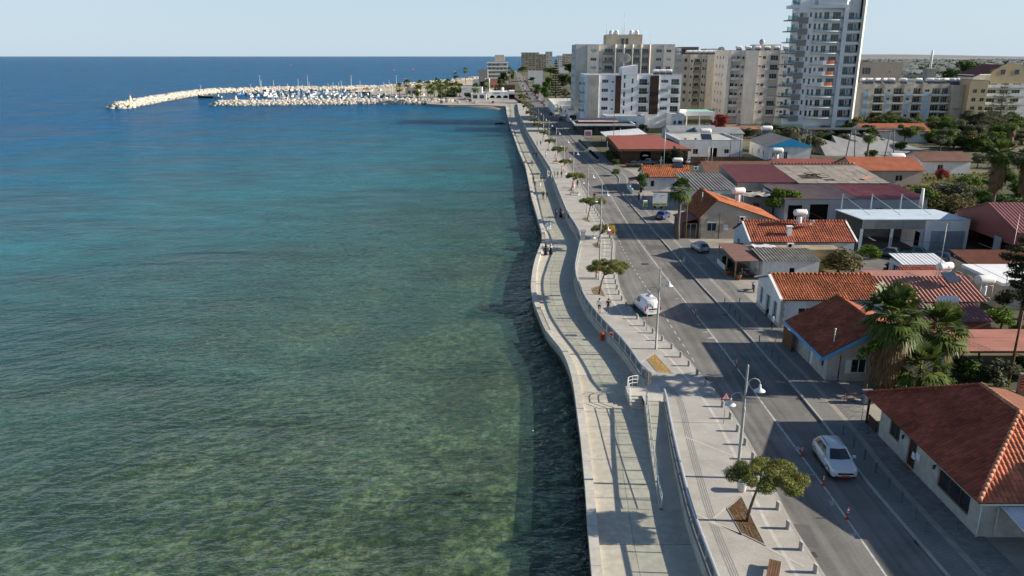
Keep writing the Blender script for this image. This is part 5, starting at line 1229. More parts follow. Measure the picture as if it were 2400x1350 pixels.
def tilemat(name, col, amt=.25):
    """each tile its own shade of the same clay"""
    if name in MATS: return MATS[name]
    m = mat(name, col, .8, .30, .55); nt = m.node_tree; b = nt.nodes['Principled BSDF']; src = b.inputs['Base Color'].links[0].from_socket
    g = nd(nt, 'ShaderNodeNewGeometry'); oi = nd(nt, 'ShaderNodeObjectInfo'); ad = nd(nt, 'ShaderNodeMath', operation='ADD'); fr = nd(nt, 'ShaderNodeMath', operation='FRACT')
    nt.links.new(g.outputs['Random Per Island'], ad.inputs[0]); nt.links.new(oi.outputs['Random'], ad.inputs[1]); nt.links.new(ad.outputs[0], fr.inputs[0])
    mr = nd(nt, 'ShaderNodeMapRange'); mr.inputs[3].default_value = 1-amt; mr.inputs[4].default_value = 1+amt*.8; nt.links.new(fr.outputs[0], mr.inputs[0])
    vm = nd(nt, 'ShaderNodeVectorMath', operation='SCALE'); nt.links.new(src, vm.inputs[0]); nt.links.new(mr.outputs[0], vm.inputs['Scale']); nt.links.new(vm.outputs[0], b.inputs['Base Color'])
    return m
T_red = tilemat('shaded_red_tiles', (.31,.078,.042)); T_or = tilemat('orange_tiles', (.37,.12,.052)); T_or2 = tilemat('red_clay_tiles', (.34,.10,.052)); T_brn = tilemat('red_brown_tiles', (.30,.085,.045))
def slab_poly(parent, o0, pts, m_, name='roof_deck', th=.10):
    n = (Vector(pts[1])-Vector(pts[0])).cross(Vector(pts[2])-Vector(pts[0])).normalized()
    if n.z < 0: n = -n
    P = [Vector(p) for p in pts]; Q = [p-n*th for p in P]; k = len(P); q = MB()
    q.add(P+Q, [tuple(range(k)), tuple(range(2*k-1,k-1,-1))]+[(i,i+k,(i+1)%k+k,(i+1)%k) for i in range(k)]); return q.build(name, m_, parent, o0)
def corrugated(parent, o0, O, u, v, L, W, m_, pitch=.28, amp=.035, name='roof_sheet', sheets=1):
    """corrugated sheets, ribs running up the slope v"""
    n = u.cross(v).normalized(); n = n if n.z > 0 else -n
    for s in range(sheets):
        a0, a1 = L*s/sheets, L*(s+1)/sheets; k = max(4, int((a1-a0)/pitch)*4); q = MB(); dz = .012*(s%2)
        r0 = [O+u*(a0+(a1-a0)*i/k)+n*(amp*math.sin(i*math.pi/2)+dz) for i in range(k+1)]
        q.grid([r0, [p+v*W for p in r0]]); q.build(name, m_, parent, o0)
def ridge_caps(parent, o0, a, b, m_, r=.13, step=.38):
    a, b = Vector(a), Vector(b); d = (b-a); n = max(1, int(d.length/step)); d /= n; q = MB()
    q.tube([Vector((0,0,0)), d*1.05], [r, r*.86], 8, cap=True); me = q.mesh('ridge_tile', m_)
    for i in range(n): link('ridge_tile', me, parent, a+d*i-o0+Vector((0,0,.02)))
X, Yv, Zv = Vector((1,0,0)), Vector((0,1,0)), Vector((0,0,1))
def walls_rect(t, x0, y0, x1, y1, H, wm, ops, z0=.0, frm=None, gable=None, depth=.14):
    """four walls with openings keyed S,E,N,W; gable=(axis, ridge height, ridge position)"""
    o0 = O0(t); mb = MB(); C = {'S':((x0,y0),(x1,y0)),'E':((x1,y0),(x1,y1)),'N':((x1,y1),(x0,y1)),'W':((x0,y1),(x0,y0))}
    for k, (a, b) in C.items():
        a, b = Vector(a), Vector(b); u = (b-a).normalized(); O = Vector((a.x,a.y,z0)); op = ops.get(k, [])
        wallpanel(mb, O, u, (b-a).length, H, op, depth); windows(t, o0, O, u, op, depth, frm)
    if gable:
        ax, hr, pos = gable
        if ax == 'Y':
            for y in (y0, y1): mb.poly([(x0,y,z0+H),(x1,y,z0+H),(pos,y,hr)] if y == y0 else [(x1,y,z0+H),(x0,y,z0+H),(pos,y,hr)])
        else:
            for x in (x0, x1): mb.poly([(x,y0,z0+H),(x,y1,z0+H),(x,pos,hr)])
    mb.build('wall', wm, t, o0)
def house(name, label, x0, y0, cat='house'):
    t = thing(name, label, cat, (x0,y0,0)); t['o0'] = (x0,y0,0.0); return t
# solar water heater: tank on a frame with a sloping panel
M_tank = mat('white_tank', (.74,.74,.73), .45, .05); M_panel = mat('solar_panel', (.02,.03,.05), .15, .1, spec=.6)
def make_heater():
    t = thing('solar_water_heater', 'x', 'water heater', (0,0,0), 0, 'white water tanks on roofs')
    q = MB(); q.lathe([(0,-.85),(.22,-.84),(.34,-.74),(.36,-.6),(.36,.6),(.34,.74),(.22,.84),(0,.85)], n=14); q.v = [(v[2], v[0], 1.25+v[1]) for v in q.v]; q.build('tank', M_tank, t)
    for x in (-.6,.6):
        for y in (-.3,.3): q = MB(); q.tube([(x,y,0),(x,y*.7,1.0)], .02, 5); q.build('frame_leg', M_galv, t)
    q = MB(); q.add([(-.75,-1.25,.12),(.75,-1.25,.12),(.75,-.25,.85),(-.75,-.25,.85),(-.75,-1.25,.05),(.75,-1.25,.05),(.75,-.25,.78),(-.75,-.25,.78)], [(0,1,2,3),(7,6,5,4),(0,4,5,1),(1,5,6,2),(2,6,7,3),(3,7,4,0)]); q.build('panel', M_panel, t)
    return t
def make_tower_tank():
    t = thing('raised_water_tank', 'x', 'water tank', (0,0,0), 0, 'white water tanks on roofs')
    q = MB(); q.lathe([(0,-.95),(.3,-.94),(.44,-.82),(.47,-.66),(.47,.66),(.44,.82),(.3,.94),(0,.95)], n=16); q.v = [(v[2], v[0], 2.6+v[1]) for v in q.v]; q.build('tank', M_tank, t)
    q = MB(); q.lathe([(.26,1.05),(.28,1.1),(.28,1.95),(.2,2.02)], n=14); q.build('hot_water_cylinder', M_tank, t)
    for x in (-.62,.62):
        for y in (-.4,.4): q = MB(); q.tube([(x*1.15,y*1.15,0),(x,y,2.2)], .025, 5); q.build('frame_leg', M_galv, t)
    for z in (.9,2.1): q = MB(); q.tube([(-.66,-.42,z),(.66,-.42,z),(.66,.42,z),(-.66,.42,z),(-.66,-.42,z)], .02, 5); q.build('frame_brace', M_galv, t)
    q = MB(); q.tube([(.3,-.3,1.1),(.5,-.5,.7),(.3,-.55,.1)], .02, 5); q.build('pipe', M_galv, t)
    return t
heater0 = make_heater(); tank0 = make_tower_tank(); HUSED = {'h':False,'t':False}
def heater(p, label, kind='h', rz=0.0, s=1.0):
    src = heater0 if kind == 'h' else tank0
    if not HUSED[kind]: HUSED[kind] = True; src.location = p; src.rotation_euler = (0,0,rz); src['label'] = label; src.scale = (s,)*3; return src
    return dup(src, p, rz, label, s)
def dish(p, label, r=.45, rz=0.0):
    t = thing('satellite_dish', label, 'satellite dish', p, rz)
    q = MB(); q.lathe([(0,0),(r*.5,.05*r/.45),(r*.85,.16*r/.45),(r,.24*r/.45),(r*.97,.26*r/.45),(r*.8,.17*r/.45),(0,.02)], n=16); q.v = [(v[0], -v[2]*.75-v[1]*.6, r*1.6+v[1]*.8-v[2]*.5) for v in q.v]; q.build('reflector', mat('dish_white', (.55,.55,.54), .5, .06), t)
    q = MB(); q.tube([(0,.05,0),(0,.05,r*1.6)], .03*r/.45, 6); q.build('mast', M_galv, t)
    q = MB(); q.tube([(0,0,r*1.2),(0,-r*1.1,r*1.5)], .015*r/.45, 5); q.build('feed_arm', M_galv, t); return t
def ac_unit(p, label, rz=0.0):
    t = thing('air_conditioner', label, 'air conditioner', p, rz); q = MB(); q.box(-.45,-.18,.06,.45,.18,.72); q.build('case', M_tank, t); q = MB(); q.lathe([(0,0),(.24,0)], n=12); q.v = [(v[0]-.1,-.185,.40+v[1]) for v in q.v]; q.build('fan_grille', M_dark, t); return t
# ================= near houses =================
# --- house nearest the camera: hipped red roof in shaded and sunlit tile tones, stone walls
x0,y0,x1,y1,EH = 28.1,40.2,40.4,53.2,2.55
t = house('tiled_house', 'stone-walled house with red tiled hip roof nearest the camera', x0, y0); o0 = O0(t)
walls_rect(t, x0,y0,x1,y1, EH, M_stone, {'W':[(1.5,1.0,1.5,1.15,'w'),(4.3,.12,1.1,2.05,'d'),(8.3,.75,3.6,1.3,'w')]}, z0=.05, frm=M_wood_b)
q = MB(); q.box(x0-.14,y0-.14,EH-.22,x1+.1,y1+.1,EH+.06); q.build('eave_board', M_plw, t, o0)
ov = .45; ex0,ey0,ex1,ey1 = x0-ov,y0-.35,x1+ov,y1+2.2; rx,ry,rz_ = 32.75,45.1,5.95; ez = EH+.08
A=Vector((ex0,ey0,ez)); B=Vector((ex0,ey1,ez)); Cc=Vector((ex1,ey0,ez)); D=Vector((ex1,ey1,ez)); Rn=Vector((rx,ry,rz_)); Rf=Vector((rx,49.4,rz_))
M_deck = mat('roof_underlay', (.18,.07,.04), .9, .1)
slab_poly(t,o0,[A,Rn,Rf,B],M_deck); slab_poly(t,o0,[A,Cc,Rn],M_deck); slab_poly(t,o0,[Cc,D,Rf,Rn],M_deck); slab_poly(t,o0,[B,Rf,D],M_deck)
v = (Vector((rx,0,rz_))-Vector((ex0,0,ez))); Wd = v.length; v.normalize()
hipf = (ry-ey0)/Wd
tiled_plane(t,o0,A+Zv*.01,Yv,v,ey1-ey0,Wd,T_red, lambda a,b: b*hipf-.05 < a < (ey1-ey0)-b*(ey1-49.4)/Wd+.05, 60)  # sea-side plane: its shade is put into the darker tile colour
v2 = (Vector((0,ry,rz_))-Vector((0,ey0,ez))); W2 = v2.length; v2.normalize()
tiled_plane(t,o0,A+Zv*.01,X,v2,ex1-ex0,W2,tilemat('sunlit_hip_tiles',(.40,.13,.07)), lambda a,b: b*(rx-ex0)/W2-.05 < a < (ex1-ex0)-b*(ex1-rx)/W2+.05, 240)  # lighter copy of the tiles paints the sun on this plane
ridge_caps(t,o0,A+Zv*.12,Rn+Zv*.12,tilemat('pale_ridge_tiles',(.46,.20,.12)),.15); ridge_caps(t,o0,Rn+Zv*.12,Rf+Zv*.12,MATS['pale_ridge_tiles'],.15)
ridge_caps(t,o0,B+Zv*.1,Rf+Zv*.1,MATS['shaded_red_tiles'],.10)
for y in (49.2, 45.0):
    q = MB(); q.box(x0-.32,y-.02,EH-.35,x0-.15,y+.02,EH-.31); q.lathe([(.03,-.02),(.10,-.06),(.11,-.12),(.08,-.30),(.03,-.34)], (x0-.32,y,EH-.3), 8); q.build('wall_lantern', M_dark, t, o0)
for yc,z0_,w,h in ((47.35,1.25,.5,.55),(47.95,1.05,.35,.45)):
    q = MB(); q.box(x0-.10,yc-w/2,z0_,x0-.001,yc+w/2,z0_+h); q.build('meter_box', M_plw, t, o0)
q = MB(); q.box(x0-.35,47.95,.0,x0+.1,48.95,.14); q.build('door_step', mat('terracotta_step',(.30,.10,.05),.8,.2,4), t, o0)
q = MB(); q.tube([(x0+1.0,y0-.08,EH-.4),(x0+1.0,y0-.08,.1)], .035, 6); q.tube([(x0-.02,y0-.06,EH-.3),(x0-.02,y0-.06,.1)], .04, 6); q.build('downpipe', M_plw, t, o0)
# corrugated lean-to in front of its gable side, bottom right
corrugated(t,o0,Vector((x0+1.0,y0-3.6,1.95)),X,(Vector((0,3.4,.35))).normalized(),8,3.4,mat('white_sheet',(.60,.62,.64),.5,.1,1),.22,.03,'lean_to_sheet',4)
# dark timber porch posts under the far eave
for xx in (x0-.1,x0+3): q = MB(); q.box(xx,ey1-.3,.05,xx+.14,ey1-.16,EH); q.build('porch_post', M_wood_d, t, o0)
q = MB(); q.box(x0+.0,53.6,.05,x0+.06,55.0,1.0); q.build('porch_fence', M_wood_d, t, o0)
# brick wall and chimney at right
t = thing('brick_wall','short broken red brick wall behind the near roof','wall',(37.6,52.2,0)); o0=Vector((37.6,52.2,0))
M_brick = randmat('red_brick',(.34,.10,.045),.3,.85); q=MB(); q.box(-.2,-.08,0,.2,.08,.10); bme=q.mesh('brick',M_brick)
q=MB(); q.box(-.1,.05,0,8,.3,5.6); q.build('wall_core', mat('mortar_grey',(.25,.22,.19),.9,.2,2), t)
for c in range(11):
    for k in range(14):
        if c > 8-k*.25+rng.uniform(-.6,.6)+2: continue
        link('brick',bme,t,(.1+k*.43+(.2 if c%2 else 0),-.02,4.4+c*.117))
# rusty gate and bits beside the pollarded tree
t = thing('tubular_barrier','rusty tubular barrier beside the pollarded tree','barrier',at(2000,945,ZU))
for a,b in (((-.8,0,0),(-.8,0,.9)),((.8,0,0),(.8,0,.9))): q=MB(); q.tube([a,b],.035,6); q.build('post',mat('rust_paint',(.28,.09,.05),.7,.3,5),t)
q=MB(); q.tube([(-.8,0,.9),(.8,0,.9)],.035,6); q.build('top_rail',MATS['rust_paint'],t); q=MB(); q.tube([(-.8,0,.45),(.8,0,.45)],.03,6); q.build('mid_rail',MATS['rust_paint'],t)
t = thing('utility_cabinet','blue-grey utility cabinet behind the rusty barrier','cabinet',at(2032,945,ZU)); q=MB(); q.box(-.4,-.3,.05,.4,.3,1.1); q.build('case',mat('cabinet_grey',(.16,.20,.24),.6,.1),t); q=MB(); q.box(-.43,-.33,1.102,.43,.33,1.16); q.build('lid',MATS['cabinet_grey'],t)
t = make_pole('thin_post',2.3,.03,M_galv,'thin metal post on the pavement before the near house','post',at(2016,1003,ZU))
# wall-hung air conditioners and small fittings on the houses
def wall_ac(p, label, rz=0.0):
    t = ac_unit(p, label, rz); q = MB(); q.box(-.4,-.1,-.04,-.36,.18,.06); q.box(.36,-.1,-.04,.4,.18,.06); q.build('bracket', M_galv, t); return t
wall_ac((36.4,119.4,3.0),'air conditioner on the beige gable wall'); wall_ac((43.9,104.2,1.9),'air conditioner under the eave of the red tiled house'); wall_ac((35.2,77.4,2.1),'air conditioner on the white wall of the long orange house'); wall_ac((34.6,63.4,1.9),'air conditioner on the gable of the blue-trimmed house'); wall_ac((38.2,142.6,2.6),'air conditioner on the white wall of the grey-roofed hall')
# sagging overhead cables between the poles
cab = thing('overhead_cables','thin sagging overhead cables along the right-hand houses','cables',(44,60,0))
for a,b,s_ in (((52.4,58.6,6.6),(41.5,78,6.2),.8),((53.2,58.6,6.6),(45.9,79.5,8.5),.9),((45.9,79.5,9.0),(41,107.6,7.4),1.2)):
    q = MB(); q.tube([tuple(Vector(a).lerp(Vector(b),k/10)-Vector((44,60,0))-Vector((0,0,s_*4*(k/10)*(1-k/10)))) for k in range(11)], .018, 4); q.build('cable', M_dark, cab)
# --- blue-trimmed house
x0,y0,x1,y1,EH = 28.1,63.6,37.6,72.2,2.55
t = house('blue_trim_house','pale house with red-brown tiled roof and bright blue fascia boards',x0,y0); o0=O0(t)
walls_rect(t,x0,y0,x1,y1,EH,M_stone,{'S':[(2.2,.75,1.35,1.35,'w')],'W':[(1.6,.9,1.2,1.2,'s'),(7.0,.9,.9,1.2,'w'),(4.4,.1,.9,2.0,'dw')]},z0=.05,gable=('Y',5.1,32.2))
M_blue = mat('blue_fascia',(.09,.36,.66),.55,.08,2)
rx,rzz=32.2,5.25; ex0,ex1,ey0,ey1=x0-.75,x1+.6,y0-.45,y1+.6; ez=EH-.02
for s,xe in ((0,ex0),(1,ex1)):
    v=(Vector((rx,0,rzz))-Vector((xe,0,ez))); Wd=v.length; v.normalize(); P0=Vector((xe,ey0,ez))
    slab_poly(t,o0,[P0,Vector((rx,ey0,rzz)),Vector((rx,ey1,rzz)),Vector((xe,ey1,ez))],M_deck,th=.09)
    tiled_plane(t,o0,P0+Zv*.01,Yv,v,ey1-ey0,Wd,T_brn)
    q=MB(); a=Vector((xe,ey0-.03,ez-.02)); b=Vector((rx,ey0-.03,rzz-.02)); q.add([a,b,b-Zv*.34,a-Zv*.34,a-Yv*.04,b-Yv*.04,b-Zv*.34-Yv*.04,a-Zv*.34-Yv*.04],[(4,5,6,7),(0,4,7,3),(0,1,5,4),(3,7,6,2),(1,2,6,5)]); q.build('gable_fascia',M_blue,t,o0)
q=MB(); q.box(ex0-.04,ey0,ez-.28,ex0+.01,ey1,ez+.03); q.build('eave_fascia',M_blue,t,o0)
ridge_caps(t,o0,(rx,ey0,rzz+.1),(rx,ey1,rzz+.1),T_brn)
q=MB(); q.tube([(28.9,64.6,3.0),(28.9,64.6,4.6)],.05,8); q.lathe([(.05,1.55),(.09,1.6),(.09,1.7),(.03,1.72)],(28.9,64.6,3.0),8); q.build('vent_pipe',M_plw,t,o0)
for dx in (-.55,1.45): q=MB(); q.box(x0+2.2+dx,y0-.08,.82,x0+2.2+dx+.48,y0-.02,2.1); q.build('open_shutter',M_frame,t,o0)
q=MB(); q.tube([(29.2,y0-.06,2.5),(29.2,y0-.06,.1)],.04,6); q.build('downpipe',M_dark,t,o0)
t=thing('side_fence','dark timber fence panel beside the blue-trimmed house','fence',(27.4,70.5,.1))
for k in range(8): q=MB(); q.box(0,k*.32,0,.04,k*.32+.29,1.9); q.build('board',M_wood_b,t)
# --- long orange-roofed house with stone front
x0,y0,x1,y1,EH=28.6,77.6,39.4,85.6,3.35
t=house('long_orange_house','long white house with bright orange tiled roof and stone front',x0,y0); o0=O0(t)
walls_rect(t,x0,y0,x1,y1,EH,M_plw,{'S':[(1.9,1.3,1.6,1.0,'w'),(6.5,1.3,1.2,1.0,'w')],'W':[(1.0,.7,1.0,2.0,'w'),(3.2,.1,1.3,2.4,'g'),(5.6,.4,1.2,2.1,'g')]},gable=('X',4.75,81.6))
q=MB(); q.box(x0-.06,y0+.2,.0,x0-.003,y1-.2,.5); q.build('stone_plinth',M_stone,t,o0)
for k in range(8): q=MB(); q.box(x0-.05-(.0 if k%2 else .0),y0-.05,.05+k*.4,x0+(.42 if k%2 else .28),y0+.0,.05+k*.4+.385); q.build('quoin_stone',M_stone,t,o0)
v=(Vector((0,81.6,4.85))-Vector((0,y0-.45,EH-.02))); Wd=v.length; v.normalize()
for yy_,vv in ((y0-.45,v),(y1+.45,Vector((0,-v.y,v.z)))):
    slab_poly(t,o0,[(x0-.3,yy_,EH-.02),(x1+.3,yy_,EH-.02),(x1+.3,81.6,4.85),(x0-.3,81.6,4.85)],M_deck,th=.09)
tiled_plane(t,o0,Vector((x0-.3,y0-.45,EH-.01)),X,v,x1-x0+.6,Wd,T_or,tw=.27,tl=.34)
ridge_caps(t,o0,(x0-.3,81.6,4.95),(x1+.3,81.6,4.95),MATS['orange_tiles'],.16,.45)
for a,b in (((y0-.5,EH-.1),(81.6,4.83)),((y1+.5,EH-.1),(81.6,4.83))):
    q=MB(); P=[(x0-.36,a[0],a[1]),(x0-.36,b[0],b[1]),(x0-.36,b[0],b[1]+.22),(x0-.36,a[0],a[1]+.22)]; q.add(P+[(p[0]+.3,p[1],p[2]) for p in P],[(0,1,2,3),(7,6,5,4),(3,2,6,7),(0,4,5,1),(0,3,7,4),(1,5,6,2)]); q.build('verge_coping',M_plw,t,o0)
for p in (at(1785,715,ZU),at(1800,740,ZU)):
    tp=thing('plant_box','dark planter box by the door of the stone-fronted house' if p.y>83 else 'second planter box nearer the corner of the stone-fronted house','planter',p); q=MB(); q.box(-.25,-.25,0,.25,.25,.4); q.build('box',M_dark,tp); link('plant',quadmesh('plant',leaves([(0,0,.55,.28,.28,.22)],160,.08,3),LF['dark']),tp)
# pink corrugated extension
M_pink=mat('pink_metal_sheet',(.37,.165,.125),.55,.14,.5); M_mar=mat('maroon_metal_sheet',(.235,.07,.062),.5,.12,.5); M_rb=mat('rusted_rib',(.42,.17,.13),.6,.2,.5)
x0,y0,x1,y1=39.9,77.4,50.2,82.2
t=house('pink_roof_annex','low annex with pink corrugated roof joined to the long orange roof',x0,y0,'annex'); o0=O0(t)
walls_rect(t,x0,y0+.3,x1-.4,y1,3.0,M_grey,{'S':[(3.5,1.2,1.1,1.0,'v')]})
v=Vector((0,y1-y0,1.45)); Wd=v.length; v.normalize(); corrugated(t,o0,Vector((x0-.2,y0-.2,3.15)),X,v,x1-x0+.4,Wd,M_pink,.36,.05,'roof_sheet',6)
q=MB(); q.box(x0,y1-.6,4.4,x1,y1+2.6,4.5); q.build('flat_roof_strip',M_pink,t,o0)
x0,y0,x1,y1=40.8,73.2,48.8,77.0
t=house('purple_roof_leanto','low lean-to with purple corrugated roof and brick wall',x0,y0,'lean-to'); o0=O0(t)
walls_rect(t,x0+.3,y0+.4,x1-.2,y1,2.2,mat('rough_brick',(.22,.10,.07),.9,.25,3),{})
v=Vector((0,y1-y0,.75)); Wd=v.length; v.normalize(); corrugated(t,o0,Vector((x0,y0,2.3)),X,v,x1-x0,Wd,mat('purple_sheet',(.22,.09,.095),.55,.15,.6),.36,.05,'roof_sheet',5)
q=MB(); q.box(46.5,71.6,0,51.8,71.8,2.0); tt=q.build('garden_wall',M_grey); tag(tt,'grey block garden wall below the purple lean-to','wall')
# orange tile roof bits and white shed behind
x0,y0=45.2,83.0; t=house('small_tiled_annex','small annex with red tiled roof among the water tanks',x0,y0,'annex'); o0=O0(t)
walls_rect(t,x0,y0,x0+5.6,y0+3.6,3.2,M_beige,{}); v=Vector((0,3.9,1.2)); Wd=v.length; v.normalize(); slab_poly(t,o0,[(x0-.2,y0-.2,3.25),(x0+5.8,y0-.2,3.25),(x0+5.8,y0+3.7,4.45),(x0-.2,y0+3.7,4.45)],M_deck); tiled_plane(t,o0,Vector((x0-.2,y0-.2,3.26)),X,v,6,Wd,T_or2)
M_wsh=mat('white_metal_sheet',(.68,.69,.70),.5,.08,.6)
p=at(2112,640,0); x0,y0,x1,y1=49.6,94.3,55.6,98.2; t=house('white_shed','shed with white ribbed metal roof in front of the garage yard',x0,y0,'shed'); o0=O0(t)
walls_rect(t,x0+.2,y0+.2,x1-.2,y1-.2,2.5,M_plw,{'W':[(1,.8,1.2,1.2,'w')]}); v=Vector((0,y1-y0,.5)); Wd=v.length; v.normalize(); corrugated(t,o0,Vector((x0,y0,2.6)),X,v,x1-x0,Wd,M_wsh,.5,.03,'roof_sheet',6)
x0,y0,x1,y1=56.0,84.0,68.0,91.5; t=house('white_flat_shed','building with plain white flat roof at the right edge',x0,y0,'shed'); o0=O0(t)
walls_rect(t,x0,y0,x1,y1,3.0,M_beige,{'S':[(2,.9,1.2,1.2,'w')]}); q=MB(); q.box(x0-.4,y0-.5,3.0,x1,y1+.3,3.35); q.build('roof_slab',mat('white_roof_paint',(.72,.73,.75),.7,.06,.5),t,o0)
x0,y0,x1,y1=58.0,93.5,67.5,99.0; t=house('orange_shed','shed with faded orange corrugated roof beyond the water tanks',x0,y0,'shed'); o0=O0(t)
walls_rect(t,x0+.2,y0+.2,x1-.2,y1-.2,2.5,M_beige,{}); v=Vector((0,y1-y0,.8)); Wd=v.length; v.normalize(); corrugated(t,o0,Vector((x0,y0,2.6)),X,v,x1-x0,Wd,mat('faded_orange_sheet',(.42,.17,.09),.7,.15,.6),.36,.05,'roof_sheet',5)
heater((47.3,81.0,4.5),'white water tank with sloping panel on the small tiled annex','h',R(20),1.2)
heater((52.6,82.0,1.2),'white water tank on a tall frame beside the pink roof','t',R(8),1.15)
heater((44.9,75.4,2.35),'white water tank low on the purple lean-to roof','h',0,1.25)
dish((50.9,84.6,3.4),'satellite dish left of the tall water tank',.55,R(-30)); dish((51.4,83.2,3.3),'satellite dish closest to the tall water tank',.55,R(-40))
for i,(x,y,z,h) in enumerate(((45.9,79.5,3.9,7.2),(53.9,80.3,0,12.0))): make_pole('antenna_pole',h,.04,M_galv,['thin antenna pole rising from the pink corrugated roof','tall thin pole beside the raised water tank'][i],'pole',(x,y,z))
# flat pink roof
x0,y0,x1,y1=40.2,64.0,56.0,69.6; t=house('pink_flat_shed','open shed with wide faded pink ribbed roof behind the palms',x0,y0,'shed'); o0=O0(t)
for xx in (x0+.3,x0+5,x0+10,x1-.3):
    for yy_ in (y0+.3,y1-.3): q=MB(); q.box(xx-.07,yy_-.07,0,xx+.07,yy_+.07,2.7); q.build('post',M_wood_b,t,o0)
v=Vector((x1-x0,0,.1)).normalized(); corrugated(t,o0,Vector((x0,y0,2.78)),Yv,v,y1-y0,x1-x0,M_pink,.3,.025,'roof_sheet',5)
q=MB(); q.box(x0,y0-.05,2.6,x1,y0,2.78); q.build('fascia',M_wood_d,t,o0)
# overhead pole at right
t=make_pole('utility_pole',7.0,.13,M_wood_b,'brown utility pole behind the brick wall at the right edge','utility pole',at(2362,905,0)); q=MB(); q.box(-.7,-.05,6.2,.7,.05,6.35); q.build('crossarm',M_wood_b,t)
# --- red-roofed house with white gable and sheds before it
x0,y0,x1,y1,EH=33.3,104.4,47.8,112.6,3.2
t=house('red_tiled_house','white gabled house with long red tiled roof and rooftop tank',x0,y0); o0=O0(t)
walls_rect(t,x0,y0,x1,y1,EH,mat('pale_blue_plaster',(.50,.56,.60),.85,.06,.6),{'W':[(2.0,.3,1.0,2.0,'d'),(5.4,.9,.9,.9,'w')],'S':[(9,1,1.2,1.2,'w')]},gable=('X',5.1,108.5))
v=(Vector((0,108.5,5.2))-Vector((0,y0-.4,EH))); Wd=v.length; v.normalize()
for yy_ in (y0-.4,y1+.4): slab_poly(t,o0,[(x0-.25,yy_,EH),(x1+.25,yy_,EH),(x1+.25,108.5,5.2),(x0-.25,108.5,5.2)],M_deck,th=.09)
tiled_plane(t,o0,Vector((x0-.25,y0-.4,EH+.01)),X,v,x1-x0+.5,Wd,T_or2,tw=.34,tl=.38); ridge_caps(t,o0,(x0-.25,108.5,5.3),(x1+.25,108.5,5.3),T_or2,.16,.45)
for xx in (x0-.3,x1+.05): q=MB(); P=[(xx,y0-.45,EH-.08),(xx,108.5,5.18),(xx,108.5,5.36),(xx,y0-.45,EH+.12)]; q.add(P+[(p[0]+.24,p[1],p[2]) for p in P],[(0,1,2,3),(7,6,5,4),(3,2,6,7),(0,4,5,1)]); q.build('verge_coping',M_plw,t,o0)
q=MB(); q.box(38.6,105.2,3.6,39.2,105.8,5.1); q.box(38.5,105.1,5.1,39.3,105.9,5.2); q.build('chimney',M_plw,t,o0)
heater((41.0,107.6,4.1),'white water tank on a frame on the red tiled roof','t',R(5),1.0); dish((42.4,107.0,4.7),'satellite dish beside the rooftop tank of the red house',.5,R(40))
x0,y0,x1,y1=32.5,95.8,39.8,101.2; t=house('corrugated_shed','white shed with grey corrugated roof and one small dark window',x0,y0,'shed'); o0=O0(t)
walls_rect(t,x0,y0+.3,x1,y1,2.6,M_plw,{'S':[(3.5,.7,.75,1.0,'v')]}); v=Vector((0,y1-y0,.4)); Wd=v.length; v.normalize(); corrugated(t,o0,Vector((x0-.2,y0,2.68)),X,v,x1-x0+.4,Wd,mat('asbestos_sheet',(.27,.25,.20),.9,.25,.8),.36,.06,'roof_sheet',6)
x0,y0,x1,y1=32.6,101.3,44.5,104.0; t=house('flat_roofed_link','low flat-roofed link with junk on its roof between shed and red house',x0,y0,'annex'); o0=O0(t)
walls_rect(t,x0,y0,x1,y1,2.7,mat('ochre_plaster',(.42,.31,.17),.85,.12,.7),{}); q=MB(); q.box(x0-.1,y0-.05,2.7,x1+.1,y1-.1,2.85); q.build('roof_slab',mat('sandy_roof',(.32,.26,.18),.9,.25,.6),t,o0)
ac_unit((38.0,102.0,2.85),'air conditioner on the low flat roof',0)
tp=thing('tarpaulin','crumpled white plastic tarpaulin on the low flat roof','tarpaulin',(34.6,102.6,2.87)); q=MB(); q.grid([[(-1.6+i*.32,-.9+j*.3,.05+.22*rng.random()) for i in range(11)] for j in range(7)],smooth=True); q.build('sheet',mat('white_plastic',(.68,.66,.64),.4,.05),tp)
# awning with terrace
t=house('terrace_awning','brown fabric awning on posts over a small terrace',28.9,96.2,'awning'); o0=O0(t)
slab_poly(t,o0,[(28.9,96.2,2.55),(32.4,96.2,2.6),(32.4,105.0,2.9),(28.9,105.0,2.85)],mat('brown_fabric',(.19,.105,.085),.9,.1,1),'awning_sheet',.05)
for xx,yy_ in ((29.1,96.4),(32.2,96.4),(29.1,104.8),(29.1,100.6)): q=MB(); q.box(xx-.07,yy_-.07,.05,xx+.07,yy_+.07,2.55); q.build('post',mat('timber_post',(.36,.26,.15),.8,.15,3),t,o0)
q=MB(); q.box(29.0,97.0,.06,32.2,104.5,.14); q.build('terrace_floor',mat('terracotta_floor',(.20,.085,.05),.8,.2,2),t,o0)
q=MB(); q.box(28.9,100.8,.1,29.02,104.7,.75); q.build('low_wall',M_plw,t,o0)
def chair(label,p,rz):
    c=thing('garden_chair',label,'chair',p,rz); m_=mat('cream_plastic',(.60,.58,.40),.6,.05)
    q=MB(); q.box(-.22,-.22,.40,.22,.22,.44); q.build('seat',m_,c); q=MB(); q.box(-.22,.20,.44,.22,.25,.9); q.build('backrest',m_,c)
    for a in (-.18,.18):
        for b in (-.18,.18): q=MB(); q.box(a-.02,b-.02,0,a+.02,b+.02,.40); q.build('leg',m_,c)
chair('left cream plastic chair under the brown awning',(30.8,98.3,.14),R(60)); chair('right cream plastic chair under the brown awning',(32.0,98.6,.14),R(-60))
c=thing('garden_table','small round table between the two cream chairs','table',(31.4,98.5,.14)); q=MB(); q.lathe([(.45,.70),(.45,.74)],n=14); q.build('table_top',M_steel,c); q=MB(); q.lathe([(.25,0),(.25,.03),(.03,.06),(.03,.70)],n=10); q.build('pedestal',M_galv,c)
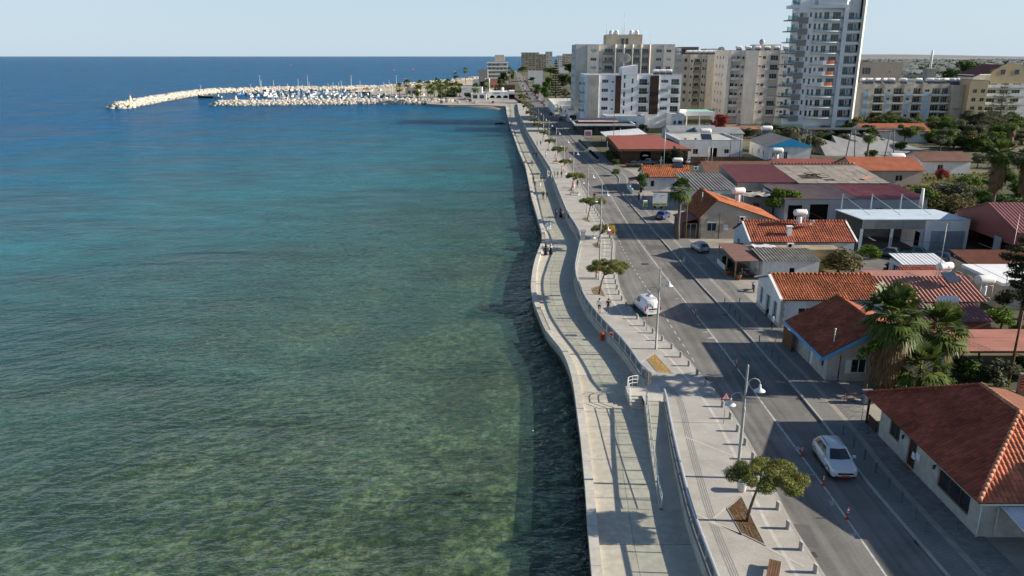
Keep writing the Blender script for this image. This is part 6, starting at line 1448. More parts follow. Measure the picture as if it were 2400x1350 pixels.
for i,(px,py) in enumerate(((1706,645),(1731,655))):
    c=thing('terracotta_pot',['terracotta pot at the left terrace corner','terracotta pot at the front terrace post'][i],'pot',at(px,py,ZU)); q=MB(); q.lathe([(.22,0),(.33,.5),(.36,.52),(.36,.6),(.30,.6),(.28,.5)],n=12); q.build('pot',mat('terracotta',(.38,.13,.07),.8,.1),c); link('plant',quadmesh('plant',leaves([(0,0,.75,.28,.28,.25)],140,.09,i),LF['green']),c)
for i in range(3): plant('bush','dark',0,0,22,26,['shrub at the far end of the awning terrace','shrub in the middle of the awning terrace','shrub by the terrace low wall'][i],P=Vector((29.7,100.9+i*1.4,.14)),i=i)
# --- beige gabled house
x0,y0,x1,y1=29.8,119.6,42.3,130.5
t=house('beige_gable_house','large beige house with lopsided gable and orange tiled roof',x0,y0); o0=O0(t); EHl,EHr,rx,rh=3.7,2.9,32.2,6.2
mb=MB(); O=Vector((x0,y0,0)); op=[(1.2,1.3,1.5,1.35,'w'),(5.9,1.3,1.5,1.35,'w')]
wallpanel(mb,O,Vector((1,0)),x1-x0,EHr,op); windows(t,o0,O,Vector((1,0)),op)
mb.poly([(x0,y0,EHr),(x1,y0,EHr),(rx,y0,rh),(x0,y0,EHl)]); mb.poly([(x1,y1,EHr),(x0,y1,EHr),(x0,y1,EHl),(rx,y1,rh)])
mb.quad((x0,y1,0),(x0,y0,0),(x0,y0,EHl),(x0,y1,EHl)); mb.quad((x1,y0,0),(x1,y1,0),(x1,y1,EHr),(x1,y0,EHr)); mb.quad((x1,y1,0),(x0,y1,0),(x0,y1,EHr),(x1,y1,EHr)); mb.build('wall',M_beige,t,o0)
for xe,ze in ((x0-.4,EHl-.35),(x1+.5,EHr-.1)):
    P=[(xe,y0-.2,ze),(rx,y0-.2,rh+.08),(rx,y1+.3,rh+.08),(xe,y1+.3,ze)]; slab_poly(t,o0,P,M_deck,th=.08); v=(Vector(P[1])-Vector(P[0])); Wd=v.length; v.normalize(); tiled_plane(t,o0,Vector(P[0])+Zv*.01,Yv,v,y1-y0+.5,Wd,T_or if xe>35 else tilemat('shaded_orange_tiles',(.30,.10,.045)),tw=.34,tl=.4)  # left slope takes a darker copy of the orange tiles as its shade
ridge_caps(t,o0,(rx,y0-.2,rh+.16),(rx,y1+.3,rh+.16),T_or)
q=MB(); q.box(33.6,y0-.06,1.5,34.3,y0-.002,2.4); q.build('notice_board',M_plw,t,o0)
for xx in (32.9,29.95): q=MB(); q.tube([(xx,y0-.08,.05),(xx,y0-.08,4.2 if xx>30 else 3.4)],.05,6); q.build('downpipe',M_dark,t,o0)
for xx in (31.0,35.7): q=MB(); q.box(xx-.1,y0-.1,2.65,xx+1.7,y0-.002,2.85); q.build('shutter_box',M_frame,t,o0)
# entrance block in front of it
x0,y0,x1,y1=27.2,120.0,29.75,126.5; t=house('glazed_entrance','glazed entrance block with dark red lean-to roof beside the beige house',x0,y0,'shopfront'); o0=O0(t)
walls_rect(t,x0,y0,x1,y1,2.55,mat('maroon_panel',(.12,.05,.04),.7,.1),{'S':[(.35,.1,1.9,2.3,'g')],'W':[(.6,.2,1.8,2.1,'g'),(3.2,.2,2.4,2.1,'g')]}); slab_poly(t,o0,[(x0-.3,y0-.2,2.6),(x1,y0-.2,3.4),(x1,y1,3.4),(x0-.3,y1,2.6)],mat('dark_red_sheet',(.16,.045,.04),.6,.1),'lean_to_roof',.08)
# billboard and fence by it
heater((37.6,126.6,3.6),'white water tank on a tall frame behind the beige house','t',R(12),1.15)
t=thing('shop_sign','white and yellow shop sign board beside the fan palm','sign',at(1545,497,ZU)); zz=1.2
for xx in (-1.2,1.2): q=MB(); q.box(xx-.05,-.05,0,xx+.05,.05,zz+2.4); q.build('post',M_dark,t)
q=MB(); q.box(-1.35,-.1,zz+.55,1.35,-.052,zz+2.4); q.build('board',M_swht,t); q=MB(); q.box(-1.35,-.1,zz,1.35,-.052,zz+.54); q.build('price_strip',mat('sign_pale_yellow',(.60,.58,.20),.6,.05),t)
LET={'L':['100','100','100','100','111'],'O':['111','101','101','101','111'],'W':['10001','10001','10101','10101','01010'],'E':['111','100','111','100','111'],'S':['111','100','111','001','111'],'T':['111','010','010','010','010'],'P':['111','101','111','100','100'],'R':['110','101','110','101','101'],'I':['1','1','1','1','1'],'C':['111','100','100','100','111'],'X':['101','101','010','101','101'],'F':['111','100','111','100','100'],'A':['010','101','111','101','101'],' ':['00']*5}
def lettering(parent,text,x0,z0,px,y,m_,name='lettering'):
    q=MB(); x=x0
    for ch in text:
        g=LET[ch]
        for r_,row in enumerate(g):
            for c_,b in enumerate(row):
                if b=='1': q.box(x+c_*px,y-.006,z0+(4-r_)*px,x+(c_+1)*px*.999,y,z0+(5-r_)*px*.999)
        x+=(len(g[0])+1)*px
    return q.build(name,m_,parent)
lettering(t,'LOWEST PRICE',-1.2,zz+.12,.052,-.105,M_blk); q=MB(); q.box(-1.05,-.108,zz+1.5,-.95,-.102,zz+2.2); q.box(-.949,-.108,zz+2.1,-.5,-.102,zz+2.2); q.box(.1,-.108,zz+1.9,.9,-.102,zz+2.0); q.box(.1,-.108,zz+1.5,.2,-.102,zz+1.899); q.build('frame_mark',MATS['sign_back_grey'],t)
t=thing('traffic_light','traffic light on a grey post by the kerb','traffic light',at(1501,478,ZU)); q=MB(); q.tube([(0,0,0),(0,0,2.3)],.06,8); q.build('post',M_galv,t); q=MB(); q.box(-.17,-.14,2.3,.17,.14,3.3); q.build('signal_head',M_trim,t)
for k,m_ in enumerate((mat('signal_green',(.05,.5,.15),.4,0,fine=0),mat('signal_amber',(.25,.12,.01),.4,0,fine=0),mat('signal_red_off',(.12,.01,.01),.4,0,fine=0))): q=MB(); q.lathe([(0,0),(.11,0)],n=10); q.v=[(v[0],-.145,2.47+k*.32+v[1]) for v in q.v]; q.build('signal_lens',m_,t)
t=thing('green_bin','pale bin with lime green front by the traffic light','litter bin',at(1512,484,ZU)); q=MB(); q.box(-.4,-.35,0,.4,.35,1.15); q.build('body',M_plw,t); q=MB(); q.box(-.3,-.365,.1,.3,-.352,.8); q.build('front_panel',mat('lime_green',(.35,.55,.03),.6,.05),t)
for px,py,pt,lb in ((1606,560,462,'brown timber pole standing before the fan palm'),(1640,545,450,'dark pole at the corner of the beige house'),(1555,395,300,'slim grey lamp pole by the wooden restaurant'),(1709,385,310,'dark pole left of the blue-gabled house'),(1732,380,318,'second dark pole before the blue-gabled house'),(1658,392,340,'thin pole by the wooden fence'),(1667,392,340,'second thin pole by the wooden fence'),(1437,352,265,'tall wooden pole in front of the white apartment block'),(1452,348,300,'shorter pole in front of the white apartment block'),(1900,510,455,'thin mast rising beside the grey building')):
    p=at(px,py,.05); make_pole('pole',zat(p,pt)-.05,.11,M_wood_b if px in (1606,1437,1709,1732) else M_galv,lb,'pole',p)
# --- grey corrugated hall and others further up the street
x0,y0,x1,y1=33.6,142.6,42.6,158.5; t=house('grey_roof_hall','white-walled hall with grey corrugated roof behind the fan palm',x0,y0,'hall'); o0=O0(t)
walls_rect(t,x0,y0+.2,x1,y1,3.9,M_plw,{'S':[(5.5,1.2,3.0,2.0,'s')],'W':[(4,1,2,2,'s')]}); v=Vector((0,y1-y0,1.0)); Wd=v.length; v.normalize(); corrugated(t,o0,Vector((x0-.2,y0,4.0)),X,v,x1-x0+.4,Wd,mat('grey_sheet',(.17,.165,.155),.9,.25,.4),.5,.06,'roof_sheet',7)
x0,y0,x1,y1=44.0,148.6,55.0,163.5; t=house('maroon_roof_hall','concrete hall with maroon corrugated roof',x0,y0,'hall'); o0=O0(t)
walls_rect(t,x0,y0+.2,x1,y1,4.4,M_grey,{'W':[(3,1.5,1.5,1.5,'v')],'S':[(1,.2,2,2.6,'v')]}); q=MB(); q.poly([(x0,y0+.2,4.4),(x0,y1,4.4),(x0,y1,5.95)]); q.build('gable_wedge',M_grey,t,o0)
v=Vector((0,y1-y0,1.5)); Wd=v.length; v.normalize(); corrugated(t,o0,Vector((x0-.2,y0,4.5)),X,v,x1-x0+.4,Wd,M_mar,.4,.05,'roof_sheet',8)
x0,y0,x1,y1=55.3,147.6,73.0,164.5; t=house('damaged_roof_hall','hall with broken grey tiled roof and slipped sheets',x0,y0,'hall'); o0=O0(t)
walls_rect(t,x0,y0+.2,x1,y1,4.4,M_grey,{}); v=Vector((0,y1-y0,1.5)); Wd=v.length; v.normalize(); M_old=randmat('old_grey_sheet',(.25,.225,.195),.16,.95)
slab_poly(t,o0,[(x0,y0,4.45),(x1,y0,4.45),(x1,y1,5.95),(x0,y1,5.95)],mat('roof_void',(.06,.055,.05),.9,.2),'roof_deck',.1)
for j in range(9):
    for i in range(9):
        if (i,j) in ((1,2),(2,2),(2,3),(1,3),(3,1)): continue
        a=Vector((x0+i*1.97+rng.uniform(-.06,.06),y0+j*1.68,4.5+j*.15)); q=MB(); s=rng.uniform(-.05,.05); q.add([a,a+X*1.9+Yv*s,a+X*1.9+v*1.75+Yv*s+Zv*.02,a+v*1.75+Zv*.03,a-Zv*.05,a+X*1.9-Zv*.05],[(0,1,2,3),(0,4,5,1)]); q.build('roof_sheet',M_old,t,o0)
for k in range(12): q=MB(); a=Vector((x0+1+rng.uniform(0,5),y0+2.5+rng.uniform(0,6),4.95+.09*k*.5)); d=Vector((rng.uniform(.3,1),rng.uniform(-1,1),.05)).normalized(); q.tube([a,a+d*rng.uniform(1.5,3)],.06,4); q.build('loose_batten',M_wood_d,t,o0)
q=MB(); q.add([(69,149.6,4.85),(71.4,151.8,5.05),(71.0,153.0,5.15),(68.4,150.6,4.95)],[(0,1,2,3)]); q.build('loose_pink_sheet',mat('salmon_sheet',(.48,.22,.18),.7,.1),t,o0)
ridge_caps(t,o0,(x0,y1,6.0),(x1,y1,6.0),T_or2,.2,.7)
x0,y0,x1,y1=48.0,133.2,73.0,146.0; t=house('long_pink_hall','long workshop with pink and red corrugated roof behind the garage',x0,y0,'hall'); o0=O0(t)
walls_rect(t,x0,y0+.3,x1,y1,3.9,mat('blue_grey_wall',(.38,.42,.46),.85,.1,.5),{'S':[(.6,.1,2.6,2.8,'v'),(4.4,.1,3.4,3.0,'v'),(16,1.2,1.4,1.2,'w')]}); v=Vector((0,y1-y0,.55)); Wd=v.length; v.normalize()
corrugated(t,o0,Vector((x0-.2,y0,4.0)),X,v,13,Wd,mat('dusty_pink_sheet',(.36,.24,.20),.75,.15,.5),.42,.05,'roof_sheet',6); corrugated(t,o0,Vector((x0+12.9,y0,4.02)),X,v,12.3,Wd,mat('red_sheet',(.34,.10,.095),.6,.12,.5),.42,.05,'roof_sheet',6)
# junk with tarpaulin by the grey tower
x0,y0=43.0,138.5; t=house('rough_grey_hut','rough grey hut with tarpaulin roof beside the bright tree',x0,y0,'hut'); o0=O0(t)
walls_rect(t,x0,y0,x0+4.6,y0+4,3.4,M_grey,{'S':[(1.0,.8,1.1,1.5,'w')]},frm=M_dark); q=MB(); q.grid([[(x0-.6+i*.6,y0-.6+j*.7,3.45+.5*rng.random()) for i in range(10)] for j in range(8)],smooth=True); q.build('tarpaulin',mat('grey_tarpaulin',(.36,.33,.29),.8,.15,1),t,o0)
# garage with open bays
x0,y0,x1,y1=52.0,114.8,67.8,121.6; t=house('open_garage','open garage with pale blue flat roof, posts and grey sliding doors',x0,y0,'garage'); o0=O0(t)
slab_poly(t,o0,[(x0-.2,y0-3.3,4.9),(x1,y0-3.3,4.9),(x1,y1,4.45),(x0-.2,y1,4.45)],mat('pale_blue_sheet',(.50,.58,.66),.6,.08,.5),'roof_sheet',.12)
q=MB(); q.box(x0,y1-.2,0,x1,y1,4.2); q.box(x1-.2,y0,0,x1,y1-.201,4.2); q.build('wall',M_grey,t,o0)
q=MB(); q.box(x0,y0-3.1,3.4,x0+9.2,y0-2.95,4.7); q.build('lintel',M_grey,t,o0)
for xx in (x0,x0+4.5,x0+9.0): q=MB(); q.box(xx-.18,y0-3.15,0,xx+.18,y0-2.9,3.4); q.build('post',mat('pale_blue_post',(.40,.46,.52),.7,.08),t,o0)
q=MB(); q.box(x0+9.3,y0-2.89,0,x0+9.5,y0+3.5,4.5); q.box(x0+9.3,y0-3.2,0,x1,y0-2.9,4.72); q.build('office_wall',M_plw,t,o0)
for k in range(4): q=MB(); a=x0+10.3+k*1.25; q.box(a,y0-3.3,.1,a+1.2,y0-3.22,3.1); q.build('door_panel',mat('grey_door',(.27,.29,.31),.6,.12,1),t,o0)
q=MB(); q.box(x0+9.28,y0-2.6,.1,x0+9.295,y0-.6,2.6); q.build('side_opening_shade',M_void,t,o0)  # black sheet painted as the shade of an opening
for xx in (x0+.5,x0+5.2,x0+9.9):
    q=MB(); q.box(xx,y1-.6,4.3,xx+.16,y1-.45,7.0); q.tube([(xx+.1,y1-.5,6.8),(xx+2.6,y0+.2,4.4)],.05,5); q.build('roof_strut',MATS['pale_blue_post'],t,o0)
struct('garage_yard',MB().poly([(44,93,-.01),(78,93,-.01),(78,121,-.01),(44,121,-.01)]),mat('oily_yard',(.13,.125,.12),.9,.25,.4))
# maroon metal building at right edge
x0,y0,x1,y1=69.0,102.2,84.0,117.2; t=house('maroon_metal_building','maroon metal-clad workshop with striped pink roof at the right edge',x0,y0,'workshop'); o0=O0(t); rh=7.7; yc=109.7
mb=MB(); mb.poly([(x0,y1,3.0),(x0,y0,3.0),(x0,y0,5.0),(x0,yc,rh),(x0,y1,5.0)]); mb.quad((x0,y0,0),(x1,y0,0),(x1,y0,5),(x0,y0,5)); mb.quad((x1,y1,0),(x0,y1,0),(x0,y1,5),(x1,y1,5)); mb.build('wall',M_mar,t,o0)
q=MB(); q.quad((x0+4,y1,0),(x0+4,y0,0),(x0+4,y0,5),(x0+4,y1,5)); q.build('shade_sheet',M_void,t,o0)  # black backing in place of the shade inside the workshop
q=MB(); q.box(x0-.3,y0+3.0,0,x0-.2,y0+4.6,3.6); q.build('sliding_door',MATS['grey_door'],t,o0)
for s,ya,vy in ((0,y0-.3,1),(1,y1+.3,-1)):
    v=Vector((0,vy*(yc-y0+.3),rh-4.95)); Wd=v.length; v.normalize(); corrugated(t,o0,Vector((x0-.3,ya,5.0)),X,v,x1-x0,Wd,mat('striped_pink_sheet',(.40,.17,.15),.55,.1,.5),.5,.07,'roof_sheet',6)
make_pole('white_vent_stack',3.2,.35,M_plw,'white square vent stack behind the maroon workshop','vent',(66.5,123.5,4.3))
# --- white house with porch, wooden restaurant, blue-gabled house
x0,y0,x1,y1,EH=28.8,165.6,36.4,174.0,3.0; t=house('porch_house','white house with orange tiled roof and small porch on the street',x0,y0); o0=O0(t)
walls_rect(t,x0,y0,x1,y1,EH,M_plw,{'S':[(1.2,.9,.8,1.3,'w')],'W':[(4,.8,1.2,1.3,'w')]},gable=('X',4.6,169.8)); v=(Vector((0,169.8,4.65))-Vector((0,y0-.4,EH))); Wd=v.length; v.normalize()
for yy_ in (y0-.4,y1+.4): slab_poly(t,o0,[(x0-.4,yy_,EH),(x1+2.5,yy_,EH),(x1+2.5,169.8,4.65),(x0-.4,169.8,4.65)],M_deck,th=.09)
tiled_plane(t,o0,Vector((x0-.4,y0-.4,EH+.01)),X,v,x1-x0+2.9,Wd,T_or,tw=.4,tl=.45); ridge_caps(t,o0,(x0-.4,169.8,4.75),(x1+2.5,169.8,4.75),T_or,.16,.5)
slab_poly(t,o0,[(x0-3.3,y0-.5,2.3),(x0-.05,y0-.5,2.9),(x0-.05,y0+3.2,2.9),(x0-3.3,y0+3.2,2.3)],mat('maroon_awning',(.11,.03,.03),.8,.1),'porch_roof',.1)
for yy_ in (y0-.3,y0+1.4,y0+3.0): q=MB(); q.box(x0-3.2,yy_-.06,.1,x0-3.08,yy_+.06,2.3); q.build('porch_post',M_plw,t,o0)
q=MB(); q.box(x0-3.4,y0-5,.1,x0-3.2,y0+3.2,1.1); q.build('porch_wall',M_plw,t,o0)
heater((36.6,170.6,4.4),'white water tank on the orange roof of the porch house','h',0,1.3); ac_unit((40.2,168,4.2),'air conditioner beside the porch house water tank')
x0,y0,x1,y1=29.5,209.0,47.5,236.0; t=house('wooden_restaurant','brown timber restaurant with flat red roof and round sign',x0,y0,'restaurant'); o0=O0(t)
M_tim=randmat('timber_cladding',(.10,.055,.035),.25,.8)
walls_rect(t,x0,y0,x1,y1,4.0,M_wood_d,{'W':[(1.2+k*3.6,.7,2.9,2.7,'g') for k in range(7)],'S':[(11.0,.2,3.2,2.8,'v')]},frm=M_wood_d)
for k in range(14): q=MB(); q.box(x0,y0-.08,.15+k*.27,x0+10.9,y0-.002,.15+k*.27+.24); q.build('cladding_board',M_tim,t,o0)
slab_poly(t,o0,[(x0-.8,y0-.8,4.05),(x1+.6,y0-.8,4.05),(x1-4,y1,5.0),(x0-.8,y1,5.0)],mat('brick_red_sheet',(.26,.075,.055),.8,.1,.4),'roof_sheet',.18); q=MB(); q.box(x0-.9,y0-.95,3.5,x1+.6,y0-.82,4.1); q.box(x0-.95,y0-.8,3.5,x0-.82,y1,4.1); q.build('thatch_fringe',mat('brown_thatch',(.16,.09,.05),.95,.3,3,.6,20),t,o0)
q=MB(); q.lathe([(0,0),(1.5,0)],n=20); q.v=[(36.0+v[0],y0-.12,2.2+v[1]) for v in q.v]; q.build('round_sign',mat('sign_green_black',(.012,.03,.02),.6,.1),t,o0); q=MB(); q.box(35.2,y0-.14,2.1,36.8,y0-.125,2.3); q.box(35.5,y0-.14,2.35,36.5,y0-.125,2.45); q.build('sign_lettering',M_swht,t,o0)
building('flat_white_block','low white building with flat roof, tank and air conditioners behind the restaurant','building',[(47.8,222),(66,222),(66,244),(47.8,244)],4.6,M_plw,{0:[(4,1,1.5,1.5,'w'),(9,.2,2,2.6,'v'),(13,1.2,1.4,1.2,'w')],3:[(5,1.2,2,1.2,'w'),(12,1.2,2,1.2,'w')]},parapet=.4)
heater((56,226,4.7),'big white tank on the low flat white building','h',0,2.0); ac_unit((50,224.5,4.7),'left air conditioner on the low flat white building'); ac_unit((53,224.5,4.7),'right air conditioner on the low flat white building')
t=thing('timber_fence','brown timber fence behind the parked cars','fence',(47.6,206,0))
for k in range(36): q=MB(); q.box(k*.4,0,0,k*.4+.37,.05,2.3); q.build('board',M_tim,t)
t=thing('chef_statue','white statue of a standing figure outside the restaurant','statue',at(1549,388,.06)); q=MB(); q.lathe([(.4,0),(.4,.25),(.28,.3),(.24,1.0),(.33,1.4),(.30,1.6),(.11,1.72),(.15,1.86),(.15,2.02),(.10,2.05),(.2,2.2),(.18,2.35),(0,2.4)],n=12); q.tube([(-.3,0,1.5),(-.42,-.1,1.15),(-.2,-.3,1.05)],[.09,.08,.06],6); q.tube([(.3,0,1.5),(.42,-.1,1.15),(.2,-.3,1.05)],[.09,.08,.06],6); q.build('figure',M_plw,t)
t=thing('hedge_planter','long dark hedge planter along the restaurant kerb','planter',(RK(232)+.8,212,ZU))
for k,(ya,yb) in enumerate(((214,232),(238,262))):
    hh=t if k==0 else thing('hedge_planter','second dark hedge planter farther up the kerb','planter',(RK(250)+.8,238,ZU)); q=MB(); P=[(RK(y)+.5,y) for y in (ya,yb)]; q.prism([(P[0][0],ya),(P[0][0]+1.0,ya),(P[1][0]+1.0,yb),(P[1][0],yb)],ZU,ZU+.45); q.build('trough',M_conc2,hh,hh.location); n=60; cl=[(P[0][0]+.5+(P[1][0]-P[0][0])*i/n,ya+(yb-ya)*i/n,ZU+.75,.5,.35,.35) for i in range(n)]; link('hedge',quadmesh('hedge',[(v[0]-hh.location.x,v[1]-hh.location.y,v[2]-hh.location.z) for v in leaves(cl,1800,.13,8)],LF['dark']),hh)
for i in range(9): plant('bush',['green','dry','bright'][i%3],0,0,24,14,['low flowering shrub','dry shrub','light green shrub'][i%3]+' in the bed along the restaurant terrace',grp='shrubs along the restaurant terrace',P=Vector((28.2+rng.uniform(-.6,.6),206+i*2.6,.1)))
# blue-gabled white house: ridge runs away from the camera
x0,y0,x1,y1=71.0,214.0,82.5,232.0; t=house('blue_gable_house','white house with bright blue gable triangle and grey roof',x0,y0); o0=O0(t)
walls_rect(t,x0,y0,x1,y1,4.0,M_plw,{'S':[(1.0,1.1,.7,1.3,'w'),(2.0,1.1,.7,1.3,'w'),(4.2,.1,1.0,2.6,'g')],'W':[(3,.1,1.2,2.6,'dw'),(8,1.2,.7,1.2,'w'),(9.2,1.2,.7,1.2,'w'),(13,1.2,.7,1.2,'w')]}); M_cy=mat('cyan_blue_paint',(.02,.32,.62),.6,.06,1)
q=MB(); q.poly([(x0-.8,y0-.4,4.0),(x1+.8,y0-.4,4.0),((x0+x1)/2,y0-.4,6.2)]); q.poly([(x1+.8,y0-.2,4.0),(x0-.8,y0-.2,4.0),((x0+x1)/2,y0-.2,6.2)]); q.build('blue_gable',M_cy,t,o0)
for xe in (x0-.8,x1+.8): slab_poly(t,o0,[(xe,y0-.3,4.0),((x0+x1)/2,y0-.3,6.25),((x0+x1)/2,y1,6.25),(xe,y1,4.0)],mat('grey_felt_roof',(.30,.28,.25),.9,.1,.4),'roof_sheet',.12)
heater(((x0+x1)/2-.5,y1+2,4.8),'white tank on the roof behind the blue-gabled house','h',0,2.0)
p=at(1818,390,0); heater((p.x,p.y,0),'white tank on a stand right of the blue-gabled house','t',0,1.6)
def gabled(label,x0,y0,x1,y1,eh,rh,axis,wm,rm,ops,nm='house'):
    t=house(nm,label,x0,y0); o0=O0(t)
    pos=(x0+x1)/2 if axis=='Y' else (y0+y1)/2
    walls_rect(t,x0,y0,x1,y1,eh,wm,ops,gable=(axis,rh-.1,pos))
    if axis=='Y':
        for xe in (x0-.5,x1+.5): slab_poly(t,o0,[(xe,y0-.4,eh-.1),(pos,y0-.4,rh),(pos,y1+.4,rh),(xe,y1+.4,eh-.1)],rm,'roof_plane',.12)
    else:
        for ye in (y0-.5,y1+.5): slab_poly(t,o0,[(x0-.4,ye,eh-.1),(x1+.4,ye,eh-.1),(x1+.4,pos,rh),(x0-.4,pos,rh)],rm,'roof_plane',.12)
    return t
M_t2=pavemat('far_clay_tiles',(.36,.11,.055),.45,.4,.05,.7,0,.2); M_t3=pavemat('far_brown_tiles',(.17,.085,.06),.45,.4,.05,.7,0,.2)
gabled('pinkish garden house with orange tiled roof beyond the damaged hall',77.0,172,92,184,3.6,5.8,'X',mat('pink_plaster',(.52,.40,.33),.85,.08,.5),M_t2,{'S':[(9,1.1,1.6,1.3,'w')],'W':[(3,1,1.6,1.4,'w'),(8,1,1.6,1.4,'w')]})
p=at(2140,405,0); heater((90.5,182,0),'white tank on a tall stand by the garden house','t',0,2.0)
gabled('low red-walled sheds with pink metal roofs before the garden house',71.5,172,77.0,180,2.4,2.9,'X',mat('red_shed_wall',(.20,.045,.03),.8,.15),M_pink,{},'shed')
gabled('small white house with brown tiled roof beyond the garden',101,190,113,200,3.3,5.0,'X',M_plw,M_t3,{'S':[(4,1,1.4,1.3,'w')],'W':[(4,1,1.4,1.3,'w')]})
gabled('small annex with pink roof right of the garden house',89,186,97,192,2.8,3.3,'X',M_plw,M_pink,{'S':[(2,.2,1.2,2,'d')]},'annex')
gabled('low building with maroon roof behind the damaged hall',62,178,76,190,3.0,4.6,'X',M_plw,M_mar,{'W':[(4,1,1.4,1.2,'w')],'S':[(3,1,1.5,1.2,'w')]})
gabled('brown-roofed low house between the maroon hall and the blue gable',44.5,176,62,186,2.6,4.4,'X',M_beige,M_t3,{'S':[(4,1,1.4,1.2,'w')]})
gabled('white house with orange roof among the trees before the apartments',118,262,140,272,4,6,'X',M_plw,M_t2,{'S':[(4,1,2,1.5,'w')]})
for i,(px,py,w) in enumerate(((1625,335,16),(1690,340,14))):
    p=at(px,py,0); gabled(['long shed with grey roof behind the wooden restaurant','shed with grey roof beside the blue-gabled house'][i],p.x-w/2,p.y,p.x+w/2,p.y+14,3.8,5.2,'X',M_plw,mat('blue_grey_sheet',(.22,.235,.25),.8,.12,.4),{'S':[(3,.1,2,2.8,'v')]},'shed')
p=at(1615,322,0); gabled('low shed with rusty sheet roof below the apartment blocks',p.x,p.y,p.x+26,p.y+8,3,3.8,'X',M_grey,mat('rusty_sheet',(.26,.12,.07),.85,.35,.5),{},'shed')
p=at(1740,318,0); gabled('dark green roofed shed below the cream apartment block',p.x,p.y,p.x+22,p.y+8,3,3.8,'X',M_dark,mat('dark_green_sheet',(.03,.07,.07),.7,.1,.5),{},'shed')
# concrete skate-like slabs and long gantry before the tower
t=thing('concrete_ramps','sloping grey concrete slabs below the white tower','slabs',(92,215,0))
for k in range(4): q=MB(); a=(0+k*7,12+k*5); q.add([(a[0],a[1],0),(a[0]+16,a[1]-5,0),(a[0]+16,a[1]+4,0),(a[0],a[1]+9,4.5),(a[0],a[1],0),(a[0],a[1]+9,0)],[(0,1,2,3),(0,3,5)]); q.build('slab',mat('slab_grey',(.22,.225,.23),.9,.15,.3),t)
t=thing('steel_gantry','long rusty grey gantry on slanting legs before the white tower','gantry',(82,218,0)); L_=27
q=MB(); q.box(0,0,8.2,L_,.4,8.6); q.box(0,2.5,8.2,L_,2.9,8.6); 
for k in range(9): q.box(k*2.9+.2,.4,8.3,k*2.9+.4,2.5,8.5)
q.build('beam',mat('weathered_steel',(.20,.19,.175),.8,.2,1),t)
for k in range(3):
    for d in (-1.3,1.3): q=MB(); xx=(1.5,14,25)[k]; q.tube([(xx+d,1.5,0),(xx+d*.35,1.5,8.2)],.16,6); q.build('leg',MATS['weathered_steel'],t)
# ================= apartment blocks =================
def front(sections, Y):
    """sections [(px0,px1,protrusion)] at depth Y -> outline left to right in world X"""
    pts = []
    for a, b, off in sections: pts += [(a, Y-off), (b, Y-off)]
    return pts
def block(name, label, xs, Y, depth, H, wm, secops, leftops=(), parapet=.9, roofm=None, z0=0.0, cat='apartment block', frm=None):
    """xs: list of (x0,x1,protrusion); secops: list of openings per section"""
    pts = []; ops = {}; k = 0
    for i, (a, b, off) in enumerate(xs):
        if pts and abs(pts[-1][0]-a) < 1e-6 and abs(pts[-1][1]-(Y-off)) < 1e-6: pass
        else: pts.append((a, Y-off))
        ops[len(pts)-1] = secops[i]; pts.append((b, Y-off))
    pts += [(xs[-1][1], Y+depth), (xs[0][0], Y+depth)]
    ops[len(pts)-1] = list(leftops)
    return building(name, label, cat, pts, H, wm, ops, z0, roofm, parapet, frm=frm)
# --- white block with dark brown panels
YW = 317.0; XW_ = lambda px: xat(px, YW, 10)
a = [XW_(p) for p in (1370,1378,1402,1429,1440,1454,1491,1520,1542,1566,1594)]; fh = 3.5; z1 = 6.3
w4 = lambda u, w, h, k='w', dz=.9: [(u, z1+i*fh+dz, w, h, k) for i in range(4)]
secs = [(a[0],a[1],0),(a[1],a[2],.8),(a[2],a[3],.3),(a[3],a[4],0),(a[4],a[5],.5),(a[5],a[6],.6),(a[6],a[7],0),(a[7],a[8],.5),(a[8],a[9],.2),(a[9],a[10],.2)]
so = [[],[],w4(1.2,2.6,1.3),w4(.4,1.0,.7),[],[(.9,z1-1+i*fh,.75,2.0,'w') for i in range(5)]+[(4.1,z1+.6+i*fh,.75,2.0,'w') for i in range(5)],w4(.9,3.2,2.3,'g',.1),[],w4(.8,2.9,1.2),w4(.7,3.2,2.3,'g',.1)]
rs = random.Random(5); so = [[(o[0],o[1],o[2],o[3],'s' if o[4]=='w' and o[2]>2 and rs.random()<.45 else o[4]) for o in s] for s in so]
M_wh2 = weathered('bright_white_plaster', (.80,.80,.80), .8, .05, .3, .12)
tw = block('white_apartment_block','white apartment block with two tall dark brown panels', secs, YW, 22, 20.0, M_wh2, so, [(3+6*i, z1+k*fh+.6, 3.0, 2.2, 'g') for i in range(3) for k in range(4)], parapet=.8)
o0 = O0(tw); M_brown = mat('dark_brown_cladding', (.055,.028,.020), .7, .12, .5)
for p0, p1, yb in ((a[4],a[5],.5),(a[7],a[8],.5)):
    q = MB(); q.box(p0+.1,YW-yb-.15,z1-.8,p1-.1,YW-yb-.002,z1+14.2); q.build('brown_panel', M_brown, tw, o0)
q = MB(); q.box(a[1]+.05,YW-.95,0,a[2]-.05,YW-.802,20.8); q.build('stone_panel', mat('travertine_panel',(.46,.42,.36),.85,.18,.35,.3,3), tw, o0)
q = MB(); q.box(a[5],YW-.62,20.81,a[6],YW+8,23.6); q.add([(a[5],YW-.6,23.6),(a[6],YW-.6,23.6),(a[6],YW-.6,24.6),(a[6],YW+8,24.6),(a[5],YW+8,23.6),(a[6],YW+8,23.6)],[(0,1,2),(0,2,3,4)]); q.build('stair_tower', M_wh2, tw, o0)
for sx0, sx1, off in ((a[6]+.6,a[7]-.4,0),(a[9]+.4,a[10]-.6,.2)):
    for k in range(4): balcony(tw, sx0, sx1, YW-off, z1+k*fh+.05, 1.0, 'glass', M_wh2)
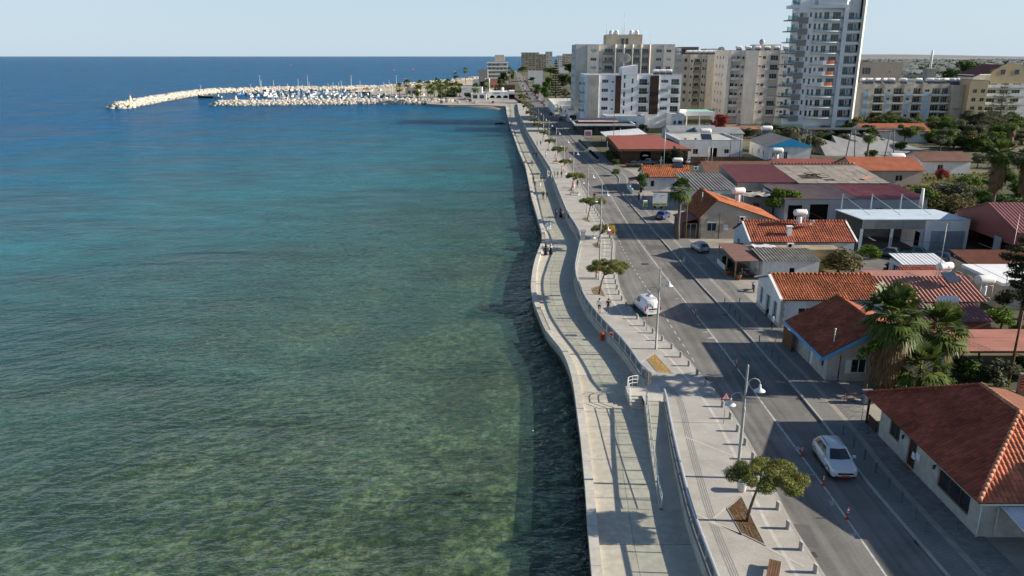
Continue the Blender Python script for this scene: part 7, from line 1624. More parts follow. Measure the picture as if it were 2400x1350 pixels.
for k in range(4):
    q = MB(); n = 10; P = [(a[0]-.2+1.9*math.cos(math.pi/2+math.pi*i/n)*1.0, YW+2.4+2.6*math.sin(math.pi/2+math.pi*i/n)) for i in range(n+1)]; q.prism(P, z1+k*fh-.1, z1+k*fh+.12); q.build('curved_balcony', M_wh2, tw, o0)
    q = MB(); q.prism(P, z1+k*fh+.13, z1+k*fh+1.05, cap=False); q.build('curved_balcony_glass', M_bglass, tw, o0)
dish(((a[5]+a[5]+3)/2, YW+2, 24.0), 'large mesh satellite dish on the white block roof', 2.3, R(-15))
for i in range(3): heater((a[8]+i*2.6, YW+8, 20.2), '%s white water tank on the white block roof' % ['left','middle','right'][i], 'h', 0, 1.6)
building('glass_front_annex','white low annex with dark glass front before the white block','annex',[(XW_(1412),YW-14),(XW_(1500),YW-14),(XW_(1500),YW-1.2),(XW_(1412),YW-1.2)],5.2,M_wh2,{0:[(1.5,1.0,3.6,2.6,'g'),(5.6,1.0,3.6,2.6,'g'),(9.8,1.0,2.0,2.6,'w')],3:[(2,1,3,2.4,'g'),(7,1,3,2.4,'g')]},parapet=.5)
building('white_side_annex','small white annex with three windows right of the glass front','annex',[(XW_(1562),YW-12),(XW_(1590),YW-12),(XW_(1590),YW-1),(XW_(1562),YW-1)],6.0,M_wh2,{0:[(.8,2.4,1.0,1.5,'w'),(2.6,2.4,1.6,1.5,'w')]},parapet=.4)
t = thing('raised_pool_deck','white-walled raised terrace with glass rail over parked cars','terrace',(XW_(1607),YW-2,0)); 
q = MB(); q.box(0,0,5.0,11.5,14,6.6); q.build('deck', M_wh2, t); q = MB(); q.box(.1,.05,6.602,11.4,.1,7.6); q.build('glass_rail', M_bglass, t)
for xx in (.3,5.5,11): q = MB(); q.box(xx,.3,0,xx+.4,.7,5.0); q.build('pillar', M_wh2, t)
farcar(1658,298,R(10),SV,'sedan',0,'silver car parked under the raised white terrace','cars under the terrace')
# brown restaurant terraces in front of the white block on the street
t = house('terrace_restaurant','street restaurant with dark sunken terrace and white rim',XW_(1352),YW-30,'restaurant'); o0 = O0(t); x0,y0 = XW_(1352)-2,YW-30
walls_rect(t,x0,y0,x0+20,y0+24,3.4,M_dark,{'W':[(2+4.4*k,.4,3.6,2.5,'g') for k in range(5)],'S':[(2+5.5*k,.4,4.4,2.5,'g') for k in range(3)]},frm=M_dark); q=MB(); q.box(x0-1,y0-1,3.4,x0+21,y0+25,3.6); q.build('roof_slab',mat('dark_roof_felt',(.10,.095,.09),.9,.25,.3),t,o0)
for b in ((x0-1.1,y0-1.1,x0+21.1,y0-.7),(x0-1.1,y0-.7,x0-.7,y0+25),(x0+20.7,y0-.7,x0+21.1,y0+25)): q=MB(); q.box(b[0],b[1],3.5,b[2],b[3],4.2); q.build('rim',M_plw,t,o0)
slab_poly(t,o0,[(x0+1,y0+8,4.3),(x0+16,y0+8,4.3),(x0+16,y0+16,5.1),(x0+1,y0+16,5.1)],mat('faded_pink_awning',(.52,.36,.33),.8,.1),'awning',.08)
t = house('white_canopy_cafe','cafe with white stretched canopy beside the wooden restaurant',30.5,248,'cafe'); o0=O0(t); slab_poly(t,o0,[(30,248,3.4),(43,248,4.2),(43,266,4.4),(30,266,3.2)],M_wsh,'canopy',.06)
for xx,yy_ in ((30.5,248.5),(42.5,248.5),(30.5,265.5),(42.5,265.5)): q=MB(); q.tube([(xx,yy_,0),(xx,yy_,3.4)],.1,6); q.build('post',M_plw,t,o0)
q=MB(); q.box(32,252,0,42.5,265,3.0); q.build('kiosk',M_wood_d,t,o0)
t=thing('street_board','small pink and white street sign board before the terrace restaurant','sign',at(1378,330,ZU)); q=MB(); q.box(-1.3,-.1,1.2,1.3,0,3.6); q.build('board',M_swht,t); q=MB(); q.box(-1.0,-.11,1.7,1.0,-.101,3.2); q.build('picture',mat('pink_print',(.5,.14,.22),.6,.3,2),t)
for xx in (-1,1): q=MB(); q.box(xx-.06,0,0,xx+.06,.1,1.2); q.build('leg',M_galv,t)
# shops with awnings along the street beyond
for i,(px,py,w,d,h,m_,lb) in enumerate(((1330,285,10,12,4.5,M_plw,'white shop with pale awning by the parked cars'),(1318,272,9,10,4.2,mat('teal_awning_wall',(.10,.28,.26),.8,.1),'small shop with teal awning'),(1308,262,9,10,4.4,M_plw,'white shop with round blue sign'))):
    p=at(px,py,0); t=building('street_shop',lb,'shop',[(p.x,p.y),(p.x+w,p.y),(p.x+w,p.y+d),(p.x,p.y+d)],h,M_plw,{3:[(1,.3,3,2.6,'g'),(5,.3,3,2.6,'g')],0:[(1,.4,3,2.4,'g')]},parapet=.5); slab_poly(t,O0(t),[(p.x-3.4,p.y,2.7),(p.x,p.y,3.4),(p.x,p.y+d,3.4),(p.x-3.4,p.y+d,2.7)],m_,'awning',.07)
# --- tall beige block behind it
YB = 352.0; XB = lambda px: xat(px, YB, 20); fh=3.55
b_ = [XB(p) for p in (1349,1375,1402,1411,1440,1460,1480,1500,1520,1530,1552,1578)]
nf=8; zt=3.6
g = lambda u,w,h,k='w',dz=1.0: [(u,zt+i*fh+dz,w,h,k) for i in range(nf)]
secs=[(b_[0],b_[1],0),(b_[1],b_[2],.6),(b_[2],b_[3],-.6),(b_[3],b_[4],-1.0),(b_[4],b_[5],-1.0),(b_[5],b_[6],-1.0),(b_[6],b_[7],-1.0),(b_[7],b_[8],-1.0),(b_[8],b_[9],0),(b_[9],b_[10],.2),(b_[10],b_[11],.5)]
so=[[],g(1.4,2.6,1.3),g(.3,1.1,.7),g(1.0,3.6,2.1,'g',.5),g(.8,2.4,1.4),g(.8,2.6,2.1,'g',.4),g(.8,2.4,2.1,'g',.4),g(.8,2.6,2.1,'g',.4),[],g(1.0,2.4,1.3),g(1.2,2.2,1.2)]
rs=random.Random(8); so=[[(o[0],o[1],o[2],o[3],'s' if o[4]=='w' and rs.random()<.3 else o[4]) for o in s] for s in so]
M_bw=weathered('beige_block_plaster',(.64,.58,.50),.85,.09,.25)
tb=block('beige_apartment_block','tall beige apartment block with vertical fins behind the white one',secs,YB,26,zt+nf*fh-.2,M_bw,so,[(3+5*i,zt+1+k*fh,2.0,1.5,'w') for i in range(4) for k in range(nf)],parapet=1.0); o0=O0(tb)
for xx in (b_[4],b_[5],b_[6],b_[7],b_[8]): q=MB(); q.prism([(xx-.35,YB+1.0),(xx-.35,YB-.3),(xx+.0,YB-.9),(xx+.35,YB-.3),(xx+.35,YB+1.0)],zt,zt+nf*fh+.85); q.build('fin',M_bw,tb,o0)
for k in range(nf):
    for i in (3,5,6,7): q=MB(); q.box(b_[i]+.4,YB+.4,zt+k*fh+.05,b_[i+1]-.4,YB+.52,zt+k*fh+1.0); q.build('balcony_parapet',mat('brown_parapet',(.30,.25,.21),.8,.1),tb,o0)
zr=zt+nf*fh-.2; q=MB(); q.box(XB(1420),YB+4,zr,XB(1505),YB+14,zr+5.2); q.build('roof_house',mat('ochre_block_plaster',(.52,.44,.33),.85,.1,.3),tb,o0)
for i,px in enumerate((1456,1466)): q=MB(); q.box(XB(px),YB+3.9,zr+.4,XB(px)+1.2,YB+4.0,zr+3.6); q.build('roof_house_window',M_glass,tb,o0)
for i,px in enumerate((1434,1446,1481,1494)): t=thing('roof_radome','%s white dome tank on the beige block roof' % ['first','second','third','fourth'][i],'tank',(XB(px),YB+7,zr+5.2)); q=MB(); q.lathe([(1.0,0),(1.05,.5),(1.0,1.2),(.75,1.7),(.35,1.95),(0,2.0)],n=14); q.build('dome',M_tank,t); q=MB(); q.lathe([(1.1,0),(1.1,.15)],n=14); q.build('base',M_galv,t)
for i,(px,h) in enumerate(((1463,9),(1422,4.5),(1458,5),(1500,4),(1526,5))): make_pole('roof_antenna',h,.08,M_galv,'%s antenna mast on the beige block roof' % ['tallest','leftmost','short','right','rightmost'][i],'antenna',(XB(px),YB+6,zr+(5.2 if px<1505 else 0)))
# --- cream block behind to the right
YC=405.0; XC=lambda px: xat(px,YC,12); fh=3.9
c_=[XC(p) for p in (1596,1612,1622,1640,1652,1668,1694,1708)]; nf=6; zt=4.5
g=lambda u,w,h,k='w',dz=1.0:[(u,zt+i*fh+dz,w,h,k) for i in range(nf)]
secs=[(c_[0],c_[1],0),(c_[1],c_[2],.5),(c_[2],c_[3],-.8),(c_[3],c_[4],.5),(c_[4],c_[5],1.5),(c_[5],c_[6],.4),(c_[6],c_[7],-.5)]
so=[g(1,1.4,1.8),g(.6,.9,1.2),g(.8,2.4,2.2,'g',.3),g(.5,.8,1.6)+g(1.7,.7,1.2),[],g(.6,1.5,.8)+g(2.8,2.2,1.2),g(.8,1.5,1.3)]
tc=block('cream_apartment_block','cream apartment block with plain tall panel between white and tall blocks',secs,YC,20,zt+nf*fh,M_cream,so,[(4+5*i,zt+1+k*fh,1.6,1.4,'w') for i in range(3) for k in range(nf)],parapet=.8)
for k in range(nf): balcony(tc,c_[2]+.4,c_[3]-.4,YC+.8,zt+k*fh+.1,1.2,'wall',MATS['brown_parapet'])
for i in range(8): heater((XC(1615)+i*2.7,YC+6,zt+nf*fh+.0),'water tank in the cluster on the cream block roof, %s from the left' % ['first','second','third','fourth','fifth','sixth','seventh','eighth'][i],'h',0,1.8)
dish((XC(1690),YC+8,zt+nf*fh),'large dish on the cream block roof',2.2,R(10))
# --- grey-cream block with plain projecting shaft
YD=338.0; XD=lambda px: xat(px,YD,14); fh=3.72
d_=[XD(p) for p in (1700,1708,1732,1740,1768,1790,1798,1820,1848)]; nf=7; zt=3.4
g=lambda u,w,h,k='w',dz=1.0:[(u,zt+i*fh+dz,w,h,k) for i in range(nf)]
secs=[(d_[0],d_[1],.4),(d_[1],d_[2],-.8),(d_[2],d_[3],.4),(d_[3],d_[4],2.0),(d_[4],d_[5],.3),(d_[5],d_[6],-.2),(d_[6],d_[7],-.6),(d_[7],d_[8],.4)]
rs=random.Random(3)
so=[[],g(.5,1.6,1.9,'g',.4)+g(2.6,1.2,1.2),g(.3,.9,1.1),[],g(.6,1.2,.6,'w',1.6)+g(2.3,1.3,1.2),[],g(.4,3.2,2.0,'g',.5),g(.7,.7,.6,'w',1.5)+g(1.9,2.0,1.2)]
so=[[(o[0],o[1],o[2],o[3],'s' if rs.random()<.2 else o[4]) for o in s] for s in so]
M_gc=weathered('pinkish_grey_plaster',(.64,.59,.535),.85,.08,.25)
td=block('pale_apartment_block','pale apartment block with windowless projecting shaft left of the tower',secs,YD,22,zt+nf*fh,M_gc,so,[(4+5*i,zt+1+k*fh,1.6,1.4,'w') for i in range(3) for k in range(nf)],parapet=.8)
for k in range(nf):
    balcony(td,d_[1]+.2,d_[2]-.1,YD+.8,zt+k*fh+.1,1.5,'wall',M_gc); balcony(td,d_[6]+.1,d_[7]-.1,YD+.6,zt+k*fh+.1,1.4,'glass' if k%2 else 'bars',M_gc)
    if k%2: q=MB(); q.box(d_[4]+3.7,YD-.75,zt+k*fh+.3,d_[4]+4.4,YD-.302,zt+k*fh+.9); q.build('air_conditioner',M_tank,td,O0(td))
q=MB(); q.box(XD(1768),YD+4,zt+nf*fh,XD(1828),YD+12,zt+nf*fh+3.2); q.build('roof_house',M_bw,td,O0(td))
for i in range(6): heater((XD(1728)+i*4.0,YD+3,zt+nf*fh+.05),'water tank on the pale block roof, %s from the left' % ORD[i].replace('nearest','first'),'h',0,1.6)
t=thing('roof_globe','white round tank on the pale block roof house','tank',(XD(1788),YD+7,zt+nf*fh+3.2)); q=MB(); q.lathe([(.5,0),(1.0,.5),(1.2,1.1),(1.0,1.8),(.5,2.2),(0,2.3)],n=14); q.build('globe',mat('grey_globe',(.36,.38,.41),.5,.06),t)
# --- white tower
YT=295.0; XT=lambda px: xat(px,YT,4.0); fh=3.86; nf=10; zb=5.8
e_=[XT(p) for p in (1846,1868,1880,1948,1958,1987,1994)]
M_tw=mat('tower_white_plaster',(.74,.745,.755),.75,.05,.25); M_tg=mat('tower_taupe_panel',(.25,.235,.225),.8,.06,.3); M_rust=mat('rust_red_panel',(.23,.07,.035),.7,.1)
H=zb+nf*fh+.3; g=lambda u,w,h,k='w',dz=.9,n=nf:[(u,zb+i*fh+dz,w,h,k) for i in range(n)]
secs=[(e_[0],e_[1],.6),(e_[1],e_[2],.2),(e_[2],e_[3],-.4),(e_[3],e_[4],.6),(e_[4],e_[5],-1.0),(e_[5],e_[6],.6)]
so=[g(.3,1.2,1.5)+g(1.5,1.5,1.5,'s'),g(.5,.8,1.7),g(.6,.9,2.1,'w',.5)+g(2.2,.9,2.1,'w',.5)+g(4.0,1.9,2.4,'g',.3)+g(7.2,2.9,2.4,'g',.3),[],g(.5,2.2,2.3,'g',.3)+g(3.1,.6,1.4,'w',1.0),[]]
tt=block('white_tower','tall white residential tower with glass balconies and bright edge fin',secs,YT,7,H,M_tw,so,[(1.0,zb+k*fh+.3,3.0,2.3,'g') for k in range(nf)],parapet=3.6); o0=O0(tt)
rs=random.Random(12)
for k in range(-1,nf):
    z=zb+k*fh
    if k>=0:
        q=MB(); q.box(e_[0]-.05,YT-.78,z-1.35,e_[1]-.05,YT-.602,z+.85); q.build('spandrel_panel',M_tg,tt,o0)
        # left balconies
        q=MB(); q.box(e_[0]-3.6,YT-.4,z-.35,e_[0]-.055,YT+5,z+.02); q.box(e_[0]-3.6,YT-.4,z+.021,e_[0]-3.40,YT+.0,z+1.5); q.build('side_balcony_slab',M_tg,tt,o0)
        q=MB(); q.box(e_[0]-3.4,YT+.02,z+.03,e_[0]-.05,YT+.06,z+1.35); q.build('side_balcony_glass',M_bglass,tt,o0)
    # curved centre balcony
    n=8; xm=(e_[2]+e_[3])/2; hw=(e_[3]-e_[2])/2
    curved=[(e_[2]+.8+(e_[3]-e_[2]-.9)*i/n,YT-.2-(1.9*math.sin(math.pi*(.15+.85*i/n))**.8)) for i in range(n+1)]
    P=curved+[(e_[3]-.1,YT+.38),(e_[2]+.8,YT+.38)]
    q=MB(); q.prism(P,z-.22,z+.05); q.build('balcony_slab',M_tw,tt,o0)
    if k in (3,4,5): q=MB(); q.grid([[(x,y,z+.05) for x,y in curved[:5]],[(x,y,z+1.3) for x,y in curved[:5]]]); q.build('balcony_parapet',M_tw,tt,o0); q=MB(); q.grid([[(x,y,z+.0) for x,y in curved[4:8]],[(x,y,z+1.35) for x,y in curved[4:8]]]); q.build('rust_balcony_panel',M_rust,tt,o0)
    else: q=MB(); q.grid([[(x,y,z+.06) for x,y in curved],[(x,y,z+1.15) for x,y in curved]]); q.build('balcony_glass',M_bglass,tt,o0)
    q=MB(); q.box(e_[4]+.02,YT-.55,z-.9,e_[5]-.02,YT+.98,z+.1); q.build('loggia_slab',M_tw,tt,o0)
    q=MB(); q.box(e_[4]+.03,YT-.5,z+.102,e_[5]-.03,YT-.46,z+.95); q.build('loggia_glass',M_bglass,tt,o0)
q=MB(); q.prism([(e_[5]+.0,YT-.62),(e_[5]+.55,YT-1.6),(e_[6]+.5,YT-.4),(e_[6]+.5,YT+1.5),(e_[5],YT+1.5)],0,H+4.4); q.build('edge_fin',mat('fin_cream',(.62,.60,.55),.8,.05,.3),tt,o0)
q=MB(); q.prism([(e_[0]-3.0,YT+.2),(e_[1],YT-.8),(e_[2]+4,YT-1.6),(e_[3],YT-2.2),(e_[3],YT+3),(e_[0]-3,YT+5)],H-.2,H+.9); q.build('roof_slab',M_tw,tt,o0)
q=MB(); q.box(e_[0]-2.8,YT+.4,H+.901,e_[1]+2,YT+.45,H+2.0); q.build('roof_glass_rail',M_bglass,tt,o0)
q=MB(); q.prism([(e_[2]+1,YT-1.0),(e_[3],YT-1.9),(e_[4],YT-.5),(e_[4],YT+6),(e_[2]+1,YT+6)],H+.95,H+4.0); q.build('penthouse',M_tw,tt,o0)
dish((e_[0]-1.2,YT+1.5,H+.9),'small dish on the tower roof corner',.9,R(-60))
# --- long low apartment row with pale blue panels
YE=336.0; XE=lambda px,Y=YE: xat(px,Y,6); fh=3.45; nf=4
pe=[2003,2019,2031,2043,2066,2072,2082,2088,2112,2117,2128,2134,2156,2158,2174,2178,2202,2219]
f_=[XE(p) for p in pe]; zt=2.0
kinds=['p','b','p','L','p','b','p','L','p','b','p','L','p','b','p','L','d']
M_lb=mat('pale_blue_panel',(.33,.50,.66),.75,.06,.4); secs=[]; so=[]; rs=random.Random(4)
for i,kd in enumerate(kinds):
    w=f_[i+1]-f_[i]; off={'p':.2,'b':.2,'L':-1.2,'d':-.8}[kd]; secs.append((f_[i],f_[i+1],off))
    so.append([(.15*w,zt+k*fh+1.0,.7*w,1.1,'s' if rs.random()<.5 else 'w') for k in range(nf)] if kd=='b' else [(.25,zt+k*fh+.1,w-.5,2.4,'g') for k in range(nf)] if kd in 'Ld' else [])
te=block('balcony_apartment_row','long low cream apartment row with pale blue panels and balconies',secs,YE,14,zt+nf*fh+.1,M_cream,so,parapet=.7)
for i,kd in enumerate(kinds):
    for k in range(nf):
        if kd in 'Ld': balcony(te,f_[i]+.03,f_[i+1]-.03,YE+(1.2 if kd=='L' else .8),zt+k*fh+.02,1.7,'bars' if rs.random()<.75 else 'glass',M_plw,.5)
        if kd=='b': q=MB(); q.box(f_[i]+.1,YE-.26,zt+k*fh-1.1,f_[i+1]-.1,YE-.202,zt+k*fh+.9); q.build('blue_panel',M_lb,te,O0(te))
for i,px in enumerate((2025,2038,2057,2076,2089,2117,2153,2180,2193,2206,2218,2230,2240)): heater((XE(px),YE+4,zt+nf*fh+.15),'white water tank on the long apartment row, %s from the left' % ['first','second','third','fourth','fifth','sixth','seventh','eighth','ninth','tenth','eleventh','twelfth','thirteenth'][i],'h',rs.uniform(-.3,.3),1.9)
YF=335.0; x0=XE(2220); x1=XE(2247); building('ochre_wall_block','plain ochre block with small lettering joined to the apartment row','apartment block',[(x0,YF-1),(x1,YF-1),(x1,YF+13),(x0,YF+13)],15.6,M_beige,{0:[(1.0,9.5,.6,.6,'w')]},parapet=.6)
q=MB(); q.box(x0+1.2,YF-1.05,6.3,x0+4.2,YF-1.002,6.6); q.box(x0+2.2,YF-1.05,5.7,x0+3.0,YF-1.002,5.95); tag(q.build('wall_lettering',M_dark),'small dark lettering on the plain ochre block','lettering')
x0,x1=XE(2248),XE(2290); building('yellow_apartment_block','yellowish apartment block with corner balconies','apartment block',[(x0,YF-4),(x1,YF-4),(x1,YF+12),(x0,YF+12)],17.6,mat('yellow_plaster',(.50,.40,.25),.85,.07,.3),{0:[(1.6+3.4*i,2.6+k*3.5,1.8,1.6,'w') for i in range(2) for k in range(4)],3:[(2+4*i,2.6+k*3.5,1.8,1.6,'w') for i in range(3) for k in range(4)]},parapet=.7)
x0,x1=XE(2318),XE(2420); ts=building('stepped_white_apartments','white terraced apartments with long balconies and red gabled top floor','apartment block',[(x0,YF+6),(x1,YF+6),(x1,YF+24),(x0,YF+24)],16.5,M_plw,{0:[(1+5.2*i,1.0+k*3.6,3.6,2.3,'g') for i in range(3) for k in range(5)],3:[(2+5*i,1.6+k*3.6,2,1.6,'w') for i in range(3) for k in range(4)]},parapet=.3)
for k in range(5): balcony(ts,x0-1,x1,YF+6,.9+k*3.6,2.2,'wall',M_plw,.3)
q=MB(); a1=XE(2290); q.box(a1,YF+8,16.6,x1,YF+20,20.2); q.build('attic',M_plw,ts,O0(ts)); slab_poly(ts,O0(ts),[(a1-1,YF+6,19.5),(a1+11,YF+6,24.5),(a1+11,YF+22,24.5),(a1-1,YF+22,19.5)],mat('attic_red_roof',(.16,.05,.045),.8,.1,.4),'attic_roof',.2); q=MB(); q.poly([(x0+1,YF+5.5,16.6),(x1,YF+5.5,16.6),(x1,YF+5.5,23),(x0+8,YF+5.5,25.5),(x0+1,YF+5.5,21.5)]); q.build('attic_gable',MATS['yellow_plaster'],ts,O0(ts))
for i in range(2): q=MB(); q.box(x0+5+i*6,YF+5.4,20.5,x0+6.8+i*6,YF+5.49,22.4); q.build('attic_window',M_glass,ts,O0(ts))
# plain beige block behind
Yg=470.0; x0,x1=xat(2014,Yg,15),xat(2112,Yg,15); building('plain_beige_block','plain beige block with few small windows behind the apartment row','apartment block',[(x0,Yg),(x1,Yg),(x1+2,Yg+20),(x0,Yg+20)],zat((0,Yg),147)-1,mat('dusty_pink_plaster',(.44,.36,.295),.9,.07,.2),{0:[(1.0,17.5,5.0,4.0,'w'),(9.5,12.6,2.4,1.6,'w'),(15.2,12.6,1.6,1.6,'w'),(9.5,7.5,2.6,1.6,'s'),(15,7.5,1.4,1.6,'w'),(17,18.5,.8,.9,'v'),(19.5,14.5,.6,.7,'v')]},parapet=1.0)
# mosque-like pale building with tower behind trees
Yg=520.0; x0=xat(2115,Yg,8); building('pale_tower_house','pale low building with square turret behind the trees','building',[(x0,Yg),(x0+26,Yg),(x0+26,Yg+20),(x0,Yg+20)],12.5,M_plw,{0:[(4,6.5,5,2.5,'w'),(13,6,3,2,'w')]},parapet=.6)
x0=xat(2168,Yg,15); building('square_turret','square pale turret with white masts','turret',[(x0,Yg-2),(x0+6,Yg-2),(x0+6,Yg+4),(x0,Yg+4)],19.5,M_grey,{0:[(2,9,1.5,2,'w')]},parapet=.5)
make_pole('white_mast',12,.9,M_plw,'thick white mast rising from the square turret','mast',(x0+3,Yg+1,19.5))
tag(link('turret_trees_placeholder',None),None) if False else None
gt=random.Random(31)
for i,(px,py,w,h,l) in enumerate(((2150,232,50,40,'bright'),(2190,226,46,44,'dark'),(2225,222,56,58,'green'),(2260,212,70,66,'green'),(2295,208,60,60,'olive'),(2320,206,50,46,'olive'),(2120,236,40,26,'green'),(2350,196,50,26,'dark'))): plant('tree',l,px,py,w,h,'%s tree in the row behind the apartment roofs, %s from the left' % ({'bright':'light green','dark':'dark','green':'green','olive':'grey-green'}[l],['second','third','fourth','fifth','sixth','seventh','first','eighth'][i]),grp='large trees behind the apartment row')
# --- distant blocks along the shore
def farblock(label,px0,px1,py,pt,depth,wm,cols,nf,Y=None,parapet=.8,lo=1.2):
    p=at(px0,py,0); Y=p.y; x0,x1=xat(px0,Y,0),xat(px1,Y,0); H=zat((0,Y),pt); fh=H/(nf+.3); ops=[]
    w=(x1-x0)/cols
    ops=[(w*(i+.2),fh*.25+k*fh+fh*.25,w*.55,fh*.5,'w' if rs.random()<.7 else 's') for i in range(cols) for k in range(nf)]
    return building('far_apartment_block',label,'apartment block',[(x0,Y),(x1,Y),(x1,Y+depth),(x0,Y+depth)],H,wm,{0:ops,len([0,1,2]):[(depth*(i+.2)/4,fh*.5+k*fh,depth*.12,fh*.5,'w') for i in range(4) for k in range(nf)]},parapet=parapet,depth=.4)
t=farblock('far grey-beige shore hotel with pale floor bands',1144,1189,200,146,22,mat('taupe_plaster',(.36,.32,.28),.85,.08,.2),5,5)
for k in range(6): q=MB(); p=at(1144,200,0); x0,x1=xat(1143,p.y,0),xat(1190,p.y,0); z=zat(p,146)*(k+.75)/6; q.box(x0-.6,p.y-1.2,z,x1+.6,p.y-.01,z+1.3); q.build('pale_band',M_plw,t,O0(t))
q=MB(); p=at(1166,200,0); z=zat(p,146); q.box(xat(1160,p.y,0),p.y+4,z,xat(1182,p.y,0),p.y+14,z+7); q.build('roof_house',M_cream,t,O0(t))
building('white_beach_pavilion','long white pavilion left of the shore hotel','pavilion',[(xat(1122,710,0),715),(xat(1143,710,0),715),(xat(1143,710,0),730),(xat(1122,710,0),730)],16,M_grey,{0:[(1,2,4,4,'v')]},parapet=.4)
farblock('far sandy-coloured shore block, left part with flat grey side',1222,1263,166,124,40,mat('sand_plaster',(.40,.335,.25),.85,.06,.1),5,9)
farblock('far sandy shore block, middle part with dark windows',1264,1279,166,128,40,MATS['sand_plaster'],3,9)
farblock('far pale shore block with bright right edge',1280,1294,168,122,40,M_cream,2,10)
farblock('far white stepped block behind the araucaria',1306,1319,164,131,30,M_plw,3,6)
farblock('far sandy wide block beside the beige block',1320,1347,166,127,30,M_beige,5,7)
farblock('unfinished dark brown concrete block on the skyline',1592,1632,200,112,30,mat('raw_brick_grey',(.17,.13,.11),.9,.2,.1),6,9)
farblock('white and dark modern block on the skyline',1650,1674,200,116,24,M_plw,4,8)
farblock('slim white tower block beside the beige block',1581,1590,230,115,20,M_plw,2,9)
farblock('dark stair tower behind the beige block edge',1592,1600,215,118,20,M_brown,1,8)
farblock('white block on the skyline left of the pale block',1718,1745,200,122,24,M_plw,4,7)
farblock('cream roof block on the skyline above the pale block',1752,1800,205,124,24,M_cream,6,7)
# low far town
M_town=[M_plw,M_cream,M_beige,M_plw,M_grey]; gt=random.Random(17)
def townhouse(px,py,wm_,hm_,i):
    p=at(px,py,0); fh=3.3; nf_=max(1,int(hm_/fh)); d=gt.uniform(8,14); c=max(2,int(wm_/3.6)); w=wm_/c
    ops=[(w*(k+.25),fh*j+1.0,w*.5,1.4,'w') for k in range(c) for j in range(nf_)] if p.y<900 else []
    lb='%s %s in the low town, %s' % ({'white_plaster':'white','cream_plaster':'cream','beige_plaster':'beige','grey_plaster':'grey'}[M_town[i%5].name],['small house','flat-roofed house','two-storey house'][min(2,nf_-1)] ,('left of the tower, ' if px<1990 else 'right of the tower, ' if px<2200 else 'at far right, ')+'near the apartment row' if p.y<700 else ('in the middle distance' if p.y<1300 else 'towards the horizon'))
    building('town_house',lb,'house',[(p.x-wm_/2,p.y),(p.x+wm_/2,p.y),(p.x+wm_/2,p.y+d),(p.x-wm_/2,p.y+d)],hm_,M_town[i%5],{0:ops},parapet=.5,grp='low houses of the far town')
for i in range(150):
    py=146+64*gt.random()**2.0; px=gt.uniform(1990,2440) if gt.random()<.75 else gt.uniform(1300,1990)
    if px<1990 and py>172: py=gt.uniform(146,170)
    townhouse(px,py,gt.uniform(9,22) if py>160 else gt.uniform(16,40),gt.choice([4,4,7,7,10]),i)
for i in range(130):
    py=146+76*gt.random()**1.6; px=gt.uniform(1990,2430) if gt.random()<.8 else gt.uniform(1310,1990)
    if px<1990 and py>180: continue
    s=pxm(at(px,py,0)); l=gt.choice(['green','dark','olive','green']); w=gt.uniform(9,18)*s
    plant('tree',l,px,py,max(8,w),max(6,gt.uniform(5,10)*s),'%s tree among the far town houses, %s' % ({'green':'green','dark':'dark','olive':'grey-green'}[l], ['left of the tower','just right of the tower','behind the apartment row','toward the right edge'][0 if px < 1990 else 1 if px < 2130 else 2 if px < 2280 else 3]),grp='trees among the far town')
# the rest of the town and its trees, far off
fb=random.Random(41); qa=MB(); qb=MB()
for i in range(1500):
    Y=fb.uniform(950,5200); X_=Y*fb.uniform(.09,.78) if fb.random()<.8 else Y*fb.uniform(.2,.6); w=fb.uniform(6,16); h=fb.choice([4,5,7,7,10,13]); d=fb.uniform(6,14)
    if X_<coast(Y)+60: continue
    qa.box(X_,Y,-.1,X_+w,Y+d,h)
for i in range(2600):
    Y=fb.uniform(800,5200); X_=Y*fb.uniform(.09,.78)
    if X_<coast(Y)+50: continue
    r_=fb.uniform(4,10); hh=fb.uniform(4,9); n=6
    for k in range(3):
        cx,cy,s_=X_+fb.uniform(-r_,r_),Y+fb.uniform(-r_,r_),fb.uniform(.5,1)*r_*.7
        vs=[(cx+math.cos(j*1.047+k)*s_*fb.uniform(.7,1.2),cy+math.sin(j*1.047+k)*s_,fb.uniform(0,1.5)) for j in range(n)]+[(cx+math.cos(j*1.047+k)*s_*.7,cy+math.sin(j*1.047+k)*s_*.7,hh*fb.uniform(.6,.9)) for j in range(n)]+[(cx,cy,hh)]
        qb.add(vs,[(j,(j+1)%n,(j+1)%n+n,j+n) for j in range(n)]+[(j+n,(j+1)%n+n,2*n) for j in range(n)])
tag(qa.build('far_town',mat('far_town_plaster',(.60,.56,.50),.9,.25,.02)),'mass of low pale houses of the far town','town',kind='stuff')
tag(qb.build('far_wood',LF['green']),'mass of dark trees between the far houses','trees',kind='stuff')
# off to the right of the near house: its neighbour, whose shadow falls across the road
building('neighbour_house','two-storey house just beyond the right edge, beside the nearest red roof','house',[(45.0,31.0),(55.0,31.0),(55.0,41.3),(45.0,41.3)],9.6,M_cream,{3:[(2+3.2*i,1.2+3.2*k,1.4,1.4,'w') for i in range(3) for k in range(3)]},parapet=.4)
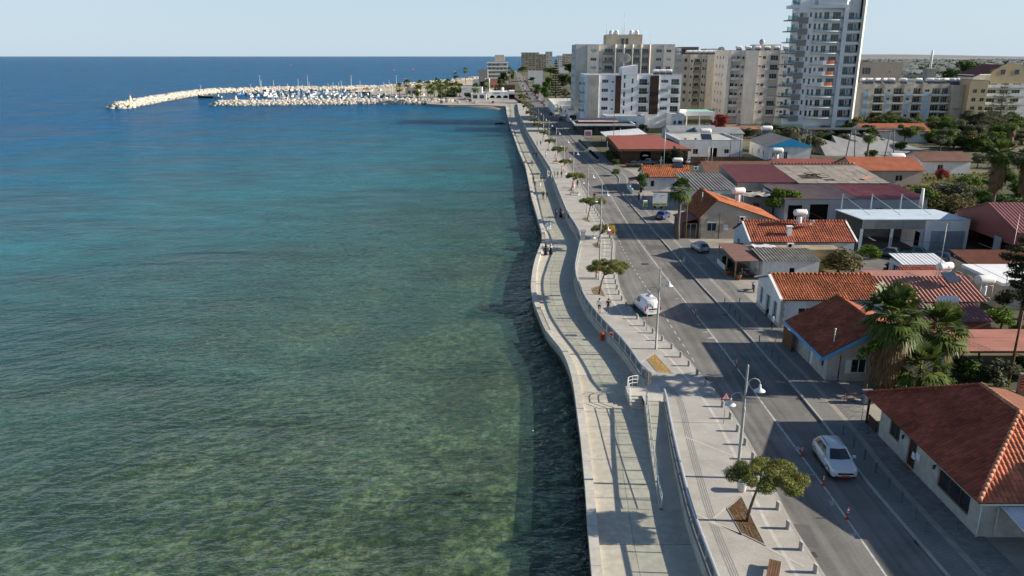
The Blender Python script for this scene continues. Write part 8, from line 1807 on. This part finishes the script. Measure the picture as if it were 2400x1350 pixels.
# white corrugated hoarding beside the far street
t=thing('white_hoarding','white ribbed hoarding around a plot beside the far street','fence',at(1285,252,0)); p0=at(1285,252,0); 
q=MB(); P=[at(1285,252,0),at(1300,272,0),at(1345,262,0)]
for a,b in zip([P[1],P[0]],[P[0],P[0]+Vector((22,4,0))]):
    d=(b-a); n=max(1,int(d.length/2.2)); 
    for i in range(n):
        u=a+d*i/n; v_=a+d*(i+.96)/n; qq=MB(); nn=Vector((-d.y,d.x,0)).normalized()*.08; qq.add([u-nn,v_-nn,v_+nn,u+nn]+[w+Zv*5 for w in (u-nn,v_-nn,v_+nn,u+nn)],[(0,1,5,4),(1,2,6,5),(2,3,7,6),(3,0,4,7),(4,5,6,7)]); qq.build('panel',M_plw,t,p0)
# ================= marina, beach and far shore =================
M_rock=randmat('limestone_rock',(.49,.455,.395),.1,.95); M_rockd=mat('wet_rock',(.16,.145,.12),.9,.3,1); M_sand=mat('beach_sand',(.46,.385,.28),.95,.1,.05)
M_quay=mat('quay_concrete',(.34,.315,.28),.9,.15,.1)
def rockmesh(seed):
    r=random.Random(seed); bm=bmesh.new(); bmesh.ops.create_icosphere(bm,subdivisions=1,radius=1)
    for v in bm.verts: v.co*=r.uniform(.72,1.12); v.co.z*=.8
    vs=[tuple(v.co) for v in bm.verts]; fs=[tuple(v.index for v in f.verts) for f in bm.faces]; bm.free(); return vs,fs
RK_=[rockmesh(i) for i in range(6)]
def breakwater(name,label,path,w,top,n,rs_,single=0):
    P=[at(x,y,ZS) for x,y in path]; seg=[(P[i],P[i+1]) for i in range(len(P)-1)]; tot=sum((b-a).length for a,b in seg); r=random.Random(len(label))
    t=thing(name,label,'breakwater',P[0]); o=P[0]
    q=MB(); rows=[]
    for i,p in enumerate(P):
        d=(P[min(i+1,len(P)-1)]-P[max(i-1,0)]); nn=Vector((-d.y,d.x,0)).normalized(); rows.append([p-nn*w*1.0-Zv*1.5,p-nn*w*.5+Zv*(top-.6),p+nn*w*.5+Zv*(top-.6),p+nn*w*1.0-Zv*1.5])
    q.grid(rows); q.build('core',M_rock,t,o)
    big=[]; mb=MB(); mw=MB()
    for k in range(n):
        s=r.random()*tot
        for a,b in seg:
            L=(b-a).length
            if s<=L: break
            s-=L
        d=(b-a).normalized(); nn=Vector((-d.y,d.x,0)); f=r.uniform(-1.05,1.05); p=a+d*s+nn*f*w; z=top*(1-abs(f)**1.5)-.15; sc=r.uniform(*rs_); vs,fs=RK_[k%6]; c,s_=math.cos(k),math.sin(k)
        V=[(p.x+(v[0]*c-v[1]*s_)*sc,p.y+(v[0]*s_+v[1]*c)*sc,p.z+z+v[2]*sc) for v in vs]
        (mw if z<.35 else mb).add(V,fs)
    for k in range(70):
        for e_p in (P[0],):
            a_=r.random()*6.28; f=r.random()**.6; sc=r.uniform(*rs_); vs,fs=RK_[k%6]; cx,cy,cz=e_p.x+math.cos(a_)*f*w*1.25,e_p.y+math.sin(a_)*f*w*1.1,ZS+top*(1-f**1.6)-.2
            mb.add([(cx+v[0]*sc,cy+v[1]*sc,cz+v[2]*sc) for v in vs],fs)
    x=mb.build('boulders',M_rock,t,o); x['kind']='stuff'
    if mw.v: x=mw.build('wet_boulders',mat('tideline_rock',(.30,.265,.21),.9,.25,.5),t,o); x['kind']='stuff'
    return t
breakwater('breakwater','long pale curved rock breakwater at the left of the marina',[(283,253),(320,246),(370,236),(430,226),(500,218),(570,215),(640,213),(720,212),(800,211),(880,209)],6.5,3.2,1500,(.9,2.0))
breakwater('breakwater','straight front rock breakwater before the moored boats',[(518,247),(560,247),(620,246),(700,245),(780,244),(860,243),(940,243),(1010,243),(1060,243)],5.5,2.7,1300,(.8,1.7))
for px,py,pt,lb in ((308,250,222,'pale conical beacon at the tip of the curved breakwater'),(554,244,222,'pale conical beacon at the tip of the front breakwater')):
    p=at(px,py,ZS); h=zat(p,pt)-ZS; t=thing('harbour_beacon',lb,'beacon',p); q=MB(); q.lathe([(1.9,0),(1.9,h*.3),(1.3,h*.32),(.35,h*.92),(.35,h*.95),(0,h)],n=14); q.build('cone',mat('beacon_paint',(.66,.50,.38),.8,.08),t); q=MB(); q.lathe([(.4,h*.9),(.4,h*.97),(.2,h)],n=10); q.build('lantern',M_sred,t)
# quay land and beach
zq=-.7
qp=[(1000,243),(1050,246),(1120,246),(1165,248),(1200,249),(1215,240),(1225,200),(1140,196),(1095,203),(1000,212),(870,214),(870,222),(985,228)]
P=[at(x,y,zq) for x,y in qp]; q=MB(); q.prism([(p.x,p.y) for p in P],ZS-.5,zq); struct('quay',q,M_quay)
bt=[(820,214),(870,206),(930,199.5),(1000,193),(1060,187),(1100,183),(1140,178),(1175,174),(1205,169)]; bb=[(820,216),(870,215),(930,214),(1000,213),(1060,206),(1100,202),(1140,198),(1190,192),(1220,175)]
q=MB(); A_=[at(x,y,ZS) for x,y in bt]; B_=[at(x,y,-.68) for x,y in bb]
q.grid([[(a.x,a.y,ZS-.3) for a in A_],[((a.x*.9+b.x*.1),(a.y*.9+b.y*.1),ZS+.35) for a,b in zip(A_,B_)],[((a.x+b.x)/2,(a.y+b.y)/2,ZS+.7) for a,b in zip(A_,B_)],[(b.x,b.y,-.66) for b in B_]]); struct('beach',q,M_sand)
q=MB()
for a,b in zip(A_,A_[1:]):
    n=14
    for i in range(n):
        if rng.random()<.4: continue
        u=a+(b-a)*(i/n); v_=a+(b-a)*((i+1)/n); off=Vector((0,rng.uniform(2,9),.06)); q.quad(u+off,v_+off,v_+off+Vector((0,rng.uniform(2,5),0)),u+off+Vector((0,rng.uniform(2,5),0)))
x=q.build('surf',mat('sea_foam',(.75,.77,.78),.9,.1)); tag(x,'thin white surf along the beach','surf',kind='stuff')
q=MB(); r=random.Random(2)
for k in range(420):
    i=r.randrange(len(A_)-1); u=r.random(); f=r.uniform(.16,.55); a=A_[i]+(A_[i+1]-A_[i])*u; b=B_[i]+(B_[i+1]-B_[i])*u; p=a+(b-a)*f; q.lathe([(1.5,2.0),(.9,2.4),(0,2.7)],(p.x,p.y,ZS+.6),7); q.tube([(p.x,p.y,ZS+.5),(p.x,p.y,ZS+2.7)],.05,3)
    q.box(p.x+1,p.y-1,ZS+.6,p.x+1.7,p.y+.9,ZS+1.0)
x=q.build('beach_umbrellas',mat('straw_white',(.55,.48,.40),.9,.2,.3)); tag(x,'rows of pale beach umbrellas and loungers on the sand','beach umbrellas',kind='stuff')
# rocky cove at the end of the promenade
q=MB(); P=[at(x,y,ZS) for x,y in ((1042,251),(1090,250),(1150,256),(1188,260),(1196,252),(1160,247),(1100,246),(1040,246))]; c=sum(P,Vector())/len(P)
q.add([tuple(p-Zv*.3) for p in P]+[(c.x,c.y+6,-.9)]+[tuple((p+c)/2+Vector((0,3,.7))) for p in P],[(i,(i+1)%8,(i+1)%8+9,i+9) for i in range(8)]+[(i+9,(i+1)%8+9,8) for i in range(8)]); struct('cove_beach',q,mat('brown_cove_sand',(.26,.20,.14),.95,.25,.15))
t=thing('rock_islet','small dark rock islet in the water by the promenade','rock',at(1171,291,ZS)); r=random.Random(6); q=MB()
for k in range(16):
    vs,fs=RK_[k%6]; sc=r.uniform(.5,1.2); p=(r.uniform(-2.0,2.0),r.uniform(-.8,.8),r.uniform(-.3,.25)); q.add([(p[0]+v[0]*sc,p[1]+v[1]*sc,p[2]+v[2]*sc*.9) for v in vs],fs)
q.build('rock',mat('black_rock',(.03,.028,.025),.8,.2,2),t)
struct('cove_bank',MB().poly([tuple(at(x,y,-.62)) for x,y in ((1188,262),(1212,262),(1213,243),(1196,243))]),M_quay)
# boats
HUL=[mat('hull_white',(.58,.58,.57),.45,.15,.3),mat('hull_blue',(.06,.17,.38),.4,.05),mat('hull_dark',(.02,.025,.04),.4,.05),mat('hull_teal',(.05,.28,.30),.4,.05)]
def boat_mesh(L,kind):
    W=L*.30; q=MB(); st=[(-.5,.80,.0),(-.25,.98,0),(.05,1.0,.02),(.3,.75,.10),(.5,.04,.28)]; rows=[]
    for s,w,rise in st: h=L*.13*(1+rise*2.2); rows.append([(s*L,-W/2*w,h),(s*L,-W/2*w*.75,.05),(s*L,0,-.25),(s*L,W/2*w*.75,.05),(s*L,W/2*w,h)])
    q.grid(rows); q.poly(rows[0]); hull=q; d=MB(); d.grid([[(r[0][0],r[0][1]*.96,r[0][2]-.08),(r[4][0],r[4][1]*.96,r[4][2]-.08)] for r in rows])
    c=MB(); h=L*.13; zt=h+L*.16
    if kind: x0,x1=(-.20,.18) if kind==1 else (-.30,.22); wv=W*.36; c.add([(x0*L,-wv,h-.05),(x1*L,-wv*.8,h-.05),(x1*L,wv*.8,h-.05),(x0*L,wv,h-.05),(x0*L,-wv*.85,zt),((x1-.09)*L,-wv*.65,zt),((x1-.09)*L,wv*.65,zt),(x0*L,wv*.85,zt)],[(0,1,5,4),(1,2,6,5),(2,3,7,6),(3,0,4,7),(4,5,6,7)])
    wv=W*.36; g=MB()
    if kind: x1=(.18 if kind==1 else .22); g.quad(((x1+.004)*L-.0,-wv*.7,h+.15),((x1+.004)*L,wv*.7,h+.15),((x1-.082)*L,wv*.58,zt-.12),((x1-.082)*L,-wv*.58,zt-.12)); g.quad((-.18*L,-wv*.97,h+.2),(.08*L,-wv*.9,h+.2),(.06*L,-wv*.79,zt-.2),(-.18*L,-wv*.90,zt-.2))
    return hull,d,c,g
BM={}
def boat(p,rz,L,kind,hm,label,mast=0):
    key=(round(L),kind)
    if key not in BM: h,d,c,g=boat_mesh(round(L),kind); BM[key]=(h,d.mesh('deck',mat('boat_deck',(.55,.52,.46),.7,.1)),c.mesh('cabin',HUL[0]) if c.v else None,g.mesh('cabin_window',M_cg) if g.v else None,{})
    h,d,c,g,hc=BM[key]
    if hm not in hc: hc[hm]=h.mesh('hull',HUL[hm])
    t=thing('moored_boat',label,'boat',p,rz,'boats moored in the marina'); link('hull',hc[hm],t); link('deck',d,t)
    if c: link('cabin',c,t); link('cabin_window',g,t)
    if mast: q=MB(); q.tube([(0,0,.5),(0,0,mast)],.12,6); q.tube([(0,0,2.2),(-L*.4,0,2.2)],.08,5); q.build('mast',M_shade,t)
    return t
r=random.Random(11); n=0
rows_=[(600,905,217,.6),(560,930,222,.9),(590,1000,228,1.0),(640,1010,233,1.0),(600,1000,238,.9)]
side=['left','middle','right']; rown=['rear','second','third','fourth','front']
for ri,(xa,xb,py,dens) in enumerate(rows_):
    px=xa
    while px<xb:
        L=r.choice([6,6,7,7,8,9,10]); hm=r.choice([0,0,0,0,0,0,0,2,2,1]); k=r.choice([1,1,2,0]); ms=r.choice([0,0,0,0,0,11])
        lb='%s %s%s in the %s mooring row, %s part' % (['white','blue','dark','teal'][hm],['open boat','motor boat','cabin cruiser'][k],' with mast' if ms else '',rown[ri],side[min(2,int(3*(px-xa)/(xb-xa)))])
        boat(at(px,py+r.uniform(-1,1),ZS),R(90)+r.uniform(-.25,.25) if ri%2 else R(-90)+r.uniform(-.25,.25),L,k,hm,lb,ms); px+=r.uniform(10,16)/dens
boat(at(623,224,ZS),R(-80),16,2,0,'largest white motor yacht standing above the other boats',0); boat(at(483,230,ZS),R(170),13,0,2,'long dark open boat beside the curved breakwater',0)
boat(at(508,229,ZS),R(175),8,1,0,'white boat just right of the long dark one'); boat(at(588,239,ZS),R(80),9,1,0,'white cabin boat close behind the front breakwater')
for i,(px,py,pt) in enumerate(((472,219,200),(612,221,178),(591,240,199),(723,218,179),(826,240,178),(842,242,199),(930,214,178),(951,213,185),(992,243,204))):
    p=at(px,py,ZS+1.5 if i not in (8,) else zq); t=make_pole('quay_lamp_mast',zat(p,pt)-p.z,.16,M_shade,'tall slim mast over the marina, %s from the left' % ['first','third','second','fourth','fifth','sixth','seventh','eighth','ninth'][i],'mast',p); h=zat(p,pt)-p.z; q=MB(); q.box(-.7,-.2,h,.7,.2,h+.25); q.build('lamp_head',M_shade,t)
# parked cars by the marina
r=random.Random(5)
for i in range(16):
    px=985+i*13+r.uniform(-2,2); py=[238,242,235][i%3]; c=[W_,SV,DK,W_,BL,RD,GR][i%7]
    if 1120<px<1215 and py<240: continue
    farcar(px,py,r.choice([R(0),R(90),R(100)]),c,'hatch' if i%2 else 'sedan',zq,'%s car in the marina parking, %s' % ({'paint_white':'white','paint_silver':'silver','paint_charcoal':'black','paint_blue':'blue','paint_red':'red','paint_grey':'grey'}[c.name],['left part','middle part','right part'][min(2,i//6)]),'cars parked by the marina')
# white restaurant with arches
pA=at(1146,233,zq); pB=at(1206,233,zq); W=pB.x-pA.x; t=house('arched_restaurant','white seafront restaurant with three dark arches',pA.x,pA.y,'restaurant'); t.location.z=zq; t['o0']=(pA.x,pA.y,zq); o0=O0(t); hA=zat(pA,216)-zq
q=MB(); n=3; aw=W*.78/n
for i in range(n):
    x0=pA.x+i*aw; xs=[x0+aw*.1,x0+aw*.9]; cx=x0+aw/2; ra=aw*.40; zs=hA*.18; pts=[(cx-ra*math.cos(math.pi*k/10),zq+zs+min(hA*.62,ra)*math.sin(math.pi*k/10)) for k in range(11)]
    for k in range(10): q.quad((pts[k][0],pA.y,pts[k][1]),(pts[k+1][0],pA.y,pts[k+1][1]),(pts[k+1][0],pA.y,zq+hA),(pts[k][0],pA.y,zq+hA))
    q.quad((x0,pA.y,zq),(pts[0][0],pA.y,zq),(pts[0][0],pA.y,zq+hA),(x0,pA.y,zq+hA)); q.quad((pts[10][0],pA.y,zq),(x0+aw,pA.y,zq),(x0+aw,pA.y,zq+hA),(pts[10][0],pA.y,zq+hA)); q.quad((pts[0][0],pA.y,zq),(pts[10][0],pA.y,zq),(pts[10][0],pA.y,zq+zs),(pts[0][0],pA.y,zq+zs))
q.quad((pA.x,pA.y+18,zq),(pA.x,pA.y,zq),(pA.x,pA.y,zq+hA),(pA.x,pA.y+18,zq+hA)); q.box(pA.x+W*.78,pA.y,zq+hA*.72,pA.x+W,pA.y+18,zq+hA*1.15); q.build('arcade_wall',M_plw,t,o0)
q=MB(); q.quad((pA.x,pA.y+2,zq),(pB.x,pA.y+2,zq),(pB.x,pA.y+2,zq+hA*.72),(pA.x,pA.y+2,zq+hA*.72)); q.build('shade_sheet',M_void,t,o0); q=MB(); q.box(pA.x,pA.y+.01,zq+hA,pA.x+W*.78,pA.y+18,zq+hA+.3); q.build('roof',M_plw,t,o0); q=MB(); q.box(pA.x+W*.2,pA.y-.1,zq+hA*.82,pA.x+W*.42,pA.y-.02,zq+hA*.92); q.build('name_board',HUL[1],t,o0)  # black backing stands for the shade behind the arches
q=MB(); q.lathe([(1.1,0),(1.1,2.2),(.4,2.6),(0,2.7)],(pA.x+W*.52,pA.y+9,zq+hA+.3),12); q.build('roof_tank',M_tank,t,o0)
for i,(px0,px1,py,pt,m_,lb) in enumerate(((1082,1130,228,206,M_plw,'low white beach bar with dark canopy'),(1108,1137,207,187,M_plw,'white two-storey beach house'),(1137,1147,212,185,M_plw,'slim white sign tower beside the beach house'),(1148,1168,207,188,mat('coral_plaster',(.45,.20,.16),.8,.1),'small coral-coloured shop by the shore hotel'),(1165,1207,214,200,M_wood_b,'low brown timber restaurant along the far street'),(1104,1140,234,221,M_plw,'white and blue harbour kiosk'),(950,980,222,207,M_cream,'low pale beach hut with orange front'))):
    p=at(px0,py,zq); x1=xat(px1,p.y,zq); w=x1-p.x; building('beach_building',lb,'building',[(p.x,p.y),(x1,p.y),(x1,p.y+14),(p.x,p.y+14)],zat(p,pt)-zq,m_,{0:[(w*.12,.8,w*.3,2.4,'g'),(w*.55,.8,w*.3,2.4,'g')]},z0=zq,parapet=.3)
building('street_white_hall','white hall beyond the trees on the far street','hall',[(xat(1238,900,0),900),(xat(1272,900,0),900),(xat(1272,900,0),925),(xat(1238,900,0),925)],11,M_plw,{0:[(2,2,5,3,'w')]},parapet=.4)
building('street_white_shop','small white shop on the far street','shop',[(xat(1252,650,0),650),(xat(1270,650,0),650),(xat(1270,650,0),662),(xat(1252,650,0),662)],9,M_plw,{0:[(1,1,4,3,'g')]},parapet=.3)
# palms of the beach front
r=random.Random(8)
for i,(px,py,pt) in enumerate(((1091,196,165),(1068,200,176),(955,224,196),(937,226,206),(985,222,198),(1003,228,200),(1018,226,203),(1030,222,198),(1045,230,198),(1057,228,204),(1068,228,200),(1078,226,205),(1010,236,212),(980,240,212),(1140,224,197),(1195,212,166),(1115,232,208),(1035,233,208),(1050,222,195),(1025,214,192))):
    palm(px,py,pt,'beach-front palm, %s from the left of the harbour group' % (sorted((1091,1068,955,937,985,1003,1018,1030,1045,1057,1068.5,1078,1010,980,1140,1195,1115,1035,1050,1025)).index(px if i!=10 else 1068.5) in range(20) and ['first','second','third','fourth','fifth','sixth','seventh','eighth','ninth','tenth','eleventh','twelfth','thirteenth','fourteenth','fifteenth','sixteenth','seventeenth','eighteenth','nineteenth','twentieth'][sorted((1091,1068,955,937,985,1003,1018,1030,1045,1057,1068.5,1078,1010,980,1140,1195,1115,1035,1050,1025)).index(px if i!=10 else 1068.5)]),i%3,False,'palms along the beach front',z=zq,nf=22,wide=1.9)
for i in range(14): plant('bush',r.choice(['green','dark']),r.uniform(1000,1130),r.uniform(214,232),r.uniform(22,34),r.uniform(10,16),'green shrub between the palms behind the beach',grp='shrubs behind the beach',z=zq)
for px,py,lb in ((682,154,'tiny orange buoy far out at sea'),(922,166,'orange buoy off the beach'),(968,164,'second orange buoy off the beach')):
    p=at(px,py,ZS); t=thing('buoy',lb,'buoy',p); q=MB(); q.lathe([(0,-.5),(1.6,0),(1.8,.8),(1.0,1.8),(.2,3.4),(0,3.5)],n=10); q.build('float',M_orange,t)
